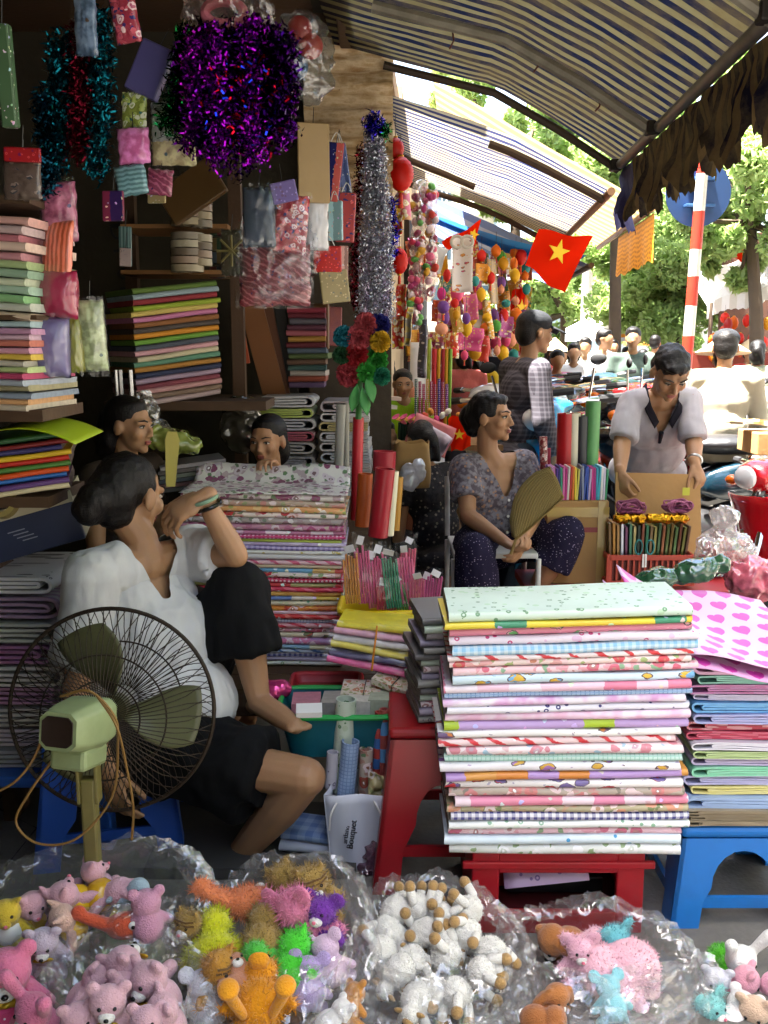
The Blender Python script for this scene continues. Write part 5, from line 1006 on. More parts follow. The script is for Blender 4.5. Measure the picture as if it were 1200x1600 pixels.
def toy_proto(kind, c1, c2, c3='#f0ece4', fur=0, furL=.012):
    key = (kind, c1, c2, c3)
    if key in TG: return TG[key]
    L = dict(world=False); t = thing('plush_toy', 'x', 'plush toy', group='plush toys in plastic bags'); b = MB(); R0 = None
    m1, m2, m3 = plush(c1), plush(c2), plush(c3)
    def part(nm, fn, m, parent=t, vox=None): mm = MB(); fn(mm); return obj(nm, blob(mm, vox, 2) if vox else mm, m, parent, **L)
    if kind in ('bear', 'pig', 'cat', 'mouse', 'dog', 'rabbit'):
        b.ell((0, 0, .035), (.038, .034, .042)); b.ell((0, -.004, .088), (.036, .033, .033))
        for s_ in (-1, 1): b.cap((s_ * .028, -.004, .052), .014, (s_ * .052, -.018, .035), .012, 10); b.cap((s_ * .02, -.01, .012), .017, (s_ * .034, -.042, .006), .016, 10)
        if kind == 'bear':
            for s_ in (-1, 1): b.ell((s_ * .03, .004, .115), (.015, .009, .015))
        if kind == 'pig':
            for s_ in (-1, 1): b.cap((s_ * .022, 0, .112), .011, (s_ * .034, -.012, .13), .005, 8)
        if kind == 'cat':
            for s_ in (-1, 1): b.cap((s_ * .022, 0, .108), .012, (s_ * .027, -.002, .13), .003, 8)
        if kind == 'mouse':
            for s_ in (-1, 1): b.ell((s_ * .036, .006, .116), (.02, .007, .02))
        if kind in ('dog', 'rabbit'):
            for s_ in (-1, 1): b.cap((s_ * .03, .0, .105), .011, (s_ * .05, -.006, .065 if kind == 'dog' else .155), .015, 8)
        me = blob(b, .0042, 2); body = obj('body', me, m1, t, **L)
        part('muzzle', lambda q: q.ell((0, -.034, .08), (.016, .012, .012) if kind != 'pig' else (.013, .012, .010)), m3 if kind != 'pig' else m1)
        part('nose', lambda q: q.ell((0, -.046, .084), (.005, .004, .004)), M_EYEBK if kind in ('bear', 'dog') else plush('#e8788c'))
        for s_ in (-1, 1): part('eye', lambda q: q.ell((s_ * .014, -.031, .097), .0042), M_EYEBK)
        if kind in ('pig',): part('vest', lambda q: (q.ell((0, 0, .038), (.042, .038, .036)),), mat(c2, .22, var=.08, spec=.8))
        if kind == 'bear': part('ribbon_bow', lambda q: (q.ell((-.012, -.034, .06), (.012, .004, .008)), q.ell((.012, -.034, .06), (.012, .004, .008)), q.ell((0, -.036, .06), .005)), mat('#b8941c', .3, .4), vox=.0025)
        if kind == 'cat':
            for z in (.1, .112): part('stripe', lambda q: q.tube([(-.03, -.018, z), (-.015, -.03, z + .003), (.015, -.03, z + .003), (.03, -.018, z)], .0022, 6), plush('#6a4a20'))
    elif kind == 'duck':
        b.ell((0, 0, .045), (.045, .045, .045)); b.ell((0, -.012, .098), (.032, .031, .031))
        for s_ in (-1, 1): b.cap((s_ * .04, .0, .055), .016, (s_ * .058, -.012, .03), .008, 8)
        me = blob(b, .0045, 2); body = obj('body', me, m1, t, **L)
        part('beak', lambda q: (q.ell((0, -.047, .095), (.02, .02, .006)), q.ell((0, -.042, .088), (.016, .016, .005))), m2, vox=.003)
        for s_ in (-1, 1): part('foot', lambda q: (q.cap((s_ * .024, -.02, .012), .009, (s_ * .042, -.062, .012), .011), q.ell((s_ * .046, -.075, .018), (.019, .012, .021))), m2, vox=.004); part('eye', lambda q: q.ell((s_ * .014, -.037, .109), .0048), M_EYEBK)
    elif kind == 'sheep':
        b.ell((0, .005, .048), (.042, .05, .040)); b.ell((0, -.052, .068), (.025, .024, .025))
        me = blob(b, .0045, 2, ((70, 70, 70), .004)); body = obj('body', me, m1, t, **L)
        for x, y in ((-.026, -.03), (.026, -.03), (-.026, .04), (.026, .04)):
            lg = part('leg', lambda q: q.cap((x, y, .03), .013, (x * 1.3, y * 1.1, .006), .013, 10), m1); part('hoof', lambda q: q.ell((x * 1.38, y * 1.13, -.007), (.016, .016, .017)), m2, lg)
        part('face', lambda q: q.ell((0, -.07, .062), (.016, .014, .018)), m2)
        for s_ in (-1, 1): part('ear', lambda q: q.ell((s_ * .028, -.052, .076), (.014, .006, .008)), m2); part('eye', lambda q: q.ell((s_ * .009, -.08, .069), .003), M_EYEBK)
    elif kind == 'fish':
        b.ell((0, 0, .05), (.034, .05, .034)); b.cap((0, .04, .055), .018, (0, .1, .085), .014, 10); b.ell((0, .108, .095), (.01, .02, .022))
        me = blob(b, .0045, 2); body = obj('body', me, m1, t, **L)
        for s_ in (-1, 1): e = part('eye', lambda q: q.ell((s_ * .028, -.022, .064), (.006, .0115, .0115)), M_WHITE); part('pupil', lambda q: q.ell((s_ * .034, -.023, .063), (.003, .005, .005)), M_EYEBK, e)
        part('mouth', lambda q: q.ell((0, -.05, .045), (.012, .008, .006)), plush('#c85070'))
    if fur: o = obj('fur', fuzz(me, fur, furL, len(TG)), m1, body, smooth=False, **L); o['kind'] = 'stuff'
    TG[key] = t; t['_used'] = 0; return t
def put(kind, c1, c2, label, u, v, Y, rot=(0, 0, 0), s=1.0, c3='#f0ece4', fur=0, furL=.012, z=None):
    t = toy_proto(kind, c1, c2, c3, fur, furL); loc = P(u, v, Y); R = Euler(tuple(radians(a) for a in rot)).to_matrix(); loc = loc - R @ V((0, 0, .06 * s))
    if t['_used']: r = dup(t)
    else: r = t
    t['_used'] = 1; r.location = loc; r.rotation_euler = [radians(a) for a in rot]; r.scale = (s,) * 3; r['label'] = label; return r

# ================================================================ plastic bags
def bag(name, label, rim, depth, seed, tint='#ffffff', haze=.085, out=.05, base_k=.9, cat='bag'):
    """rim: list of points of the open mouth, counter-clockwise; the bag bulges down to the ground from it, the lip rolls outwards"""
    n = 150; rp = bez(rim + rim[:1], 144); pts = []; m = len(rp) - 1
    for k in range(n):
        f = k / n * m; i = int(f); pts.append(rp[i].lerp(rp[min(i + 1, m)], f - i))
    pts = [p - V((0, 0, .022)) for p in pts]; c_ = sum(pts, V((0, 0, 0))) / n; rows = []
    prof0 = [(.0, -.80), (.05, -.70), (.08, -.55), (.09, -.4), (.07, -.26), (.035, -.14), (.0, -.05), (-.012, .005), (.005, .05), (.03, .075), (.06, .07), (.085, .03), (.105, -.04), (.12, -.12), (.135, -.22), (.145, -.34)]
    for j, (o, dz) in enumerate(prof0):
        row_ = []
        for k, p in enumerate(pts):
            d = V((p.x - c_.x, p.y - c_.y, 0)); d = d.normalized(); a = 2 * pi * k / n; q = V((cos(a), sin(a), 0))
            w1 = noise.noise(q * 2.0 + V((0, 0, seed + j * .12))); w2 = 1 - 2.4 * abs(noise.noise(q * 5.5 + V((j * .22, 0, seed + 3 + j * .3)))); w3 = 1 - 2.4 * abs(noise.noise(q * 13 + V((0, j * .5, seed + 9 + j * .4))))
            lip = 1.0 if j > 5 else .6; oo = o * .42 + lip * (.02 * w1 + .012 * w2 + .008 * w3); z = p.z + dz * depth + lip * (.022 * w1 + .010 * w2 + .007 * w3)
            jt = .0018 if j > 2 else .001; row_.append(V((p.x + d.x * oo + rnd(-jt, jt), p.y + d.y * oo + rnd(-jt, jt), max(.004 + .002 * j, z + rnd(-jt, jt)))))
        rows.append(row_)
    mb = MB(); mb.rings(rows, cap=False)
    mb.add(rows[0] + [V((c_.x, c_.y, .006))], [[k, n, (k + 1) % n] for k in range(n)])
    m_ = plastic(tint, haze, .095, 30.0, bst=.5, gk=.35, ro=.07); mb.f = [t_ for f in mb.f for t_ in ([[f[0], f[1], f[2]], [f[0], f[2], f[3]]] if len(f) == 4 else [f])]; mb.mi = [0] * len(mb.f); mb.uv = [None] * len(mb.f); o = obj(name, mb, m_, None, sharp=50); tag(o, label, cat, 'clear plastic bags of toys')
    fr_ = [i for i in range(n) if (pts[i].y - c_.y) < -.02]; fr_.sort(key=lambda i: pts[i].x)
    def flap(a, b):
        p = pts[fr_[int(a * (len(fr_) - 1))]]; q = p.lerp(V((p.x, c_.y, c_.z + .03)), b * .62)
        return q + V((.012 * noise.noise(V((a * 9, b * 5, seed))), -.03 * (1 - b), .035 * sin(pi * b * .8) + .03 * noise.noise(V((a * 6, b * 4, seed + 2))) + .012 * (1 - 2.4 * abs(noise.noise(V((a * 15, b * 9, seed + 5)))))))
    fm_ = MB().grid(lambda a, b: flap(a, b) + V((rnd(-.002, .002), rnd(-.002, .002), rnd(-.002, .002))), 56, 18); obj('film_flap', fm_, m_, o, sharp=50); return o
random.seed(8)
bag('plastic_bag', 'clear plastic bag of fuzzy coloured ducks and cats', [P(300, 1480, 1.98), P(345, 1395, 2.08), P(420, 1345, 2.14), P(505, 1345, 2.12), P(545, 1420, 2.03), P(540, 1530, 1.88), P(470, 1600, 1.78), P(370, 1612, 1.78), P(300, 1560, 1.86)], .24, 1.3)
bag('plastic_bag', 'clear plastic bag full of small white sheep', [P(570, 1470, 2.04), P(600, 1400, 2.12), P(670, 1375, 2.16), P(740, 1395, 2.13), P(785, 1465, 2.04), P(795, 1545, 1.94), P(730, 1590, 1.85), P(630, 1590, 1.85), P(572, 1545, 1.93)], .2, 5.1)
bag('plastic_bag', 'clear plastic bag with a pink plush in front of crate', [P(815, 1500, 2.02), P(815, 1435, 2.12), P(880, 1412, 2.17), P(980, 1425, 2.17), P(1060, 1470, 2.10), P(1088, 1520, 2.02), P(1040, 1570, 1.93), P(930, 1590, 1.88), P(840, 1565, 1.92)], .14, 9.7)
bag('plastic_bag', 'clear plastic bag of pigs in yellow vests by the fan', [P(-40, 1430, 2.0), P(30, 1365, 2.08), P(150, 1325, 2.12), P(260, 1330, 2.11), P(300, 1380, 2.05), P(270, 1440, 1.98), P(180, 1470, 1.93), P(40, 1500, 1.90), P(-50, 1500, 1.90)], .26, 13.1)
bag('plastic_bag', 'clear plastic bag of pink bears at the bottom left', [P(75, 1560, 1.82), P(90, 1500, 1.88), P(150, 1468, 1.92), P(230, 1462, 1.92), P(285, 1500, 1.87), P(296, 1570, 1.80), P(270, 1640, 1.74), P(170, 1660, 1.72), P(90, 1640, 1.74)], .22, 17.9)
bag('plastic_bag', 'clear plastic bag with polka dot toy at the lower left corner', [P(-90, 1560, 1.82), P(-60, 1490, 1.88), P(10, 1478, 1.90), P(60, 1530, 1.84), P(75, 1610, 1.76), P(30, 1680, 1.70), P(-70, 1680, 1.70)], .22, 23.3)
# --- pigs in yellow vests
PK = '#dca8b4'
put('pig', PK, '#e8b820', 'pink pig in yellow vest facing left, nearest the bag edge', 48, 1425, 1.98, (20, 0, 40), .95); put('pig', PK, '#e8b820', 'pink pig in yellow vest lying on its back in the middle', 110, 1405, 2.0, (-50, 10, 160), 1.0)
put('pig', '#d8b0a0', '#e8b820', 'tan faced pig in yellow vest below the middle one', 108, 1440, 1.95, (30, 20, -60), .9); put('pig', PK, '#d8a428', 'pink pig with yellow vest beside the blue wing', 170, 1395, 2.03, (70, 0, 80), 1.0)
put('duck', '#a8bcc8', '#e0c850', 'pale blue bird toy in the bag of pigs', 205, 1398, 2.02, (20, 30, 30), .8); put('fish', '#d05a3c', '#d05a3c', 'red and orange plush under the film near the pigs', 195, 1440, 1.95, (0, 0, 100), .9); put('pig', '#e0c040', '#f0f0f0', 'yellow plush with white face at the left edge', 10, 1440, 1.94, (10, 0, 20), .95)
put('pig', PK, '#c8a0b0', 'pink pig deep at the back of the pig bag', 150, 1375, 2.07, (-20, 0, 120), .9); put('bear', '#c8b8c8', '#e8b820', 'mauve bear under the film of the pig bag', 70, 1478, 1.9, (30, 0, 10), .95); put('bear', '#c890a8', '#e8b820', 'rose bear deep in the pig bag', 230, 1430, 1.95, (10, 0, 200), .95)
# --- pink bears
PB = '#dcaeb8'
for k, (u, v, Y, rot, s) in enumerate(((168, 1580, 1.73, (10, 5, 12), 1.05), (245, 1545, 1.80, (18, -12, -38), 1.15), (205, 1520, 1.84, (-30, 20, 150), 1.1), (140, 1545, 1.82, (25, 25, 70), 1.0), (185, 1555, 1.80, (-10, -20, 190), .95), (262, 1590, 1.74, (15, 10, -60), 1.0), (120, 1600, 1.73, (20, 0, 30), .95), (230, 1610, 1.70, (0, 0, 10), .9))):
    put('bear', PB, '#b8941c', ['pink bear with white muzzle facing the camera at the front', 'pink bear with white muzzle and gold bow facing left', 'pink bear turned away at the top of the bear bag', 'pink bear on its side at the left of the bear bag', 'pink bear upside down in the middle of the bear bag', 'pink bear at the right rim of the bear bag', 'pink bear pressed to the left film of the bear bag', 'pink bear lowest in the bear bag'][k], u, v, Y, rot, s)
# --- polka dot toy in the corner
t = put('bear', '#e07a9c', '#f0d8e0', 'hot pink toy in white polka dot dress at lower left corner', 10, 1540, 1.80, (10, 0, 20), 1.5); 
put('rabbit', '#d87898', '#f0d8e0', 'rose rabbit half hidden at the lower left corner', 60, 1590, 1.74, (20, 10, -30), 1.1)
obj('dress', blob((lambda m: (m.ell((0, 0, .034), (.044, .04, .04)), m)[1])(MB()), .004, 2), cloth('#d84c80', 'dots', a='#f4e8ee'), t, world=False)
# --- fuzzy toys
FZ = dict(fur=1500)
put('fish', '#e88858', '#d86848', 'fuzzy orange creature with a big eye at the back', 392, 1405, 2.06, (10, -15, 105), 1.15, **FZ); put('duck', '#d8d828', '#e09030', 'fuzzy yellow duck turned away on the left', 335, 1480, 1.95, (35, 0, 190), 1.2, **FZ)
put('cat', '#a88848', '#a88848', 'fuzzy tan striped cat with white muzzle at the back right', 487, 1390, 2.07, (15, -10, 20), 1.15, **FZ); put('cat', '#a88848', '#a88848', 'fuzzy tan cat lying in the middle of the bag', 412, 1455, 1.98, (60, 10, 170), 1.15, **FZ); put('cat', '#a88848', '#a88848', 'fuzzy tan cat next to the orange creature', 448, 1388, 2.09, (40, 20, 200), 1.0, **FZ)
put('mouse', '#e888a8', '#e888a8', 'fuzzy pink toy with pointed ear on the right', 468, 1440, 2.0, (-10, 20, 150), 1.3, **FZ); put('cat', '#50d838', '#50d838', 'fuzzy bright green cat right of centre', 455, 1500, 1.92, (40, 30, 140), 1.1, **FZ); put('duck', '#58c848', '#e09030', 'fuzzy green duck peeping out in the middle', 402, 1500, 1.91, (10, -20, 30), .85, **FZ)
put('duck', '#e89818', '#f0a020', 'fuzzy golden duck with its orange feet up at the front', 405, 1558, 1.83, (-75, 0, 5), 1.25, **FZ); put('mouse', '#7838a0', '#7838a0', 'fuzzy purple toy at the right rim of the bag', 503, 1440, 2.0, (0, 0, -20), 1.0, **FZ); put('mouse', '#b8a0d0', '#b8a0d0', 'lilac plush under the film at lower right', 480, 1535, 1.88, (30, 0, 170), .9)
put('cat', '#a88848', '#a88848', 'fuzzy tan cat at the left rim of the bag', 300, 1455, 1.98, (10, 0, -30), .9, **FZ); put('mouse', '#d0d0d8', '#d0d0d8', 'pale grey plush seen through the left film', 320, 1560, 1.85, (20, 0, 200), 1.0); put('cat', '#c89038', '#c89038', 'fuzzy ochre cat under the yellow duck', 335, 1525, 1.88, (20, 0, 60), 1.1, **FZ); put('dog', '#d09070', '#d09070', 'peach plush foot sticking up in front', 372, 1525, 1.86, (-60, 0, 20), .8)
put('mouse', '#e0c0d8', '#e0c0d8', 'pale pink plush deep at the right', 512, 1500, 1.93, (20, 20, 170), .9); put('bear', '#e8e4e0', '#b8941c', 'white plush lying on the ground between two bags', 522, 1588, 1.80, (60, 0, 120), .7); put('bear', '#c88840', '#b8941c', 'ochre plush on the ground between two bags', 548, 1565, 1.85, (50, 20, 140), .7)
# --- sheep
WS, TN = '#ece8de', '#b08c58'
sp = [(650, 1425, 2.09, (150, 10, 20)), (615, 1455, 2.04, (40, 30, 60)), (685, 1440, 2.07, (120, 20, -30)), (730, 1460, 2.04, (100, -30, 140)), (640, 1490, 1.99, (20, 0, 200)), (700, 1500, 1.98, (130, 0, 60)), (620, 1520, 1.94, (60, 20, -40)), (680, 1545, 1.91, (10, 0, 80)), (745, 1520, 1.95, (80, 20, -110)), (665, 1460, 2.05, (160, -20, 100)), (760, 1480, 2.0, (30, 0, 230)), (600, 1495, 1.98, (90, 0, 20)), (715, 1545, 1.91, (50, 10, 150)), (650, 1560, 1.88, (20, 0, -20)), (690, 1475, 2.02, (140, 20, 10)), (735, 1430, 2.08, (120, 0, 60)), (612, 1425, 2.08, (60, 0, -60))]
wh = ['at the back with its feet up', 'at the left with a tan face', 'right of the topmost one', 'with legs towards the right', 'standing in the left middle', 'lying on its back in the centre', 'at the lower left', 'flat on its belly at the front', 'against the right film', 'in the upper middle upside down', 'at the far right rim', 'at the far left rim', 'at the lower right', 'lowest at the front', 'in the very middle', 'at the back right', 'at the back left']
for (u, v, Y, rot), w_ in zip(sp, wh): put('sheep', WS, TN, f'small white sheep with tan feet {w_} of the bag', u, v, Y, rot, .84, fur=900, furL=.006)
# --- pink plush bag and scattered toys
put('dog', '#eeb8c4', '#eeb8c4', 'pink furry dog lying across the right bag', 960, 1508, 2.03, (80, 20, -80), 1.7, fur=2200, furL=.005); put('mouse', '#70c0c8', '#70c0c8', 'turquoise furry plush behind the pink dog', 955, 1478, 2.1, (20, 0, 30), 1.0, **FZ); put('dog', '#b0703c', '#b0703c', 'brown dog plush at the left of the right bag', 880, 1470, 2.09, (60, 0, -60), 1.15); put('mouse', '#f0b8c8', '#f0b8c8', 'pale pink plush by the brown dog', 905, 1495, 2.03, (10, 0, 0), .9, **FZ)
put('mouse', '#90ccd4', '#90ccd4', 'pale turquoise plush under the front film', 955, 1558, 1.93, (50, 0, 190), .8); put('dog', '#b0703c', '#b0703c', 'brown dog plush under the film at bottom', 862, 1562, 1.9, (30, 10, 25), .85); put('dog', '#a86838', '#a86838', 'brown dog lying in front of the right bag', 850, 1590, 1.84, (80, 0, 80), .8)
put('rabbit', '#e8e8e0', '#58c028', 'white rabbit with green trim at the right edge', 1150, 1510, 2.12, (20, 0, 20), 1.1); put('bear', '#e4a0b0', '#b8941c', 'pink striped bear below the white rabbit', 1150, 1540, 2.05, (40, 10, 70), 1.0); put('bear', '#d8d8e0', '#b8941c', 'white and navy bear at the right edge', 1120, 1540, 2.06, (20, 0, -20), .9); put('duck', '#58c028', '#58c028', 'green fuzzy frog plush at right edge', 1130, 1500, 2.15, (60, 0, 0), .8, **FZ)
put('mouse', '#88ccc8', '#88ccc8', 'turquoise furry toy at the bottom right corner', 1110, 1590, 1.96, (0, 0, 30), .9, **FZ); put('bear', '#d8b89c', '#b8941c', 'beige bear at the bottom right corner', 1180, 1585, 1.96, (30, 0, -30), 1.0); put('bear', '#e8e4e0', '#b8941c', 'white bear at the bottom right below the pink one', 1150, 1585, 1.96, (60, 0, 130), 1.0); put('cat', '#e0a0b8', '#e0a0b8', 'pink cat plush at the far right bottom', 1200, 1545, 2.04, (30, 0, 30), .95)
# ================================================================ goods between the stacks
CLEAR = plastic('#ffffff', .06, .10, 45.0); CLEAR2 = plastic('#ffffff', .015, .03, 24.0, bst=.45)
def tub(name, label, cat, c, w0, d0, w1, d1, h, m, rim_m=None, wav=0.0, wall=.004, slots=0):
    """open tapered tub, base centre c"""
    t = thing(name, label, cat, c); n = 48
    def sq(w_, d_, z, k, off=0):
        a = 2 * pi * (k + .5) / n; ca, sa = cos(a), sin(a); e = .28; x = (abs(ca) ** e) * (1 if ca > 0 else -1) * (w_ / 2 - off); y = (abs(sa) ** e) * (1 if sa > 0 else -1) * (d_ / 2 - off); return V((x, y, z + (wav * sin(a * 12) if z > h * .9 else 0)))
    rows = [[sq(w0, d0, .0, k) for k in range(n)]] + [[sq(lerp(w0, w1, f), lerp(d0, d1, f), h * f, k) for k in range(n)] for f in (.33, .66, 1.0)] + [[sq(lerp(w0, w1, f), lerp(d0, d1, f), h * f if f else .006, k, wall) for k in range(n)] for f in (1.0, .5, 0.0)]
    obj('body', MB().rings(rows), m, t, world=False)
    if rim_m: obj('rim', MB().tube([sq(w1 + .006, d1 + .006, h, k) for k in range(n)], .009, 8, closed=True), rim_m, t, world=False)
    return t
# yellow tub with packets of pens
yb = P(600, 968, 3.05); zb = tb.location.z
ytub = tub('plastic_tub', 'yellow plastic tub holding packets of pens', 'tub', (yb.x + .01, 3.12, yb.z - .13), .24, .16, .31, .2, .16, mat('#e2c31a', .35), mat('#e2c31a', .35), .004)
random.seed(21)
def packet(u0, v0, u1, v1, Y, col, label, tilt=0):
    """tall clear sleeve of slim pens with a white header card; from bottom (u0,v0) to top (u1,v1)"""
    b, t_ = P(u0, v0, Y), P(u1, v1, Y - .01); ax = t_ - b; L = ax.length; R = frame(V((0, 1, 0)), ax) ; t = thing('pen_packet', label, 'pen packet', b, group='packets of pens in the yellow tub'); w_ = .052
    q = MB()
    for k in range(6): x = (k - 2.5) * w_ / 6.2; q.tube([b + R @ V((x, .003 * (k % 2), .005)), b + R @ V((x * 1.05, .004 * (k % 2), L * rnd(.72, .86)))], .0037, 6)
    o = obj('pens', q, mat(col, .35, var=.25, vs=50), t); o['kind'] = 'stuff'
    obj('sleeve', MB().grid(lambda a, c_: b + R @ V(((a - .5) * w_ * (1.12 - .25 * max(0, c_ - .8)), -.009 + .005 * noise.noise(V((a * 6, c_ * 12, u0))), c_ * L * 1.04)), 8, 16), CLEAR2, t, sharp=0)
    hb_ = b + R @ V((0, -.012, L * .92)); obj('header_card', MB().box(hb_, (w_ * rnd(.4, .75), .002, rnd(.018, .03)), R @ rotm(rnd(-25, 25), rnd(-25, 25), rnd(-20, 20))), mat('#dcd8d8', .5, var=.15, vs=60), t, smooth=False)
PKT = [(552, 945, 545, 850, '#b8762c', 'ochre'), (572, 945, 562, 835, '#c04878', 'deep pink'), (596, 945, 590, 850, '#d84880', 'rose pink'), (588, 952, 580, 860, '#e07090', 'light pink'), (616, 952, 606, 855, '#2c7c5c', 'green'), (640, 945, 630, 850, '#d86088', 'pink'), (632, 950, 640, 835, '#c84868', 'crimson pink'), (612, 958, 640, 905, '#b83858', 'wine'), (650, 955, 652, 895, '#c05070', 'red'), (634, 958, 618, 900, '#4c8c3c', 'lime and red'), (648, 960, 640, 910, '#d89c2c', 'amber'), (662, 955, 668, 895, '#d04890', 'magenta'), (672, 960, 682, 890, '#b84878', 'plum pink'), (600, 955, 602, 905, '#c83c50', 'scarlet')]
for k, (u0, v0, u1, v1, c, nm) in enumerate(PKT): packet(u0, v0, u1, v1, 3.06 + .02 * (k % 4), c, f'clear packet of {nm} pens in the yellow tub')
# flat wrapped packages tied with a rubber band
pk = [('yellow', '#d8c838'), ('pink and white', '#e0a8bc'), ('silver', '#c8c4c0'), ('lemon', '#e0d058'), ('navy', '#4c4868'), ('hot pink', '#d85890')]
for k, (nm, c) in enumerate(pk):
    a, b = P(520 + (5 - k) * 4, 1040 - k * 0, 2.88), None; z = lerp(P(580, 985, 2.88).z, P(580, 1035, 2.88).z, k / 5)
    o = obj('wrapped_package', slab(.262, .16, .019, k + 50, round_=True, nx=10, wob=.006), [mat(c, .35, var=.3, vs=30)], None, sharp=50); o.location = (P(583, 1000, 2.88).x + (2.5 - k) * .006, 2.86 - k * .011, z); o.rotation_euler = (0, radians(4 + k), radians(-8)); tag(o, f'flat {nm} package in clear film, {nth(k)} of the banded pile', 'package', 'packages in the banded pile')
    f = obj('film', MB().grid(lambda x, y: V(((x - .5) * .29, -.006 + y * .05 - .012 * sin(pi * y), -.004 + .03 * sin(pi * y) + .006 * noise.noise(V((x * 9, y * 4, k))))), 20, 6), CLEAR2, o, sharp=0, world=False)
zp = P(580, 1010, 2.84); o = obj('rubber_band', MB().tube([P(589, 978, 2.84), P(588, 990, 2.825), P(584, 1020, 2.80), P(581, 1048, 2.79)], .0032, 6), mat('#d08018', .5), None); tag(o, 'orange rubber band round the pile of packages', 'rubber band')
# trays, baskets, cards
tub('plastic_tray', 'dark red plastic tray behind the green rimmed basket', 'tray', (P(510, 1070, 2.98).x, 2.98, P(510, 1078, 2.98).z), .2, .12, .22, .14, .03, mat('#98182a', .4), mat('#a81c2c', .4))
tbk = tub('plastic_basket', 'teal basket with bright green rim full of cards', 'basket', (P(528, 1160, 2.72).x, 2.74, P(528, 1165, 2.72).z), .28, .2, .34, .24, .13, mat('#0f5a68', .4, var=.2, vs=30), mat('#1f9c48', .35))
bz = tbk.location.z + .12
cards = [('pink card bundle with white edges', '#b87888', 478, 1092), ('grey card bundle', '#9c9890', 520, 1085), ('white booklet pile', '#c8c4b8', 560, 1098), ('pale green card bundle', '#a8b098', 595, 1102)]
for k, (nm, c, u, v) in enumerate(cards):
    q = P(u, v, 2.74); o = obj('card_bundle', slab(.07 if k else .085, .1, .05, k + 80, round_=False, nx=4), [mat(c, .6, var=.3, vs=70), edge_mat('#b8b0a8', '#6c6460', 500)], None); o.location = (q.x, q.y - .04, bz - .03 + .004 * k); o.rotation_euler = (0, 0, radians(rnd(-10, 10))); tag(o, f'{nm} lying in the green rimmed basket', 'cards', 'cards in the green rimmed basket')
o = obj('white_card', MB().box(P(483, 1110, 2.63), (.075, .05, .018), rotm(12, 0, 4)), M_WHITE, None, smooth=False, bev=.001); tag(o, 'plain white card box at the front of the basket', 'card')
for k in range(2):
    q = P(565 + k * 52, 1078 - k * 14, 2.8); o = obj('card_pack', MB().box(q, (.12, .09, .022), rotm(10, 12 if k else 0, -25 if k else -5)), pm('floral', '#d8d0bc', '#c88060', '#98a068', 1.6), None, smooth=False, bev=.002); tag(o, ['small pack of notepads leaning behind the teal basket', 'tied bundle of flowered envelopes by the stack'][k], 'notepads')
    obj('string', MB().box(q + V((.01, -.004, .0)), (.0025, .094, .025), rotm(10, 12 if k else 0, -25 if k else -5)), M_BLACK, o, smooth=False)
hb2 = P(428, 1082, 2.8); o = obj('gift_box', blob((lambda m: (m.ell(hb2 + V((-.022, 0, .012)), (.035, .03, .03)), m.ell(hb2 + V((.022, 0, .012)), (.035, .03, .03)), m.cap(hb2 + V((0, 0, 0)), .04, hb2 + V((0, 0, -.045)), .012), m)[-1])(MB()), .004, 3), mat('#c8407c', .15, .5, var=.4, vs=25), None, sharp=0); tag(o, 'shiny pink heart shaped gift box beside the bare foot', 'gift box')
obj('ribbon', MB().tube([hb2 + V((-.03, -.035, .03)), hb2 + V((0, -.043, 0)), hb2 + V((.02, -.03, -.035))], .004, 6), mat('#e898b8', .3), o)
# ground level paper bag with rolled papers
pbx = P(557, 1300, 2.56); pb_ = thing('paper_bag', 'white paper carrier bag full of rolled papers', 'paper bag', (pbx.x, 2.6, 0)); M_PB = mat('#c9ccd6', .5, var=.06)
bw0, bw1, bh = .145, .18, P(555, 1243, 2.52).z
def bagside(y, fl): return MB().grid(lambda a, b: V((pbx.x + (a - .5) * lerp(bw0, bw1, b), y + fl * .02 * b + .006 * sin(a * 9 + b * 3), .002 + b * bh)), 10, 8, lambda a, b: (a, b))
obj('front_panel', bagside(2.54, -1), M_PB, pb_, solid=.002, sharp=0); obj('back_panel', bagside(2.66, 1), M_PB, pb_, solid=.002, sharp=0)
for s_ in (-1, 1): obj('side_gusset', MB().grid(lambda a, b: V((pbx.x + s_ * (lerp(bw0, bw1, b) / 2 - .018 * sin(pi * a)), lerp(2.54 - .02 * b, 2.66 + .02 * b, a), .002 + b * bh)), 6, 6), M_PB, pb_, solid=.002, sharp=0); obj('handle', MB().tube(bez([V((pbx.x + s_ * .05, 2.52, bh - .015)), V((pbx.x + s_ * .07, 2.505, bh - .05)), V((pbx.x + s_ * .075, 2.51, bh - .1))], 16), .003, 6), M_WHITE, pb_)
text('artland', .020, (P(541, 1302, 2.53).x, 2.5225, P(541, 1302, 2.53).z), (radians(86), radians(-82), 0), mat('#2c2c34', .6), pb_); text('Bouquet', .026, (P(550, 1302, 2.53).x, 2.5225, P(550, 1302, 2.53).z), (radians(86), radians(-82), 0), mat('#2c2c34', .6), pb_)
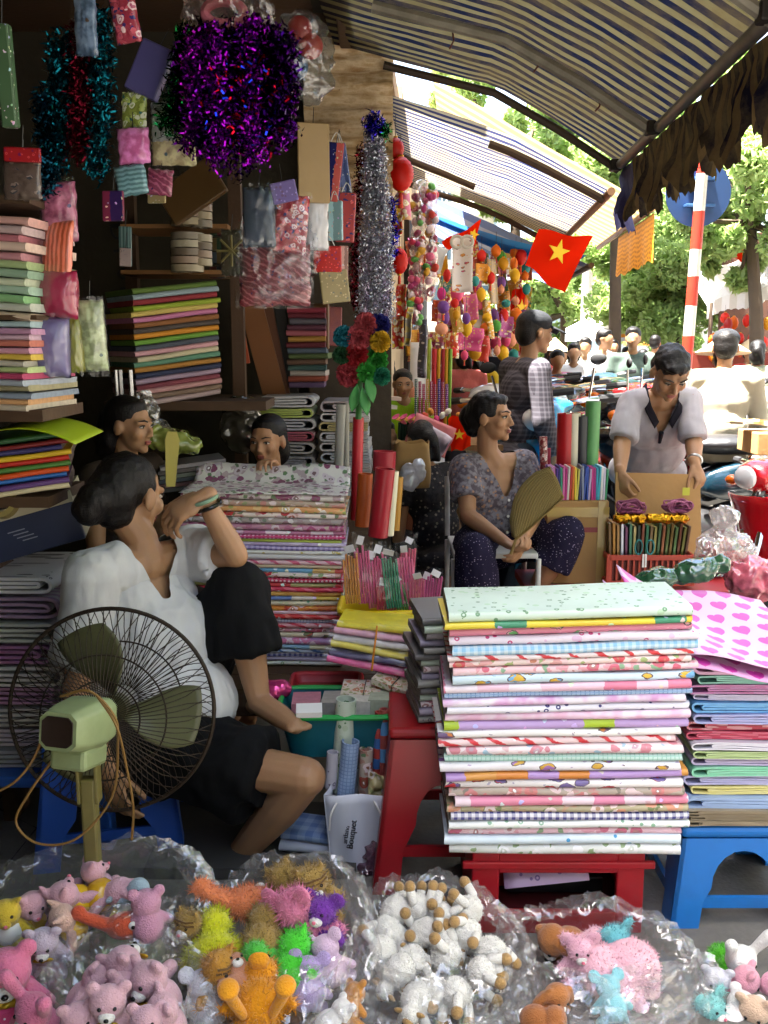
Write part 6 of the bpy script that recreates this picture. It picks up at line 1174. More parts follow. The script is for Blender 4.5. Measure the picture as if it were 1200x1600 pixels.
def roll(label, u0, v0, u1, v1, Y, r, m, name='paper_roll', cat='paper roll', group=None, n=18, wall=.004, dY=0.0, lip=None, top_m=None):
    b, t_ = P(u0, v0, Y), P(u1, v1, Y + dY); ax = (t_ - b).normalized(); R = frame(ax) @ rotm(90, 0, 0); R = Matrix((ax.orthogonal().normalized(), ax.cross(ax.orthogonal().normalized()), ax)).transposed(); L = (t_ - b).length
    pr = [(r, 0), (r, L * .33), (r * 1.01, L * .66), (r, L), (r - wall, L), (r - wall, L * .7)]; nn = n; rows = []; uvs = []
    mb = MB()
    for rr, z in pr: rows.append([b + R @ V((rr * cos(2 * pi * k / nn), rr * sin(2 * pi * k / nn), z)) for k in range(nn)])
    vs_ = [p for q in rows for p in q]; fs = []; uu = []
    for i in range(len(pr) - 1):
        for k in range(nn):
            k2 = (k + 1) % nn; fs.append([i * nn + k, i * nn + k2, (i + 1) * nn + k2, (i + 1) * nn + k]); c0, c1 = k / nn * 6.28 * r, (k + 1) / nn * 6.28 * r; uu.append([(c0, pr[i][1]), (c1, pr[i][1]), (c1, pr[i + 1][1]), (c0, pr[i + 1][1])])
    fs.append([(len(pr) - 1) * nn + k for k in range(nn)]); uu.append(None); mb.add(vs_, fs, uu); o = obj(name, mb, m, None, sharp=35); tag(o, label, cat, group); return o
RG = 'rolled papers in the white bag'
roll('blue checked paper roll in the white bag', 540, 1245, 548, 1158, 2.60, .026, pm('grid', '#8fa8cc', '#5c78a8', '#b0c4dc'), group=RG); roll('pale green flowered roll standing tall in the white bag', 533, 1235, 541, 1092, 2.64, .03, pm('ditsy', '#c4d0bc', '#5c8458', '#a8bc98'), group=RG); roll('grey white roll at the left of the white bag', 516, 1230, 520, 1175, 2.60, .017, pm('ditsy', '#b8b4bc', '#6c6474', '#d0ccd4'), group=RG)
roll('thin blue and red striped roll in the white bag', 588, 1215, 592, 1112, 2.64, .012, pm('stripe', '#3c6cac', '#b04038', '#fff', .4), group=RG); roll('slim sky blue roll beside the striped one', 599, 1210, 600, 1108, 2.64, .014, pm('stripe', '#5c98cc', '#a85048', '#fff', .3), group=RG); roll('crumpled red and green roll in the white bag', 570, 1240, 572, 1170, 2.62, .020, pm('floral', '#b8a898', '#a84c3c', '#5c7c54'), group=RG); roll('grey roll at the right of the white bag', 606, 1230, 608, 1172, 2.66, .013, pm('cloud', '#a49c98', '#847c80', '#fff'), group=RG)
o = obj('crumpled_paper', MB().grid(lambda a, b: P(575 + 38 * a, 1245 - 42 * b * (1 - .35 * a), 2.565) + V((0, .03 * noise.noise(V((a * 3, b * 3, 2))), .008 * noise.noise(V((a * 9, b * 9, 5))))), 10, 8, lambda a, b: (a * .1, b * .1)), pm('floral', '#b8ac7c', '#a87848', '#8c9460'), None, solid=.002, sharp=0); tag(o, 'creased tan paper sticking out of the white bag', 'paper')
pp = P(584, 1325, 2.56)
o = obj('plastic_bundle', blob((lambda m: (m.ell(pp + V((0, 0, -.01)), (.035, .035, .05)), m.ell(pp + V((.01, 0, .06)), (.018, .018, .03)), m.ell(pp + V((-.01, 0, -.05)), (.042, .04, .03)), m)[-1])(MB()), .004, 1, ((40, 40, 40), .010, 1)), plastic('#a87c94', .45, .2, 40.0), None, sharp=0); tag(o, 'crumpled mauve plastic bundle beside the white bag', 'plastic bundle')
for k in range(2):
    q = P(478, 1290 + 22 * k, 2.62); o = obj('folded_cloth', slab(.15, .12, .03, 90 + k), [pm('check', '#8fa4c4', '#5c78ac', '#fff', .4) if k == 0 else pm('plain', '#c0c6d4'), edge_mat()], None, sharp=50); o.location = (q.x, q.y - .05, .072 - .034 * k); o.rotation_euler = (0, 0, radians(-14 + 6 * k)); tag(o, ['blue checked cloth folded on the floor behind the shin', 'pale blue folded paper under the checked cloth'][k], 'fabric')
o = obj('floor_mat', MB().box((pp.x - .35, 2.7, .018), (.6, .4, .034)), mat('#3c3a38', .8), None, smooth=False); tag(o, 'dark mat on the floor beneath the woman in white', 'mat')
# ---- upright rolls behind the tub
UG = 'rolls standing behind the yellow tub'
roll('tall red paper roll carrying the pompom bouquet', 556, 812, 560, 652, 3.7, .021, mat('#b01c28', .35), group=UG); roll('orange paper roll at the foot of the red one', 566, 822, 571, 740, 3.55, .028, mat('#b8541c', .4), group=UG); roll('thick crimson paper roll leaning right', 590, 838, 602, 732, 3.4, .036, mat('#a01424', .35), group=UG, top_m=1); roll('cream paper roll behind the crimson one', 606, 836, 614, 736, 3.46, .022, mat('#d8d4b4', .5), group=UG); roll('gold paper roll at the right of the crimson one', 616, 828, 622, 745, 3.52, .02, mat('#a87818', .4), group=UG)
roll('grey white paper roll standing behind the stack', 529, 735, 533, 632, 3.75, .018, mat('#a8a89c', .6), group=UG); roll('thin grey paper roll beside the white one', 541, 735, 541, 630, 3.78, .012, mat('#98988c', .6), group=UG); roll('short khaki roll by the grey ones', 524, 790, 526, 732, 3.6, .024, mat('#6c6a4c', .6), group=UG); roll('small red and cream drum behind the rolls', 600, 735, 601, 705, 4.2, .05, mat('#a82030', .4), 'paper_drum', 'drum')
# ---- pompom bouquet
pq = thing('pompom_bouquet', 'bunch of coloured paper pompoms on top of the red roll', 'paper flowers', P(560, 655, 3.68)); r_ = np.random.RandomState(3)
def pom(u, v, Y, r, c, nm='pompom'):
    ctr = P(u, v, Y); mb = MB(); 
    d = r_.normal(size=(420, 3)); d /= np.linalg.norm(d, axis=1)[:, None]
    vs_ = []; fs = []
    mb.ell(ctr, r * .62, None, 12, 8)
    for i, q in enumerate(d):
        q = V(q); s_ = q.cross(V(r_.normal(size=3))).normalized(); t_ = q.cross(s_); b0 = ctr + q * r * .45; e = ctr + q * r * rnd(.85, 1.08); w2 = r * .17; mb.add([b0 - s_ * w2 * .3, b0 + s_ * w2 * .3, e + s_ * w2 + t_ * w2 * .5, e + t_ * w2 * -.3 + q * w2 * .3, e - s_ * w2], [[0, 1, 2, 3, 4]])
    o = obj(nm, mb, mat(c, .7, var=.2, vs=60), pq, smooth=False); o['kind'] = 'stuff'
SP = S(560, 560, 3.7)
for u, v, c, r in ((571, 507, '#b0464c', 18), (592, 508, '#1c1c6c', 17), (538, 526, '#1c7888', 17), (560, 527, '#c05058', 19), (594, 534, '#c89c18', 16), (555, 556, '#a01820', 20), (588, 562, '#2c8c2c', 18), (545, 585, '#a83840', 19), (571, 582, '#38a038', 16), (596, 588, '#1c7858', 14), (534, 555, '#1c4c28', 14)): pom(u, v, 3.68 + rnd(-.03, .03), r * SP, c)
obj('stem', MB().tube([P(560, 655, 3.68), P(562, 600, 3.68), P(560, 555, 3.68)], .012, 8), mat('#2c6c2c', .6), pq)
def leafs(u, v, k): return MB().grid(lambda a, b: P(u + (a - .5) * 18 * sin(pi * b) + k * 8 * b, v - 45 * (1 - b), 3.64) + V((0, .02 * a, 0)), 4, 6)
for u, v, k in ((558, 645, -1), (566, 650, 1), (575, 630, 1)): obj('leaf', leafs(u, v, k), mat('#2c7c34', .6), pq, sharp=0, solid=.001)
# ---- cardboard box with notebooks and rolls
cb = thing('cardboard_box', 'taped cardboard box carrying coloured notebooks', 'cardboard box', (P(905, 850, 4.35).x, 4.35, 0)); bx0, bx1 = P(856, 780, 4.22).x, P(952, 780, 4.22).x; bzt, bzb = P(905, 783, 4.22).z, P(905, 912, 4.22).z
obj('carton', MB().box(((bx0 + bx1) / 2, 4.35, (bzt + bzb) / 2), (bx1 - bx0, .26, bzt - bzb)), M_CARD, cb, smooth=False, bev=.004); obj('tape', MB().box(((bx0 + bx1) / 2, 4.218, bzt - .05), (bx1 - bx0 + .004, .004, .045)), mat('#b89a58', .2), cb, smooth=False); obj('red_band', MB().box(((bx0 + bx1) / 2, 4.2175, bzt - .13), (bx1 - bx0 + .003, .003, .022)), mat('#8c3a3c', .5), cb, smooth=False); obj('tape', MB().box((bx1 - .03, 4.2165, (bzt + bzb) / 2), (.035, .003, bzt - bzb)), mat('#b89a58', .2), cb, smooth=False)
sd_ = thing('side_stand', 'low wooden stand under the cardboard box and red basket', 'stand', ((bx0 + bx1) / 2 + .2, 4.3, 0)); obj('board', MB().box(((bx0 + bx1) / 2 + .24, 4.3, bzb - .02), (.95, .42, .035)), mat('#9c2026', .5), sd_, smooth=False)
for x in (bx0 + .0, bx1 + .42):
    for y in (4.14, 4.46): obj('leg', MB().box((x, y, bzb / 2 - .02), (.04, .04, bzb - .045)), M_DKWOOD, sd_, smooth=False)
NBK = ['#7c4c8c', '#c08cb8', '#b868a8', '#4c2c84', '#1c2c6c', '#2c8c6c', '#d868a8', '#b8287c', '#d8d0c8', '#b82c24', '#d8782c', '#e0c83c', '#c8c058', '#2c3c6c', '#8c94a8', '#2c4ca0', '#24489c', '#b8a8c8', '#c83c88', '#a8247c', '#2c98b0', '#3cacc0', '#e8e4e4', '#d0c8dc', '#2c8c5c']
nmn = ['violet', 'mauve', 'orchid', 'deep purple', 'midnight blue', 'sea green', 'candy pink', 'magenta', 'ivory', 'brick red', 'orange', 'yellow', 'straw', 'navy', 'silver blue', 'royal blue', 'cobalt', 'lilac', 'rose', 'cerise', 'turquoise', 'sky blue', 'white', 'pale lilac', 'green']
for k, c in enumerate(NBK):
    x = lerp(bx0 + .01, bx1 - .008, k / 24); h = .145 + rnd(-.008, .008); o = obj('notebook', MB().box((x, 4.30, bzt + h / 2), (.0095, .11, h), rotm(0, rnd(-2, 3), 0)), mat(c, .4, var=.1), None, smooth=False, bev=.002); tag(o, f'{nmn[k]} notebook standing in the row on the cardboard box', 'notebook', 'notebooks on the cardboard box')
TG2 = 'rolls standing behind the notebooks'
for lab, u0, u1, vt, c, r in (('scarlet', 881, 884, 646, '#b8161e', .038), ('ivory', 893, 896, 646, '#d8d0b8', .033), ('black', 906, 909, 650, '#2c3034', .034), ('leaf green', 920, 927, 627, '#5c9c5c', .034)): roll(f'{lab} plastic roll standing behind the notebooks', u0, 790, u1, vt, 4.42, r, mat(c, .35), group=TG2)
roll('red speckled thin roll left of the scarlet one', 850, 790, 849, 682, 4.4, .018, pm('floral', '#8c2c34', '#d0a8a0', '#6c4c48', 2), group=TG2); roll('slim crimson roll beside the speckled one', 858, 790, 857, 700, 4.44, .01, mat('#a82444', .4), group=TG2)
# ---- red basket with foil pads, scissors and ribbon skeins
rx0, rx1 = P(952, 870, 4.12).x, P(1085, 870, 4.12).x; rz0, rz1 = P(1010, 915, 4.12).z, P(1010, 868, 4.12).z
rb = thing('plastic_basket', 'orange red slatted plastic basket with pads and scissors', 'basket', ((rx0 + rx1) / 2, 4.2, rz0)); M_RB = mat('#b8402c', .4)
for z in (rz0 + .008, rz1 - .012):
    for y in (4.13, 4.35): obj('rail', MB().box(((rx0 + rx1) / 2, y, z), (rx1 - rx0, .012, .024)), M_RB, rb, smooth=False, bev=.003)
    for x in (rx0, rx1): obj('rail', MB().box((x, 4.24, z), (.012, .208, .024)), M_RB, rb, smooth=False, bev=.003)
for k in range(15): obj('slat', MB().box((lerp(rx0 + .012, rx1 - .012, k / 14), 4.13, (rz0 + rz1) / 2), (.0085, .007, rz1 - rz0 - .036)), M_RB, rb, smooth=False)
for s_ in (0, 1): obj('corner_post', MB().box((lerp(rx0, rx1, s_), 4.132, (rz0 + rz1) / 2), (.02, .016, rz1 - rz0 + .004)), M_RB, rb, smooth=False, bev=.003)
obj('inner_panel', MB().box(((rx0 + rx1) / 2, 4.14, (rz0 + rz1) / 2), (rx1 - rx0 - .02, .004, rz1 - rz0 - .03)), mat('#6c2a20', .6), rb, smooth=False)
PADC = [('brown', '#6c5434'), ('ochre', '#a87834'), ('tan', '#9c7848'), ('white', '#d0d4e0'), ('plum', '#6c3c5c'), ('jade', '#4c8468'), ('straw', '#b0a470'), ('dark green', '#24342c'), ('rust', '#7c4430'), ('emerald', '#2c6c4c'), ('umber', '#6c5838'), ('khaki', '#8c8448'), ('pine', '#3c5c3c'), ('copper', '#945c3c'), ('moss', '#5c6c3c'), ('bronze', '#7c6434'), ('fern', '#5c7c4c'), ('chestnut', '#6c402c'), ('olive', '#6c6c34'), ('cocoa', '#5c4030')]
for k, (nm, c) in enumerate(PADC):
    x = lerp(rx0 + .012, rx1 - .02, k / 19); h = .178 + rnd(-.012, .012); o = obj('foil_pad', MB().box((x, 4.24, rz1 - .05 + h / 2), (.0125, .15, h), rotm(0, -3 + k * .45, 0)), mat(c, .3, .3, var=.15), None, smooth=False, bev=.002); tag(o, f'{nm} foil paper pad standing in the red basket', 'paper pad', 'pads in the red basket')
for k, (u, v) in enumerate(((985, 790), (1060, 791))):
    q = P(u, v, 4.14); sk = thing('ribbon_skein', f'{"left" if k == 0 else "right"} coil of dusky pink ribbon cord over the red basket', 'ribbon', q); mb = MB()
    for j in range(14): rr = rnd(.03, .058); tz_ = rnd(-.014, .014); ty_ = rnd(-.02, .02); ph = rnd(0, 6); obj('coil', MB().tube([q + V((rr * 1.15 * cos(a) + .006 * sin(3 * a + ph), ty_ + .012 * sin(2 * a + ph), rr * .42 * sin(a) + tz_ + .004 * sin(4 * a + ph))) for a in (2 * pi * i / 26 for i in range(26))], .0045, 5, closed=True), mat('#8c4464', .6, var=.3, vs=40), sk)
for k, u in enumerate((972, 996, 1022, 1042, 1062)): q = P(u, 810, 4.12); o = obj('foil_roll', blob((lambda m: (m.cap(q + V((-.02, 0, 0)), .022, q + V((.02, 0, 0)), .022), m)[-1])(MB()), .005, 1, ((60, 60, 60), .008)), mat('#b8841c', .22, .95, var=.3, vs=40), None, sharp=0); tag(o, f'crinkled gold foil roll, {["first", "second", "third", "fourth", "last"][k]} from the left over the pads', 'foil')
sco = thing('scissors', 'teal handled scissors hanging at the basket front', 'scissors', P(1007, 860, 4.1))
for s_ in (-1, 1): q = P(1007 + s_ * 9, 855, 4.11); obj('handle', MB().tube([q + V((.016 * cos(a), 0, .032 * sin(a))) for a in (2 * pi * i / 18 for i in range(18))], .004, 6, closed=True), mat('#1c7c7c', .4), sco); obj('blade', MB().box(P(1007 + s_ * 2, 876, 4.116), (.008, .002, .06)), M_STEEL, sco, smooth=False)
o = obj('price_tag', MB().box(P(1072, 768, 4.3), (.032, .002, .035)), mat('#b8b838', .5), None, smooth=False); tag(o, 'small yellow tag hanging on the cardboard sheet', 'tag')
# ---- tied bag of red goods, green wrapped rolls
def puff(name, label, cat, pcs, m, vox=.006, amp=.016, fq=22): o = obj(name, blob((lambda mb: ([mb.ell(*p) for p in pcs], mb)[-1])(MB()), vox, 1, ((fq, fq, fq), amp, 1), None, ((fq * 2.5,) * 3, amp * .4)), m, None, sharp=0); tag(o, label, cat); return o
q = P(1132, 862, 3.9); puff('tied_bag', 'knotted clear bag of red ornaments beside the basket', 'bag', [(q, (.115, .09, .085)), (q + V((0, 0, .09)), (.035, .03, .06)), (q + V((-.01, 0, .15)), (.05, .03, .03)), (q + V((.05, 0, -.03)), (.08, .08, .06))], plastic('#f4f0ee', .3, .22, 18.0), .007, .02)
for k in range(16):
    p_ = q + V((rnd(-.085, .085), rnd(-.05, .05), rnd(-.07, .04))); o = obj('red_ornament', MB().ell(p_, (.022, .018, .012), rotm(rnd(0, 90), rnd(0, 90), 0), 8, 6), mat(random.choice(['#b82420', '#c83c30', '#a81c1c']), .4), None); tag(o, 'small red ornament inside the knotted clear bag', 'ornament', 'red ornaments in the knotted bag')
q = P(1065, 896, 2.95); puff('wrapped_roll', 'green roll wrapped in crinkled clear film above the hearts sheet', 'wrapped roll', [(q + V((-.08, 0, -.02)), (.08, .05, .035), rotm(0, -14, 0)), (q + V((.04, 0, .008)), (.09, .05, .036), rotm(0, -14, 0)), (q + V((.12, 0, .03)), (.03, .03, .028))], mat('#2c5c3c', .12, 0, var=.6, vs=30, spec=.9, Coat_Weight=.8), .006, .007)
q = P(1178, 905, 3.4); puff('ornament_bag', 'clear bag of pink and red ornaments at the right edge', 'bag', [(q, (.09, .08, .07))], mat('#c86070', .15, 0, var=.8, vs=40, Coat_Weight=.8), .007, .02)
# ---- blue tray box on the grey papers
q = P(45, 880, 2.72); bb = thing('cardboard_tray', 'dark blue cardboard tray with cream rim full of trinkets', 'tray', q); R = rotm(4, -15, 10)
cbx = P(30, 838, 2.78); obj('tray_front', MB().box(cbx, (.36, .02, .12), R), mat('#16264a', .4), bb, smooth=False, bev=.003); obj('tray_rim', MB().box(cbx + R @ V((0, -.004, .075)), (.365, .012, .034), R), mat('#c8c0a4', .6, dirt=.2), bb, smooth=False, bev=.002); obj('tray_side', MB().box(cbx + R @ V((.172, .12, .015)), (.012, .22, .15), R), mat('#a8a288', .6), bb, smooth=False); obj('tray_floor', MB().box(cbx + R @ V((0, .12, .03)), (.33, .22, .01), R), mat('#c0b898', .6), bb, smooth=False)
for k in range(4): obj('lettering', MB().box(cbx + R @ V((.0 + .01 * k, -.0115, .02 - .011 * k)), (.05 - .006 * (k % 2), .001, .003), R), mat('#8c94a8', .6), bb, smooth=False)
for k in range(9): p_ = cbx + R @ V((-.10 + .024 * k, .05 + .03 * (k % 3), .05 + .008 * (k % 2))); o = obj('trinket', MB().ell(p_, (.022, .014, .010), rotm(0, 20 * k, 40 * k), 8, 6), mat(['#2c5c4c', '#8c9494', '#3c6c5c', '#c8c8c8'][k % 4], .2, .3), None); tag(o, 'small shiny green or silver trinket in the blue tray', 'trinket', 'trinkets in the blue tray')
q = P(2, 785, 2.65); o = obj('tape_roll', MB().lathe([(.03, -.02), (.045, -.02), (.045, .02), (.03, .02), (.03, -.02)], q, 24, rotm(70, 20, 0), cap=False), mat('#8c7c48', .4), None); tag(o, 'brown roll of tape at the left edge', 'tape roll')
# ---- hidden objects behind the woman in white
q = P(268, 725, 2.95); o = obj('hand_fan', MB().prism([(-.018, -.07), (.012, -.07), (.026, .075), (.016, .10), (-.014, .10), (-.022, .075)], -.0015, .0015), mat('#8a8034', .7, var=.1), None); o.location = q; o.rotation_euler = (radians(-8), radians(6), radians(35)); tag(o, 'olive palm hand fan held up beside her face', 'hand fan')
q = P(270, 690, 3.5); puff('toy_packet', 'clear packet of colourful toys behind the woman in white', 'packet', [(q, (.11, .05, .04), rotm(0, 10, 0)), (q + V((-.08, 0, .02)), (.05, .04, .045))], mat('#7c8840', .2, 0, var=.8, vs=26, Coat_Weight=.8), .007, .012)
q = P(228, 650, 3.6); puff('clear_wrapper', 'crumpled clear wrapper standing on the back counter', 'wrapper', [(q, (.04, .04, .09)), (q + V((.03, 0, -.07)), (.06, .05, .05))], plastic('#d8d8d0', .25, .2, 26.0), .007, .015)
for k, (u, c) in enumerate(((184, '#c0c0c0'), (190, '#909090'), (206, '#b0b0b0'))): q0, q1 = P(u, 625, 3.6), P(u - 3, 578, 3.6); o = obj('metal_tube', MB().tube([q0, q1], .009, 8), mat(c, .25, .8), None); tag(o, f'thin silver tube, {["left", "middle", "right"][k]} of three above the hidden woman', 'tube')
q = P(378, 668, 3.95); puff('wrapped_parcel', 'grey plastic wrapped parcel behind the girl', 'parcel', [(q, (.085, .07, .10)), (q + V((0, 0, .09)), (.09, .06, .03))], plastic('#8c8878', .5, .15, 22.0), .008, .012)
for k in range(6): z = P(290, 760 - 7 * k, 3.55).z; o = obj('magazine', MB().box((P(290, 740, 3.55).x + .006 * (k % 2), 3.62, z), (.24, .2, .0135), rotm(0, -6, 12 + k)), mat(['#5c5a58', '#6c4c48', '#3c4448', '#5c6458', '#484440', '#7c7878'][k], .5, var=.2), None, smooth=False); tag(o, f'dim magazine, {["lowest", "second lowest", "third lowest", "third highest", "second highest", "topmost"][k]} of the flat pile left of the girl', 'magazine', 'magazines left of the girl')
lb = thing('wooden_ladder', 'brown boards and dark panel leaning on the back wall', 'boards', (P(410, 620, 4.2).x, 4.2, .9))
def board(u0, v0, u1, v1, w_, c, nm, Y=4.25):
    b, t_ = P(u0, v0, Y - .1), P(u1, v1, Y + .05); ax = (t_ - b); R = frame(V((0, 1, 0)), ax); obj(nm, MB().box((b + t_) / 2, (w_, .02, ax.length), R), mat(c, .6, var=.25, vs=5, bump=.1, bs=40), lb, smooth=False, bev=.002)
board(428, 625, 396, 478, .10, '#7a4c22', 'wide_board'); board(442, 620, 420, 478, .05, '#5c3418', 'narrow_board', 4.27); board(455, 615, 440, 478, .05, '#18140f', 'dark_panel', 4.3); board(380, 560, 374, 480, .03, '#a84c28', 'orange_slat', 4.2)
# ================================================================ hanging goods
def foil(c, rough=.16, var=.5): return mat(c, rough, 1.0, var=var, vs=60)
def strips_mesh(centers, L, w_, rs, dirs=None, curl=.4):
    n = len(centers); c = np.array(centers); d = rs.normal(size=(n, 3)) if dirs is None else np.array(dirs) + rs.normal(size=(n, 3)) * .6; d /= np.linalg.norm(d, axis=1)[:, None]
    s_ = np.cross(d, rs.normal(size=(n, 3))); s_ /= np.linalg.norm(s_, axis=1)[:, None]; l_ = L * (.5 + rs.rand(n, 1)); k = np.cross(d, s_) * l_ * curl
    vs_ = np.stack([c - s_ * w_, c + s_ * w_, c + d * l_ * .5 + s_ * w_ + k * .5, c + d * l_ * .5 - s_ * w_ + k * .5, c + d * l_ - k * .2], 1).reshape(-1, 3)
    f = []
    for i in range(n): b = i * 5; f.append([b, b + 1, b + 2, b + 3]); f.append([b + 3, b + 2, b + 4])
    me = bpy.data.meshes.new('tinsel'); me.from_pydata(vs_.tolist(), [], f); return me
def tinsel_strand(t, pts, r, n, m, rs, L=.022, w_=.0022, nm='strand'):
    pts = [V(p) for p in pts]; cs = []
    for i in range(n):
        f = rs.rand() * (len(pts) - 1); j = int(f); p = pts[j].lerp(pts[j + 1], f - j); q = V(rs.normal(size=3)).normalized() * r * rs.rand() ** .4; cs.append(tuple(p + q))
    o = obj(nm, strips_mesh(cs, L, w_, rs), m, t, smooth=False); o['kind'] = 'stuff'; return o
rs = np.random.RandomState(4)
# purple tinsel cluster: many loops of garland hung from one hook
tc_ = thing('tinsel_garland', 'big hanging bunch of purple foil tinsel with red glints', 'tinsel', P(385, 40, 2.7)); h0 = P(385, 45, 2.7)
def blobpts(n, c, rad): 
    d = rs.normal(size=(n, 3)); d /= np.linalg.norm(d, axis=1)[:, None]; return [(c[0] + q[0] * rad[0] * r_, c[1] + q[1] * rad[1] * r_, c[2] + q[2] * rad[2] * r_) for q, r_ in zip(d, (rs.rand(n) ** .33))]
k_ = S(385, 150, 2.7)
for k in range(20):
    u0 = 290 + 8.4 * k + rnd(-6, 6); v0 = 60 - 34 * sin(pi * k / 19) + rnd(0, 14); v1 = 190 + 62 * sin(pi * (k + 3) / 23) + rnd(-26, 20); Yt = 2.7 + rnd(-.07, .07); c = random.choice(['#4a0862', '#7a0c96', '#2e064a', '#40085c', '#8c14a4', '#2a0544'])
    tinsel_strand(tc_, [P(u0, v0, Yt), P(u0 + rnd(-10, 10), (v0 + v1) / 2, Yt), P(u0 + rnd(-12, 12), v1, Yt)], .034, 620, foil(c, .2), rs, .02, .0026)
for c, n in (('#a00c24', 170), ('#2038d0', 50)): o = obj('tinsel_glints', strips_mesh(blobpts(n, P(385, 165, 2.64), (70 * k_, .08, 85 * k_)), .02, .0026, rs), foil(c), tc_, smooth=False); o['kind'] = 'stuff'
gn = thing('tinsel_garland', 'dark green foil tinsel hanging left of the purple bunch', 'tinsel', P(275, 60, 2.75)); tinsel_strand(gn, [P(295, 50, 2.75), P(282, 120, 2.75), P(262, 205, 2.75)], .035, 1500, foil('#0c6a30'), rs)
for u0, u1, v0, v1, c, nm in ((92, 88, 60, 255, '#0c5664', 'teal tinsel garland, leftmost at upper left'), (125, 122, 40, 240, '#5c1020', 'dark red tinsel garland between the teal ones'), (155, 152, 20, 270, '#0e5a68', 'teal tinsel garland right of the red one'), (70, 72, 150, 300, '#103c50', 'short dark blue tinsel garland at upper left')):
    t = thing('tinsel_garland', nm, 'tinsel', P(u0, v0, 2.6)); tinsel_strand(t, [P(u0, v0, 2.6), P((u0 + u1) / 2 + 3, (v0 + v1) / 2, 2.6), P(u1, v1, 2.6)], .034, 1500, foil(c, .3), rs, .02)
# silver tinsel column
sv = thing('tinsel_garland', 'tall silver foil tinsel column hanging by the plaster pillar', 'tinsel', P(587, 190, 4.1))
for k in range(7):
    u0 = 585 + (k - 3) * 2.2; u1 = 588 + (k - 3) * 8; tinsel_strand(sv, [P(u0, 196, 4.1), P(lerp(u0, u1, .6), 330, 4.08 + .02 * (k % 2)), P(u1, 500, 4.1)], .026, 1500, foil(['#b8bcc4', '#c8b8d0', '#a8b0b8', '#d0c8d8', '#b0b8c4', '#b4a4c0', '#c4c8d0'][k], .3, .15), rs, .014, .002)
tinsel_strand(sv, [P(580, 190, 4.08), P(590, 200, 4.08)], .045, 500, foil('#3020b0'), rs); tinsel_strand(sv, [P(600, 196, 4.08), P(602, 214, 4.08)], .025, 200, foil('#1c8c3c'), rs)
rd = thing('tinsel_garland', 'dark red tinsel hanging left of the silver column', 'tinsel', P(560, 250, 4.15)); tinsel_strand(rd, [P(568, 230, 4.15), P(558, 350, 4.15), P(556, 480, 4.15)], .032, 1600, foil('#6c0c1c', .25), rs)
bl_ = thing('tinsel_garland', 'deep blue tinsel right of the silver column', 'tinsel', P(615, 320, 4.2)); tinsel_strand(bl_, [P(612, 310, 4.2), P(616, 360, 4.2), P(613, 400, 4.2)], .02, 400, foil('#1c1c9c'), rs)
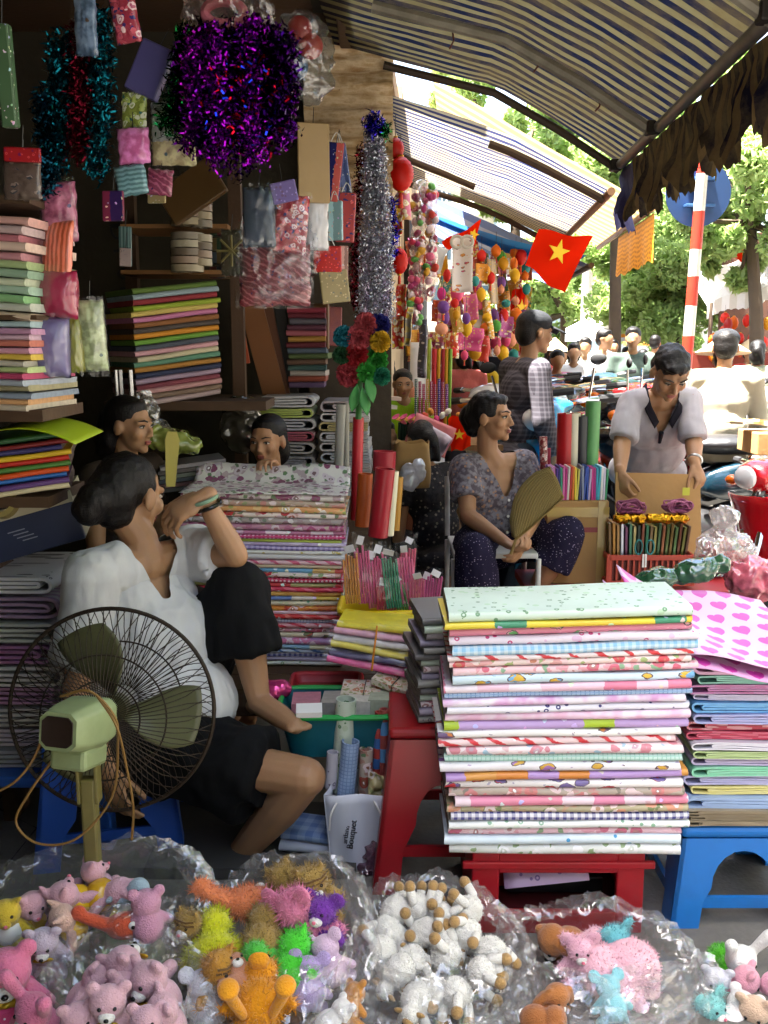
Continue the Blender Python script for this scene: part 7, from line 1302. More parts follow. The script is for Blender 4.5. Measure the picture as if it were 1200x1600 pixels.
# flat packets: (u, v, w px, h px, Y, tilt, colour, pattern, label, depth m, film)
PK2 = [(235, 110, 55, 80, 2.8, 25, '#5c5890', 'plain', 'slate violet gift box hanging askew at upper left', .03, 0), (210, 178, 40, 60, 2.8, 4, '#8c9c40', 'floral', 'packet of orange and green sweets in clear film', .02, 1), (209, 228, 50, 55, 2.78, -3, '#d868a8', 'cloud', 'pink tissue in a clear box', .05, 1), (255, 190, 40, 60, 2.85, 0, '#a8b0b0', 'ditsy', 'pale flowered packet behind the green tinsel', .02, 1), (272, 235, 75, 45, 2.85, 3, '#c8bc90', 'cloud', 'white and yellow packet under the tinsel', .02, 1),
    (205, 282, 50, 46, 2.78, -8, '#5c8890', 'stripe', 'packet with teal and grey fans', .02, 1), (250, 285, 40, 40, 2.85, 5, '#8c3458', 'candy', 'wine red glossy packet', .02, 1), (245, 305, 30, 25, 2.88, 0, '#a89c70', 'blocks', 'small tan card below the wine packet', .01, 0), (177, 322, 34, 46, 2.75, 0, '#7c2848', 'blocks', 'red and blue framed card hanging on the wall', .012, 0), (196, 385, 20, 60, 3.2, 3, '#3c5c5c', 'vstripe', 'strip of small packets hanging on the dark wall', .01, 0), (196, 402, 18, 28, 3.18, 3, '#8c7c78', 'cartoon', 'sticker card at the end of the packet strip', .008, 0),
    (195, 25, 42, 80, 2.6, -8, '#a83048', 'floral', 'red and pink flower packet at the top edge', .03, 1), (134, 40, 36, 90, 2.55, 0, '#48607c', 'cloud', 'blue grey clear packet at the top left', .03, 1), (35, 242, 56, 22, 2.4, 1, '#a01820', 'ditsy', 'red header card of a lantern packet', .012, 0), (35, 282, 58, 60, 2.42, 1, '#5c4c44', 'cartoon', 'clear packet with tiny red lanterns', .02, 1), (90, 400, 50, 110, 2.6, 3, '#b04c28', 'vstripe', 'orange and pink ribbon packet on the left', .04, 1), (92, 330, 55, 90, 2.62, 0, '#8c3c60', 'cloud', 'dusky pink packet in clear film at left', .04, 1),
    (92, 460, 62, 75, 2.6, 2, '#a01848', 'plain', 'magenta tissue parcel on the left shelf', .09, 1), (80, 542, 58, 95, 2.6, 2, '#70689c', 'plain', 'lavender tissue parcel on the left shelf', .09, 1), (118, 538, 26, 88, 2.64, -2, '#8c8c38', 'plain', 'olive yellow tissue parcel beside the lavender one', .06, 1), (145, 525, 40, 110, 2.66, -2, '#88946c', 'cloud', 'green and orange tissue parcel on the left shelf', .06, 1), (10, 120, 26, 150, 2.35, 0, '#4c6c4c', 'blocks', 'column of striped packets at the left edge', .03, 0),
    (405, 340, 50, 90, 3.0, 0, '#3c4858', 'plain', 'dark blue shirt packet in the big clear bag', .03, 1), (455, 350, 52, 90, 3.05, 6, '#a82c34', 'floral', 'red flowered card in clear film', .02, 1), (444, 300, 40, 32, 3.0, -12, '#6c5c94', 'ditsy', 'violet patterned card above the red one', .012, 0), (490, 255, 50, 120, 3.3, 0, '#a88c5c', 'plain', 'beige calendar hanging from the beam', .012, 0), (496, 345, 34, 90, 3.32, 1, '#d0d0d4', 'plain', 'white paper roll pack below the beige calendar', .03, 1), (430, 430, 110, 95, 3.1, 0, '#7c2c34', 'candy', 'big clear bag with red heart shapes', .05, 1),
    (520, 270, 30, 90, 3.9, 8, '#a83c34', 'blocks', 'red patterned gift bag by the pillar', .02, 0), (537, 265, 16, 80, 3.95, -8, '#4c5c8c', 'blocks', 'slim blue gift bag by the pillar', .02, 0), (524, 345, 24, 60, 3.9, 0, '#8cb4bc', 'blocks', 'light blue gift bag below the red one', .02, 0), (540, 340, 30, 75, 3.92, 3, '#c04c4c', 'cartoon', 'red and white heart gift bag', .02, 0), (512, 405, 44, 40, 3.6, 0, '#c01c14', 'ditsy', 'bright red paper gift bag', .02, 0), (523, 448, 44, 50, 3.6, -6, '#a8986c', 'ditsy', 'tan paper bag with small brown print', .015, 0), (537, 415, 14, 60, 3.95, 0, '#a87c74', 'blocks', 'row of tiny cards behind the tan bag', .01, 0),
    (362, 395, 34, 70, 3.3, 0, '#5c5a48', 'ditsy', 'dull packet with a white snowflake on it', .02, 1), (500, 510, 30, 70, 4.3, 0, '#6c4c30', 'plain', 'brown board behind the dark pile', .02, 0), (520, 510, 28, 60, 4.35, 2, '#8c3c28', 'grid', 'woven red panel behind the pompoms', .02, 0), (300, 300, 100, 60, 3.6, -32, '#5c4424', 'plain', 'slanting wooden strut above the tape rolls', .03, 0)]
for u, v, w_, h, Y, tilt, c, pat, label, dp, film in PK2:
    k_ = S(u, v, Y); cc = P(u, v, Y); r2 = rotm(rnd(-6, 6), tilt, rnd(-14, 14)); t = thing('hanging_packet', label, 'packet', cc, rot=r2.to_euler(), group='packets hanging in the shop')
    c0 = C(c)[:3]; hx = lambda q: '#%02x%02x%02x' % tuple(int(255 * min(1, x) ** (1 / 2.2)) for x in q)
    fg = hx([min(1, x * 1.8 + .08) for x in c0]); b2 = hx([x * .45 for x in c0[::-1]])
    nn = 8
    if film:
        W_, H_ = w_ * k_, h * k_; D_ = max(dp, .022)
        def face(sg): return lambda a, b: V(((a - .5) * W_ + .004 * noise.noise(V((b * 6, u, sg))), sg * (D_ / 2) * (sin(pi * min(1, max(0, a))) * sin(pi * b)) ** .35 + sg * .004 * noise.noise(V((a * 7, b * 9, u + sg))) * sin(pi * a), (b - .5) * H_ + .005 * noise.noise(V((a * 6, v, sg)))))
        mb = MB(); mb.grid(face(-1), 16, 18, lambda a, b: (a * W_, b * H_)); mb.grid(face(1), 16, 18, lambda a, b: (a * W_, b * H_)); me_ = mb.mesh('card'); bm = bmesh.new(); bm.from_mesh(me_); bmesh.ops.remove_doubles(bm, verts=bm.verts, dist=.0022); bmesh.ops.recalc_face_normals(bm, faces=bm.faces); bm.to_mesh(me_); bm.free()
        obj('card', me_, coated(pat, c, fg, b2, 2.0, u * .01), t, world=False, sharp=0)
        obj('film', MB().grid(lambda a, b: V(((a - .5) * W_ * 1.1, -D_ / 2 - .006 + .006 * noise.noise(V((a * 7, b * 9, u))) + .02 * abs(a - .5) ** 2, (b - .5) * H_ * 1.12)), 12, 16), CLEAR2, t, sharp=0, world=False)
    else:
        mb = MB(); mb.box((0, 0, 0), (w_ * k_, dp, h * k_)); obj('card', mb, pm(pat, c, fg, b2, 2.2, seed=u * .01), t, smooth=False, bev=min(.006, dp * .3), world=False)
        if 'gift bag' in label: obj('handle', MB().tube([V((w_ * k_ * (f - .5) * .5, -dp / 2, h * k_ / 2 + .035 * sin(pi * f))) for f in np.linspace(0, 1, 9)], .002, 5), M_WHITE, t, world=False)
    obj('hook_string', MB().tube([V((0, 0, h * k_ / 2 - .002)), V((.004, .004, h * k_ / 2 + .05))], .0012, 4), M_BLACK, t, world=False)
sn = P(362, 392, 3.26)
o = thing('snowflake', 'pale straw snowflake ornament hanging left of the big clear bag', 'ornament', sn)
for k in range(4): a = pi * k / 4; obj('bar', MB().tube([sn + V((.05 * cos(a), -.0015 * k, .05 * sin(a))), sn - V((.05 * cos(a), .0015 * k, .05 * sin(a)))], .004, 6), mat('#8c8450', .6), o)
# round and ribboned bags near the ceiling
q = P(470, 85, 2.9); puff('hanging_bag', 'clear bag with red round ornaments and blue plate near the ceiling', 'bag', [(q, (.08, .06, .10)), (q + V((.02, 0, -.07)), (.06, .04, .05))], plastic('#e4e8ec', .05, .1, 18.0, bst=.6), .007, .02)
for k, (u, v, c) in enumerate(((468, 45, '#a02818'), (485, 72, '#b03420'), (462, 105, '#3c5c78'))): o = obj('round_ornament', MB().ell(P(u, v, 2.9), (.036, .02, .036), None, 16, 10), mat(c, .4), None); tag(o, ['upper red round ornament in the ceiling bag', 'lower red round ornament in the ceiling bag', 'blue round plate in the ceiling bag'][k], 'ornament')
q = P(355, 22, 2.75); puff('hanging_bag', 'clear bag of pink rosettes at the top edge', 'bag', [(q, (.12, .08, .05)), (q + V((-.04, 0, -.035)), (.05, .05, .04))], plastic('#e8dcd8', .08, .1, 18.0, bst=.6), .007, .02)
o = obj('rosette', MB().tube([P(350, 20, 2.7) + V((.05 * cos(a), .0, .028 * sin(a))) for a in (2 * pi * i / 24 for i in range(24))], .014, 8, closed=True), mat('#b06070', .6, var=.3, vs=60), None); tag(o, 'pink ruffled rosette ring inside the top bag', 'rosette')
q = P(430, 410, 3.05); puff('hanging_bag', 'large clear bag of hearts hanging in the shop middle', 'bag', [(q, (.11, .05, .10)), (q + V((0, 0, .10)), (.10, .045, .08)), (q + V((.05, 0, .02)), (.08, .05, .10))], plastic('#f4f6f8', .015, .06, 14.0, bst=.5), .008, .02)
# towers of adhesive tape rolls
for k in range(11):
    for j, (u, w_) in enumerate(((293, .034), (315, .022))):
        v = 285 + k * 12.5 + (10 if k > 5 else 0) + j * 3
        if j and k % 1 == 0 and k > 9: continue
        q = P(u, v, 3.85); k2 = S(u, v, 3.85); o = obj('tape_roll', MB().lathe([(w_ * .5, -.013), (w_ * 1.9, -.013), (w_ * 1.9, .013), (w_ * .5, .013), (w_ * .5, -.013)], q, 20, cap=False), mat(['#a89c80', '#8c8474', '#b0a890', '#786c5c', '#a08c78'][(k + j) % 5], .25, var=.2, vs=40), None, sharp=30); tag(o, f'roll of tape, {nth(k)} of the {"left" if j == 0 else "right"} tower on the back shelf', 'tape roll', 'tape rolls on the back shelf')
# shelf goods high up at back, small dim boxes
for k in range(12):
    u = 225 + (k % 6) * 24; v = 470 - 12 * (k // 6) - 108; q = P(335 + (k % 3) * 11, 360 + 22 * (k // 3), 4.1); o = obj('small_box', MB().box(q, (.03, .06, .045)), mat(['#2c4c34', '#5c2c2c', '#3c4c5c', '#6c5c34'][k % 4], .5), None, smooth=False, bev=.002); tag(o, f'small dim carton in the {["top", "second", "third", "bottom"][k // 3]} row, {["left", "middle", "right"][k % 3]}, beside the tape towers', 'carton', 'small cartons on the back shelf')
# ---- paper lanterns, red
def lantern(name, label, u, v, Y, rx_, rz_, c, ribs=9, tassel=True, group='paper lanterns over the next stalls', m=None):
    k_ = S(u, v, Y); q = P(u, v, Y); t = thing(name, label, 'lantern', q, group=group); a, b = rx_ * k_, rz_ * k_; prof = []
    n = ribs * 2
    for i in range(n + 1): f = i / n; z = -b + 2 * b * f; r = a * max(.22, sqrt(max(0, 1 - (2 * f - 1) ** 2))); prof.append((r * (1.0 if i % 2 else .93), z))
    obj('shade', MB().lathe(prof, q, 18), m or mat(c, .5, var=.1, spec=.3, Transmission_Weight=.0), t, sharp=0)
    for s_ in (-1, 1): obj('end_cap', MB().lathe([(a * .24, -.006), (a * .24, .006)], q + V((0, 0, s_ * b)), 12), mat('#c89020', .3, .6), t)
    obj('cord', MB().tube([q + V((0, 0, b)), q + V((0, 0, b + .10))], .0015, 4), M_BLACK, t)
    if tassel: obj('tassel', MB().lathe([(.004, 0), (a * .16, -.01), (a * .2, -b * .9)], q + V((0, 0, -b - .006)), 10), mat('#d84020', .6), t)
    return t
def card_rect(u, v, w_, h, Y, c, tilt, label, name='paper_decoration', cat='decoration', pat='floral', group=None, a=None, b=None):
    k_ = S(u, v, Y); o = obj(name, MB().grid(lambda x, y: V(((x - .5) * w_ * k_, .02 * sin(x * 5 + u) + .01 * sin(y * 7), (y - .5) * h * k_)), 8, 10, lambda x, y: (x * w_ * k_, y * h * k_)), pm(pat, c, a or '#e0c040', b or '#e8e0d8', 1.2, seed=u * .03), None, sharp=0, solid=.002); o.location = P(u, v, Y); o.rotation_euler = (radians(rnd(-8, 8)), radians(tilt), radians(rnd(-25, 25))); tag(o, label, cat, group); return o
random.seed(31)
lantern('paper_lantern', 'large red paper lantern beside the silver tinsel', 626, 272, 4.6, 21, 26, '#d01808', 9); lantern('paper_lantern', 'small red paper lantern above the large one', 618, 232, 4.62, 14, 16, '#b01408', 6); lantern('paper_lantern', 'red paper lantern lower down by the tinsel', 624, 408, 4.7, 14, 20, '#c81808', 6)
for k, (u, v, w_, h, c, nm) in enumerate(((630, 322, 22, 45, '#d87090', 'pink ruffled streamer below the large lantern'), (622, 352, 18, 30, '#c83020', 'scarlet streamer by the tinsel'), (618, 330, 14, 40, '#d8a830', 'gold paper drop by the tinsel'), (628, 470, 18, 50, '#d83c24', 'red and white knotted ornament'), (622, 520, 18, 50, '#b82820', 'dark red ribbon ornament lower down'), (640, 510, 10, 60, '#a8a090', 'pale packet strip beside the ribbon ornament'))): card_rect(u, v, w_, h, 4.65, c, rnd(-5, 5), nm, group='hanging paper decorations')
# long translucent bags of mixed sweets and flowers
for k, (u, v0, v1, w_, lab) in enumerate(((655, 290, 430, 24, 'left'), (676, 285, 460, 20, 'right'), (650, 430, 505, 24, 'lower'))):
    k_ = S(u, v0, 5.0); a_, b_ = P(u, v0, 5.0), P(u - 4, v1, 5.0); t = thing('garland_bag', f'{lab} long clear bag packed with pink and red paper flowers', 'bag', a_, group='long bags of paper flowers')
    mb = MB(); mb.cap(a_, w_ * k_ * .45, b_, w_ * k_ * .5); obj('film', blob(mb, .012, 1, ((16, 16, 16), .02)), plastic('#f4ece8', .15, .2, 20.0), t, sharp=0)
    for j in range(34): q = a_.lerp(b_, rnd(.02, .98)) + V((rnd(-1, 1) * w_ * k_ * .38, rnd(-.03, .01), 0)); obj('paper_flower', MB().ell(q, (rnd(.016, .026), .016, rnd(.016, .026)), rotm(rnd(0, 60), rnd(0, 90), 0), 8, 6), mat(random.choice(['#c83050', '#d86080', '#c84030', '#e0b0b8', '#a83068', '#d8a030', '#5c9c48', '#8c3450', '#e8d0d0']), .5, var=.3, vs=60), t)
card_rect(722, 412, 32, 88, 6.0, '#e4d8d0', 0, 'sheet of cartoon stickers hanging in the next stall', 'sticker_sheet', 'stickers', 'cartoon', a='#d04060', b='#d89040')
for z in range(2): q = P(714 + 16 * z, 378, 5.95); o = obj('tape_ring', MB().tube([q + V((.034 * cos(a), 0, .034 * sin(a))) for a in (2 * pi * i / 24 for i in range(24))], .009, 8, closed=True), mat('#b8b0a0', .5), None); tag(o, f'{"left" if z == 0 else "right"} pale tape ring at the top of the sticker sheet', 'tape ring')
# ---- lantern stalls further along: many small bright ornaments, each its own thing
LC = [('pink', '#d84878'), ('orange', '#e07018'), ('red', '#c82018'), ('yellow', '#e0b020'), ('green', '#4c9c40'), ('magenta', '#c02880'), ('peach', '#e09878'), ('teal', '#2c8c8c'), ('purple', '#6c3c8c'), ('gold', '#c89018')]
random.seed(77); cells = []; used_l = set()
for r_i in range(9):
    for c_i in range(9):
        u = 694 + c_i * 15.5 + rnd(-5, 5); v = 398 + r_i * 19 + rnd(-6, 6)
        if u > 830 - (v - 390) * .12 + 10 or (v < 430 and u < 745) or random.random() < .10: continue
        cells.append((u, v))
for k, (u, v) in enumerate(cells):
    nm, c = LC[random.randrange(10)]; Y = lerp(6.2, 9.0, (u - 690) / 150) + rnd(-.3, .3); sz = rnd(7, 12); side = 'upper' if v < 450 else ('middle' if v < 505 else 'lower')
    cl_ = ORD[1:][0]; lb_ = f'{nm} paper lantern in the {side} rows, {["first", "second", "third", "fourth", "fifth", "sixth", "seventh", "eighth", "ninth"][min(8, int((u - 690) / 16))]} column of lantern stall'; ad = next(a_ for a_ in ('small', 'lower small', 'lowest small', 'last small') if a_ + ' ' + lb_ not in used_l); used_l.add(ad + ' ' + lb_)
    lantern('paper_lantern', ad + ' ' + lb_, u, v, Y, sz * rnd(.7, 1.0), sz * rnd(.8, 1.3), c, 5, random.random() < .4)
for k, (u, v, w_, h, c) in enumerate(((700, 470, 14, 50, '#b83c50'), (690, 520, 16, 60, '#c86078'), (712, 500, 18, 40, '#b89030'), (735, 480, 22, 40, '#d86898'), (735, 530, 40, 36, '#d04c88'), (762, 500, 14, 60, '#e0a030'), (770, 440, 14, 70, '#b8a890'), (752, 425, 20, 26, '#d89020'), (705, 540, 24, 40, '#d84828'), (720, 380, 14, 30, '#e0d0c8'), (755, 545, 20, 40, '#c83828'), (790, 510, 24, 34, '#a84890'), (690, 415, 20, 30, '#e0a820'), (696, 440, 22, 30, '#4c9ca0'), (686, 560, 12, 50, '#7c3c58'))):
    card_rect(u, v, w_, h, 6.4 + (u - 690) * .014, c, rnd(-12, 12), f'{["crimson", "rose", "gold", "pink", "cerise", "amber", "grey", "orange", "vermilion", "white", "scarlet", "purple", "yellow", "turquoise", "plum"][k]} paper decoration hanging among the small lanterns', pat=random.choice(['floral', 'cartoon', 'blocks', 'ditsy']), group='hanging paper decorations')
random.seed(101); uz = {}
for k in range(64):
    u = 640 + rnd(0, 185); v = 385 + rnd(0, 175); c, nm = random.choice([('#a82030', 'crimson'), ('#c84068', 'pink'), ('#c83018', 'red'), ('#d08820', 'gold'), ('#b82878', 'magenta'), ('#d86038', 'orange'), ('#7c2c5c', 'plum'), ('#3c7c5c', 'green')]); w_ = rnd(14, 26); h = rnd(22, 48)
    pos = f'{["left", "centre left", "centre", "centre right", "right"][min(4, int((u - 640) / 37))]} part, {["top", "upper", "middle", "lower", "bottom"][min(4, int((v - 385) / 35))]} level'; key = nm + pos; uz[key] = uz.get(key, -1) + 1
    card_rect(u, v, w_, h, 7.2 + (u - 640) * .014, c, rnd(-15, 15), f'{nm} {["paper", "foil", "shiny", "printed", "ribboned"][uz[key] % 5]} hanging behind the lanterns, {pos} of the stall', pat=random.choice(['floral', 'cartoon', 'blocks', 'ditsy', 'dots']), group='hangings behind the lanterns')
# white sheet, blue scarf rail
card_rect(682, 405, 22, 40, 6.1, '#e8e8e8', 20, 'white paper sheet hanging next to the sticker sheet', pat='plain'); card_rect(662, 545, 14, 90, 5.6, '#2c2c3c', 0, 'dark navy scarf hanging below the sweets bags', 'scarf', 'scarf', 'ditsy', a='#5c5c7c'); card_rect(657, 590, 34, 110, 6.6, '#e8e8ea', 0, 'white banner sheet behind the reading child', 'banner', 'banner', 'plain')
# upright metallic poles of paper on the stall
for k, (u, c, v0, v1) in enumerate(((668, '#8c9c28', 660, 530), (676, '#b82028', 665, 545), (683, '#c89018', 665, 545), (690, '#a01c24', 668, 545), (695, '#c8901c', 668, 545), (701, '#6c9428', 668, 545))): roll(f'tall {["lime", "red", "gold", "dark red", "amber", "green"][k]} foil roll standing in the next stall', u, v0, u + 3, v1, 5.8, .012 if k != 1 else .016, mat(c, .3, .3), group='foil rolls of the next stall')
for k in range(9): c = ['#2c6c5c', '#a01c4c', '#a8184c', '#c8981c', '#a01c50', '#b01c48', '#2c2c9c', '#a81848', '#7c2c8c'][k]; roll(f'short glittery {["green", "wine", "pink", "gold", "ruby", "red", "blue", "crimson", "violet"][k]} tube in the front row of next stall', 650 + k * 6, 650, 650 + k * 6, 592 + 4 * (k % 3), 5.6, .009, pm('dots', c, '#e0c0d0', '#fff', 1.2), 'party_tube', 'tube', group='short glitter tubes of the next stall')
# ---- flags
def star(c, r, R, m, parent, nm='star', th=.003):
    pts = []
    for k in range(10): a = pi / 2 + k * pi / 5; q = r if k % 2 == 0 else r * .4; pts.append((q * cos(a), q * sin(a)))
    M4 = Matrix.Translation(c) @ R.to_4x4(); return obj(nm, MB().prism(pts, -th, th, M4), m, parent, smooth=False)
M_FLAG = NB('flag_cloth'); _b = M_FLAG; d_ = _b.n('ShaderNodeBsdfDiffuse', {0: C('#d8200c')}).outputs[0]; t_ = _b.n('ShaderNodeBsdfTranslucent', {0: C('#e83010')}).outputs[0]; _b.t.links.new(_b.n('ShaderNodeMixShader', {0: .5, 1: d_, 2: t_}).outputs[0], _b.out.inputs[0]); M_FLAG = _b.m; M_STAR = mat('#f0c818', .6)
def flag(label, corners, Y, dY, rstar, starpix, tilt):
    t = thing('red_flag', label, 'flag', P(*corners[0], Y), group='red flags with yellow star'); Q = [P(u, v, Y + d_) for (u, v), d_ in zip(corners, dY)]
    fn = lambda a, b: Q[0].lerp(Q[1], a).lerp(Q[3].lerp(Q[2], a), b) + V((0, .03 * sin(a * 6 + b * 4), .01 * sin(a * 8)))
    obj('cloth', MB().grid(fn, 20, 16), M_FLAG, t, sharp=0)
    nrm = (Q[1] - Q[0]).cross(Q[3] - Q[0]).normalized(); nrm = nrm if nrm.y < 0 else -nrm; R = frame(-nrm) @ rotm(0, tilt, 0); star(fn(*starpix) + nrm * .04, rstar, R, M_STAR, t); return t
flag('bright red flag with yellow star hanging under the striped awning', [(842, 358), (926, 372), (882, 460), (820, 415)], 6.0, (0, .1, .1, 0), .075, (.45, .40), 12); flag('folded red flag with yellow emblem beside the lantern stall', [(800, 455), (823, 445), (818, 505), (796, 510)], 8.6, (0, .1, .1, 0), .07, (.5, .5), 0); flag('red flag with star high at the right on a balcony', [(1145, 372), (1174, 375), (1172, 412), (1143, 403)], 13, (0, .2, .2, 0), .08, (.5, .5), 0)
flag('red flag draped below the awning over the stickers', [(690, 378), (752, 345), (742, 385), (700, 392)], 6.3, (0, .1, .1, 0), .04, (.8, .5), 20); flag('small red flag with star on the stall behind the woman', [(700, 655), (738, 645), (735, 700), (705, 705)], 5.0, (0, 0, 0, 0), .03, (.4, .5), 0)
card_rect(672, 680, 70, 50, 4.95, '#c86a6c', 22, 'faded pink paper flag lying behind the seated woman', pat='plain', name='paper_flag', cat='flag'); card_rect(683, 690, 36, 34, 4.9, '#c8b8c8', 30, 'pale lilac paper triangle on the pink flag', pat='plain', name='paper_flag', cat='flag')
# ================================================================ more people in the stalls and the street
def standing(x, y, z0, h, face, top, bottom, label, hair=True, lean=0.0, long_sleeve=False, hat=None, group='people in the street', voxel=.014, skirt=False, arm=0.0, seated=False, skin=None, detail=False, male=True, over=None):
    """a full figure; face = heading in degrees (0 = +Y). lean pushes the torso forward"""
    k = h / 1.65; a = radians(face); f = V((-sin(a), cos(a), 0)) if False else V((sin(a), cos(a), 0)); r = V((f.y, -f.x, 0)); b = V((x, y, z0)); U = lambda rr, ff, zz: b + r * rr * k + f * ff * k + V((0, 0, zz * k))
    hz = .88 if not seated else .50; L_ = lean; J = dict(hip=U(0, 0, hz), neck=U(0, .02 + L_ * .5, hz + .52), shL=U(-.18, L_ * .42, hz + .47), shR=U(.18, L_ * .42, hz + .47), head=U(0, .05 + L_ * .62, hz + .665), hR=frame(f - V((0, 0, .1 + L_ * .3))), hs=1.0 * k, tR=frame(f, (f * L_ * .6 + V((0, 0, 1)))), hipL=U(-.085, 0, hz), hipR=U(.085, 0, hz), base=b)
    for q, s_ in (('L', -1), ('R', 1)):
        J['el' + q] = U(s_ * (.215 + .03 * arm), L_ * .3 + .02 + arm * .12, hz + .20); J['wr' + q] = U(s_ * .2, .10 + arm * .33 + L_ * .2, hz + .0 + arm * .16); J['hand' + q] = dict(d=f * (.2 + arm) + V((0, 0, -1 + arm)), n=r * -s_, side=-s_, curl=(20, 25, 20), s=k * 1.05)
        if seated: J['kn' + q] = U(s_ * .11, .40, hz - .02); J['an' + q] = U(s_ * .1, .40, .08)
        else: J['kn' + q] = U(s_ * .09, .03 * (1 if s_ > 0 else -1) + .02, .46); J['an' + q] = U(s_ * .09, -.05 * (1 if s_ > 0 else -1) - .02, .07)
        J['toe' + q] = J['an' + q] + f * .13 * k + V((0, 0, -.045 * k))
    J.update(over or {})
    t, body = person(label, J, skin or M_SKIN2, voxel, k, male, group, face=detail)
    def tp(mb): torso_cloth(mb, J, 1.16, k, 1.0); [sleeve(mb, J['sh' + q], J['el' + q], 1.0 if long_sleeve else .6, .066 * k, .062 * k) for q in 'LR']; [sleeve(mb, J['el' + q], J['wr' + q], .92, .06 * k, .05 * k) for q in 'LR' if long_sleeve]
    garment(t, 'shirt', tp, top, max(.011, voxel), ((8, 8, 5), .012), 3, None, None)
    def bt(mb):
        mb.ell(J['hip'], (.17 * k, .13 * k, .12 * k), J['tR'])
        for q in 'LR': limb(mb, J['hip' + q], .095 * k, J['kn' + q], .075 * k); mb.cap(J['kn' + q], .075 * k, J['an' + q], .065 * k, 10, False, True)
    garment(t, 'trousers', bt, bottom, max(.012, voxel), ((8, 8, 5), .010), 3, None, None)
    R = J['hR']; T = lambda X, Y_, Z: J['head'] + R @ V((X, Y_, Z)) * k
    if hair:
        def hr(mb): mb.ell(T(0, -.026, .043), (.082 * k, .095 * k, .079 * k), R); mb.ell(T(0, .018, .088), (.056 * k, .045 * k, .022 * k), R); mb.ell(T(0, -.055, .0), (.078 * k, .062 * k, .085 * k), R); (not male) and (mb.ell(T(0, -.07, -.055), (.082 * k, .05 * k, .085 * k), R), mb.ell(T(0, -.11, .0), (.05 * k, .045 * k, .055 * k), R), mb.cap(T(.02, -.12, -.02), .03 * k, T(.05, -.10, -.12), .022 * k))
        garment(t, 'hair', hr, M_HAIR, .011, None, 2, None, None)
    if hat == 'cap':
        m_ = cloth('#2a2c30'); obj('cap', blob((lambda mb: (mb.ell(T(0, -.012, .058), (.088 * k, .102 * k, .066 * k), R), mb)[-1])(MB()), .008, 3), m_, t); obj('cap_brim', MB().grid(lambda a_, b_: T((a_ - .5) * .15 * (1 - .25 * b_), .075 + .085 * b_, .05 - .02 * b_ - .02 * (2 * a_ - 1) ** 2), 8, 5), m_, t, solid=.005, sharp=0)
    if hat == 'cone':
        obj('conical_hat', MB().lathe([(.22 * k, -.012), (.225 * k, -.006), (.11 * k, .07 * k), (.01, .15 * k), (.0, .152 * k)], T(0, -.01, .07), 28, R), mat('#d8c090', .7, bump=.3, bs=120), t)
    return t
def X_at(u, Y): return P(u, 600, Y).x
# man in cap walking past
capman = standing(X_at(812, 5.35), 5.35, .0, 1.66, 72, cloth('#3c3840', 'check', a='#68646c'), cloth('#243240'), 'man in dark cap and checked grey shirt walking past the bikes', True, .06, True, 'cap', None, .008, detail=True, male=True)
# man in cream shirt leaning over a bike, conical hat person behind
standing(X_at(1130, 6.0), 6.0, -.05, 1.62, 20, cloth('#b8ae96'), cloth('#1c1c22'), 'man in cream shirt and dark cap seen from behind by the motorbikes', True, .12, True, 'cap', None, .010, arm=.35)
standing(X_at(1128, 7.6), 7.6, -.1, 1.56, 10, cloth('#6c7484'), cloth('#2c2c34'), 'person in a conical straw hat beyond the man in cream', True, 0, True, 'cone', None, .014)
# person behind the woman with the fan, seen from the back
standing(X_at(690, 4.75), 4.8, -.02, 1.45, -35, cloth('#2c2a2c', 'flower', a='#7c7468', b='#1c1a20'), cloth('#2a2420'), 'person in dark flowered blouse bending behind the seated woman', True, .25, False, None, None, .011, seated=True, male=False)
# child reading, woman behind, crouching knee person
standing(X_at(628, 5.6), 5.75, .40, 1.22, 175, cloth('#8fb81c'), cloth('#4c4c54'), 'child in lime green top sitting in the next stall', True, .10, False, None, None, .010, seated=True, detail=True, arm=.9, male=True)
standing(X_at(616, 5.95), 6.15, .40, 1.36, 215, cloth('#c07c60'), cloth('#3c342c'), 'dark haired person bending forward behind the child in lime', True, .2, False, None, None, .012, seated=True, male=False)
standing(X_at(592, 4.95), 5.05, .05, 1.36, 140, cloth('#201c1c'), cloth('#1c1818'), 'person in black with bare arm on knee behind the red roll', True, .0, False, None, None, .011, seated=True, arm=.4, male=False)
# the two faces behind the stacks
G1 = standing(P(422, 690, 3.72).x, 3.78, P(422, 690, 3.7).z - (.50 + .665) * 1.42 / 1.65, 1.42, 197, cloth('#3c3432'), cloth('#2c2624'), 'girl with dark hair peering over the tall stack', True, .0, False, None, None, .0065, seated=True, detail=True, skin=M_SKIN3, male=False, over=dict(elL=P(455, 770, 3.62), wrL=P(436, 738, 3.58), handL=dict(d=V((-.35, -.5, .55)), n=V((-.1, -.6, -.8)), side=-1, curl=(35, 45, 30), s=.85)))
G2 = standing(P(185, 655, 3.4).x, 3.42, P(185, 655, 3.4).z - (.50 + .69) * 1.45 / 1.65, 1.45, 112, cloth('#3a3028'), cloth('#2c2624'), 'woman in profile with dark hair behind the bright folders', True, .0, False, None, None, .0065, seated=True, detail=True, skin=M_SKIN, male=False)
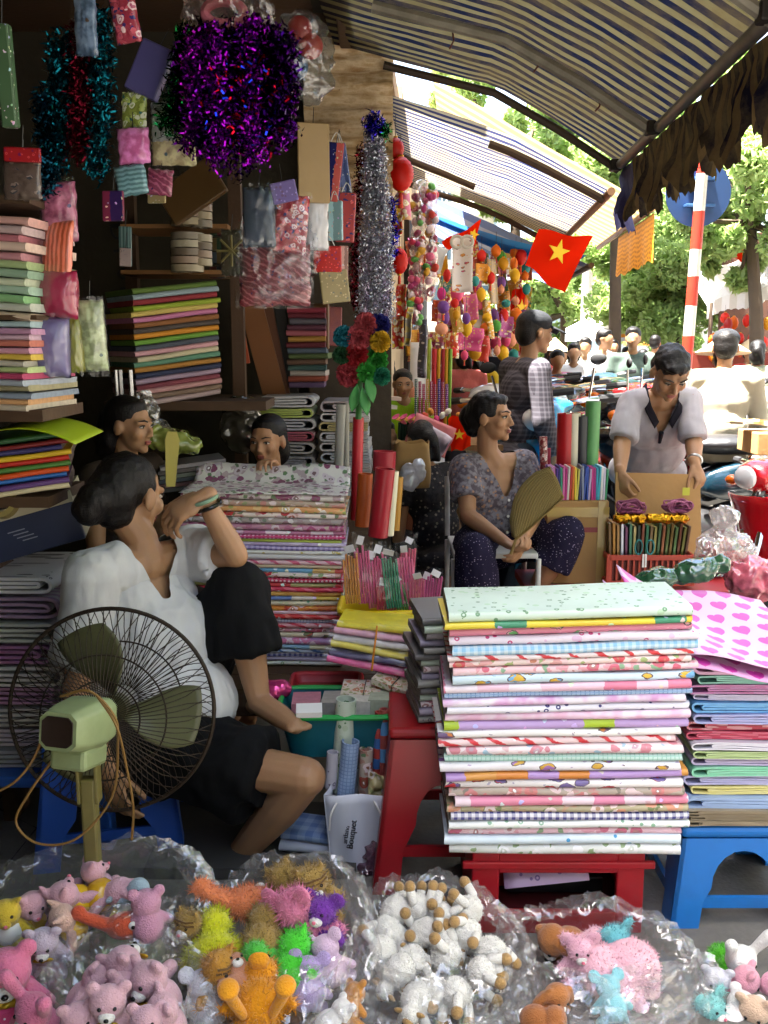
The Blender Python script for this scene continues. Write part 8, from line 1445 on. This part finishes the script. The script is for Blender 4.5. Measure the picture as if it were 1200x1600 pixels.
# crowd
random.seed(9)
CR = [(705 + 18, 8.2, 'rose', '#b05a58', -10, 1.5, 'seen from behind by the lanterns'), (742, 8.9, 'yellow', '#d8b830', 20, 1.5, 'in the lantern crowd'), (760, 9.4, 'black', '#24242c', 0, 1.55, 'in the lantern crowd'), (778, 10, 'white', '#d8d8d8', 10, 1.6, 'behind the lantern crowd'), (730, 10.2, 'orange', '#c87838', 30, 1.55, 'deep in the lantern crowd'), (752, 11, 'grey', '#8c8c90', 0, 1.6, 'deep under the lanterns'), (790, 11.5, 'blue', '#5c7ca8', 180, 1.6, 'walking under the lanterns'),
      (868, 9.8, 'pink flowered', '#c8788c', 200, 1.56, 'behind the capped man'), (895, 11, 'white', '#e0e0de', 190, 1.62, 'left in the street crowd'), (913, 12.2, 'pale green', '#c0ccc0', 170, 1.58, 'in the middle of the street crowd'), (937, 11.5, 'white', '#e4e4e2', 150, 1.66, 'tallest in the street crowd'), (986, 10.5, 'dark green sleeveless', '#4c5c54', 195, 1.66, 'standing alone in the street'), (1003, 13, 'tan', '#b09878', 20, 1.6, 'beyond the sleeveless man'), (1020, 14, 'white', '#dcdcdc', 10, 1.6, 'far down the street'), (955, 14.5, 'grey', '#a8a8ac', 200, 1.62, 'far down the street crowd'), (880, 15, 'light blue', '#a8bccc', 170, 1.6, 'far behind the flag'), (905, 16, 'cream', '#d8d0b8', 0, 1.6, 'farthest in the street crowd'), (1180, 9.6, 'olive', '#9ca084', 10, 1.6, 'right of the man in cream'), (1165, 13, 'red', '#b83c34', 190, 1.58, 'in front of the far lantern shop'), (1040, 16, 'navy', '#3c4868', 190, 1.62, 'far along the road'), (975, 17, 'rose', '#c88c90', 180, 1.58, 'farthest along the road'), (860, 12.5, 'red', '#c04038', 170, 1.55, 'beside the bikes far back')]
for u, Y, cn, c, fc_, h, wh_ in CR: standing(X_at(u, Y), Y, -.1 if u > 850 else 0, h * rnd(.93, 1.07), fc_ + rnd(-30, 30), cloth(c), cloth(random.choice(['#2c3038', '#3c3c44', '#4c5468', '#6c6458'])), f'person in {cn} top {wh_}', True, 0, random.random() < .3, 'cone' if u in (1165, 860) else None, 'people in the street', .022 if Y > 9 else .018, male=random.random() < .6)

# ================================================================ motorbikes
def bike(label, loc, rz, c1, c2, seat='#16161a', s=1.15, lean=6, mirrors=True):
    """step-through motorbike; front points to +Y in its own space"""
    t = thing('motorbike', label, 'motorbike', loc, rot=(0, radians(lean), radians(rz)), group='motorbikes parked along the kerb', scale=s); L = dict(world=False); m1, m2 = mat(c1, .18, var=.05, Coat_Weight=.6), mat(c2, .2, var=.05, Coat_Weight=.5); mt = mat('#18181a', .7); ch = mat('#c8c8cc', .15, 1.0)
    for nm, y in (('front_wheel', .62), ('rear_wheel', -.60)):
        ring = [V((0, y + .245 * cos(a), .285 + .245 * sin(a))) for a in (2 * pi * i / 32 for i in range(32))]; w_ = obj(nm, MB().tube(ring, .04, 10, closed=True), mt, t, **L)
        obj('rim', MB().tube([V((0, y + .2 * cos(a), .285 + .2 * sin(a))) for a in (2 * pi * i / 28 for i in range(28))], .013, 6, closed=True), ch, w_, **L); obj('hub', MB().tube([V((-.05, y, .285)), V((.05, y, .285))], .04, 12), ch, w_, **L)
        for i in range(10): a = 2 * pi * i / 10; obj('spoke', MB().tube([V((.0, y, .285)), V((0, y + .2 * cos(a), .285 + .2 * sin(a)))], .004, 4), ch, w_, **L)
    for x in (-.06, .06): obj('fork', MB().tube([V((x, .62, .285)), V((x, .50, .62)), V((x * .7, .42, .88))], .02, 8), ch, t, **L); obj('shock_absorber', MB().tube([V((x * 1.8, -.58, .32)), V((x * 1.8, -.46, .66))], .024, 8), ch, t, **L)
    obj('front_fender', MB().grid(lambda a, b: V(((b - .5) * .13, .62 + .30 * cos(lerp(.25, 2.5, a)), .285 + .30 * sin(lerp(.25, 2.5, a)) - .05 * (2 * b - 1) ** 2)), 16, 6), m1, t, solid=.006, sharp=0, **L); obj('rear_fender', MB().grid(lambda a, b: V(((b - .5) * .13, -.60 + .30 * cos(lerp(.9, 3.3, a)), .285 + .30 * sin(lerp(.9, 3.3, a)) - .05 * (2 * b - 1) ** 2)), 16, 6), mt, t, solid=.006, sharp=0, **L)
    def shield(a, b): x = (a - .5) * lerp(.46, .26, b); return V((x, .44 - .10 * b + .10 * (1 - (2 * a - 1) ** 2) - .09 * max(0, b - .5), lerp(.86, .36, b)))
    obj('leg_shield', MB().grid(shield, 12, 12), m1, t, solid=.012, sharp=0, **L)
    for s_ in (-1, 1): obj('side_panel', blob((lambda mb: (mb.ell((s_ * .11, -.22, .60), (.05, .26, .10), rotm(-8, 0, 0)), mb.ell((s_ * .10, -.48, .66), (.045, .18, .07), rotm(-16, 0, 0)), mb)[-1])(MB()), .012, 2), m2 if s_ < 0 else m1, t, **L)
    obj('seat', blob((lambda mb: (mb.ell((0, -.12, .78), (.13, .24, .055)), mb.ell((0, -.46, .80), (.12, .26, .055), rotm(-4, 0, 0)), mb.ell((0, -.3, .77), (.12, .3, .045)), mb)[-1])(MB()), .012, 3), mat(seat, .45, bump=.2, bs=200), t, **L)
    obj('engine', blob((lambda mb: (mb.ell((0, .02, .34), (.11, .18, .11)), mb.cap((0, .05, .36), .07, (0, .28, .40), .06), mb)[-1])(MB()), .014, 2), mat('#4a4a4c', .4, .8), t, **L)
    obj('frame_tube', MB().tube([V((0, .40, .82)), V((0, .25, .50)), V((0, -.05, .48)), V((0, -.5, .62))], .035, 8), m1, t, **L)
    obj('headlamp_cowl', blob((lambda mb: (mb.ell((0, .46, .96), (.12, .10, .085)), mb.ell((0, .40, 1.0), (.16, .07, .05)), mb)[-1])(MB()), .012, 2), m1, t, **L); hl = obj('headlamp', MB().ell((0, .535, .955), (.075, .04, .06), None, 16, 10), mat('#d8dce0', .08, .2), t, **L)
    obj('handlebar', MB().tube([V((-.34, .28, 1.02)), V((-.2, .36, 1.02)), V((0, .40, 1.0)), V((.2, .36, 1.02)), V((.34, .28, 1.02))], .014, 8), ch, t, **L)
    for s_ in (-1, 1):
        obj('grip', MB().tube([V((s_ * .26, .325, 1.02)), V((s_ * .37, .265, 1.02))], .02, 8), mt, t, **L)
        if mirrors: mr = obj('mirror', MB().ell((s_ * .27, .34, 1.21), (.042, .012, .028), rotm(0, 0, s_ * 10), 12, 8), mt, t, **L); obj('mirror_stem', MB().tube([V((s_ * .22, .35, 1.03)), V((s_ * .25, .35, 1.17))], .006, 6), ch, mr, **L)
        obj('turn_signal', MB().ell((s_ * .17, .47, .93), (.04, .035, .028), None, 10, 7), mat('#d86a10', .15), t, **L)
    obj('tail_lamp', MB().ell((0, -.76, .72), (.07, .04, .045), None, 12, 8), mat('#a81414', .15), t, **L); obj('exhaust', MB().tube([V((.10, .2, .26)), V((.13, -.2, .24)), V((.14, -.75, .32))], [.02, .03, .045], 10), ch, t, **L)
    obj('carrier', MB().tube([V((-.09, -.62, .84)), V((-.09, -.84, .86)), V((.09, -.84, .86)), V((.09, -.62, .84))], .009, 6), ch, t, **L); obj('side_stand', MB().tube([V((-.08, .0, .26)), V((-.16, -.02, .02))], .012, 6), mt, t, **L); return t
bike('sky blue motorbike with its round headlamp facing the stall', (X_at(905, 5.6), 5.75, .0), 160, '#1c7cac', '#c83c1c', lean=5)
bike('white and orange motorbike behind the woven fan', (X_at(855, 6.2), 6.3, .0), 150, '#d8d4cc', '#d8501c', lean=6, mirrors=False)
bike('teal motorbike with long black seat right of the bending man', (X_at(1115, 5.6), 5.75, -.0), 84, '#1a1c20', '#0a2430', lean=3)
bike('glossy red motorbike at the right edge', (2.18, 4.6, .0), 112, '#b0101c', '#a00c18', lean=4, mirrors=False, s=.92)
BC = [(835, 7.4, 'silver', '#c0c4c8'), (880, 7.6, 'scarlet', '#b8241c'), (925, 7.3, 'black', '#1c1c20'), (965, 7.7, 'dark red', '#8c1418'), (850, 8.6, 'white', '#dcdcd8'), (900, 8.8, 'navy', '#2c3c6c'), (945, 9.0, 'beige', '#c8b890'), (990, 8.6, 'green', '#2c6c4c'), (1075, 8.2, 'maroon', '#7c1c24'), (1150, 8.0, 'grey', '#84888c'), (870, 10.0, 'orange', '#d8641c'), (930, 10.4, 'light blue', '#6ca4c8'), (1185, 7.2, 'pearl', '#d0ccc0')]
for k, (u, Y, nm, c) in enumerate(BC): bike(f'{nm} motorbike parked {["in the second row", "in the third row", "farther back", "at the far side"][0 if Y < 7.8 else 1 if Y < 9.2 else 2]} near the crowd', (X_at(u, Y), Y, .0), 140 + (k * 37) % 60, c, random.choice(['#d8d4cc', '#c83c1c', '#2c2c30', c]), lean=rnd(3, 8), mirrors=False)
# flattened cartons on the far bike seat
for k in range(4): q = P(1150 + 14 * k, 658 + 2 * (k % 2), 5.3); o = obj('flat_carton', MB().box(q, (.10, .12, .015), rotm(rnd(-8, 8), rnd(-8, 8), 20 * k)), mat(['#c8b890', '#d8d0b8', '#c0a878', '#d0c8b0'][k], .8), None, smooth=False); tag(o, f'{["leftmost", "second", "third", "rightmost"][k]} flattened carton lying on the teal motorbike', 'carton', 'flat cartons on the teal motorbike')
o = obj('delivery_box', MB().box(P(1190, 690, 5.3), (.16, .3, .12)), M_CARD, None, smooth=False, bev=.006); tag(o, 'brown carton strapped to the teal motorbike', 'carton')
# brown bag, plastic bag and goods of the next stall
def sack(label, u, v0, v1, w_, Y, m, name='paper_sack', cat='paper bag'): a_, b_ = P(u, v0, Y), P(u, v1, Y); k_ = S(u, v0, Y); o = obj(name, MB().grid(lambda a, b: V((a_.x + (w_ * k_ / 2) * (1 + .06 * sin(b * 5)) * (abs(cos(2 * pi * a)) ** .5) * (1 if cos(2 * pi * a) > 0 else -1), a_.y + .06 * (abs(sin(2 * pi * a)) ** .5) * (1 if sin(2 * pi * a) > 0 else -1), lerp(a_.z, b_.z, b) + .006 * sin(a * 40) * b)), 40, 8), m, None, sharp=0, solid=.003); tag(o, label, cat); return o
sack('tall brown paper bag standing behind the gold roll', 643, 760, 690, 56, 4.6, mat('#a8834e', .8, var=.15, bump=.3, bs=12))
q = P(640, 745, 4.5); puff('white_carrier_bag', 'white plastic carrier bag under the brown paper bag', 'bag', [(q, (.04, .04, .06)), (q + V((.04, 0, .03)), (.03, .03, .05))], plastic('#f0f0f4', .6, .15), .007, .012)
for k in range(7): u = 624 + 4.5 * k; roll(f'dark green bottle with pink paper flower, {["first", "second", "third", "fourth", "fifth", "sixth", "last"][k]} from left', u, 688, u + 1, 660, 5.0, .010, mat('#143c2c', .3), 'flower_tube', 'bottle', group='green tubes with pink flowers')
for k in range(10): q = P(620 + 4 * k, 653 + 4 * (k % 3), 4.98); o = obj('paper_flower', MB().lathe([(.0, -.004), (.02, .006), (.024, .010), (.0, .004)], q, 8, rotm(20, 30 * (k % 3) - 30, 0)), mat(['#d8487c', '#e0a030', '#d83c60'][k % 3], .6), None); tag(o, 'small pink or orange paper flower on the green tubes', 'paper flower', 'paper flowers on the green tubes')
st2 = thing('stall_counter', 'low counter of the next stall with paper goods', 'counter', (.25, 5.5, 0)); obj('counter_top', MB().box((.28, 5.5, P(660, 690, 5.4).z - .02), (.75, .5, .03)), M_WOOD, st2, smooth=False); obj('front_panel', MB().box((.28, 5.3, .42), (.7, .03, .82)), mat('#8c4c30', .7, var=.3), st2, smooth=False)
for k, (u, v, c, nm) in enumerate(((592, 625, '#a8c0d0', 'pale blue'), (608, 622, '#c8b0a0', 'beige'), (600, 635, '#d8d0c8', 'white'))): o = obj('paper_sheaf', MB().box(P(u, v, 5.35), (.12, .1, .02), rotm(0, 4, 10 * k)), mat(c, .6), None, smooth=False); tag(o, f'{nm} sheaf of paper on the table before the child', 'paper')
for k, (u, c, nm) in enumerate(((578, '#c83048', 'red'), (592, '#c02440', 'crimson'), (604, '#d0b820', 'yellow'))): roll(f'short {nm} roll standing in front of the child in lime', u, 650, u, 615, 5.2, .022, mat(c, .4), group='short rolls by the child')
for k in range(10): u = 655 + 9 * k; q = P(u, 655 - 6 * (k % 3), 5.2); o = obj('artificial_flower', MB().ell(q, (.022, .02, .016), rotm(0, 30 * k, 0), 8, 6), mat(['#e0d8c8', '#d84c30', '#e09030', '#d83078', '#e8e0d0'][k % 5], .6, var=.3, vs=80), None); tag(o, f'{["white", "red", "orange", "magenta", "cream"][k % 5]} artificial flower on the stall, {"left" if k < 5 else "right"} half', 'flower', 'artificial flowers on the stall')

# ================================================================ far side: awnings, lantern shop, parasols, wires
fa = thing('market_awning', 'white market awning over the red lantern shop at right', 'awning', P(1160, 460, 14)); fm = awning_mat('#d8d8d4', '#c8c4b8', .5, .4, .15)
def fq(a, b): p0_, p1_ = P(1105, 478, 14), P(1260, 420, 12.5); return p0_.lerp(p1_, a) + V((.0, .9 * b, .45 * b + .05 * sin(a * 9)))
obj('canopy', MB().grid(fq, 20, 6, lambda a, b: (a, b)), fm, fa, sharp=0); obj('valance', MB().grid(lambda a, b: fq(a, 0) - V((0, 0, (.18 + .03 * abs(sin(a * 40))) * b)), 40, 3, lambda a, b: (a * 3, b)), fm, fa, sharp=0)
for a in (.05, .95): p_ = fq(a, 0); obj('pole', MB().tube([p_, V((p_.x, p_.y, -.1))], .03, 8), mat('#5c4c3c', .7), fa)
random.seed(41); fz = {}
for k in range(34):
    u = 1112 + rnd(0, 90); v = 488 + rnd(0, 72); nm, c = random.choice([('red', '#c01c10'), ('orange', '#d86010'), ('scarlet', '#d02818'), ('gold', '#d09018'), ('dark red', '#8c1410')]); ky = (nm, int((v - 488) / 24), int((u - 1112) / 31)); fz[ky] = fz.get(ky, -1) + 1; nm = ['', 'second ', 'third ', 'fourth ', 'fifth '][fz[ky]] + nm; lantern('paper_lantern', f'{nm} lantern of the far shop, {"upper" if v < 512 else "middle" if v < 535 else "lower"} row, {["left", "centre", "right"][min(2, int((u - 1112) / 31))]} part', u, v, 13.2 + rnd(-.3, .3), rnd(6, 10), rnd(7, 11), c, 3, False, 'lanterns of the far shop')
fs_ = thing('far_shop', 'dark open front of the far lantern shop', 'building', P(1160, 560, 14.5)); obj('wall', MB().box(P(1225, 520, 15.2), (2.0, .2, 3.0)), mat('#5c3c2c', .8, var=.4), fs_, smooth=False); obj('counter', MB().box(P(1170, 578, 13.8), (2.0, .6, .5)), mat('#7c2c1c', .7), fs_, smooth=False)
def parasol(label, u, v, Y, r, c, c2): 
    q = P(u, v, Y); t = thing('parasol', label, 'parasol', V((q.x, q.y, -.1)), group='parasols over the far stalls'); obj('canopy', MB().lathe([(r, -.25), (r, -.02), (r * .5, .16), (.03, .26), (0, .27)], q, 10, cap=False), mat(c, .7), t, smooth=False); obj('pole', MB().tube([q + V((0, 0, .2)), V((q.x, q.y, -.1))], .025, 8), M_STEEL, t); obj('trim', MB().lathe([(r * 1.004, -.26), (r * 1.004, -.12)], q, 10, cap=False), mat(c2, .7), t, smooth=False)
parasol('white parasol with orange trim down the street', 982, 505, 18, .55, '#e8e4dc', '#d88c28'); parasol('orange parasol farther down the street', 1028, 520, 20, .7, '#d88c28', '#d89838'); parasol('grey white parasol left of the orange trimmed one', 940, 512, 19, .7, '#c8ccd0', '#b8bcc4')
fa2 = thing('market_awning', 'pale slanted awning far down the left side of the street', 'awning', P(900, 520, 18))
obj('canopy', MB().grid(lambda a, b: P(910 + 55 * a, 540 - 30 * a, 18) + V((0, b * 1.2, .3 * b)), 10, 4, lambda a, b: (a, b)), fm, fa2, sharp=0); obj('pole', MB().tube([P(912, 538, 18), V((P(912, 538, 18).x, 18, -.1))], .03, 6), M_STEEL, fa2)
o = obj('shop_sign', MB().box(P(1018, 503, 21), (.9, .06, .22)), mat('#2c4c8c', .5), None, smooth=False); tag(o, 'small blue shop sign far down the street', 'sign')
q = P(895, 420, 20); up = thing('utility_pole', 'grey concrete utility pole with cables down the street', 'utility pole', V((q.x + .3, 20, -.1))); obj('pole', MB().tube([V((q.x + .3, 20, -.1)), V((q.x + .3, 20, 7))], [.12, .09], 10), mat('#8c8880', .8), up); obj('crossarm', MB().box((q.x + .3, 20, 5.6), (1.2, .08, .08)), mat('#6c6860', .8), up, smooth=False)
for k in range(9):
    a_ = V((q.x + .3 + .1 * (k % 3), 20, 5.2 + .16 * k)); b_ = P(1260, 250 + 22 * k, 11); o = obj('overhead_cable', MB().tube([a_.lerp(b_, f) + V((0, 0, -.5 * sin(pi * f))) for f in np.linspace(0, 1, 14)], .008, 5), M_BLACK, None); tag(o, f'black overhead cable, {ORD[k] if k else "lowest"} {"" if k == 0 else "from the bottom "}across the street', 'cable', 'cables across the street')
bpy.data.scenes.remove(_tsc)
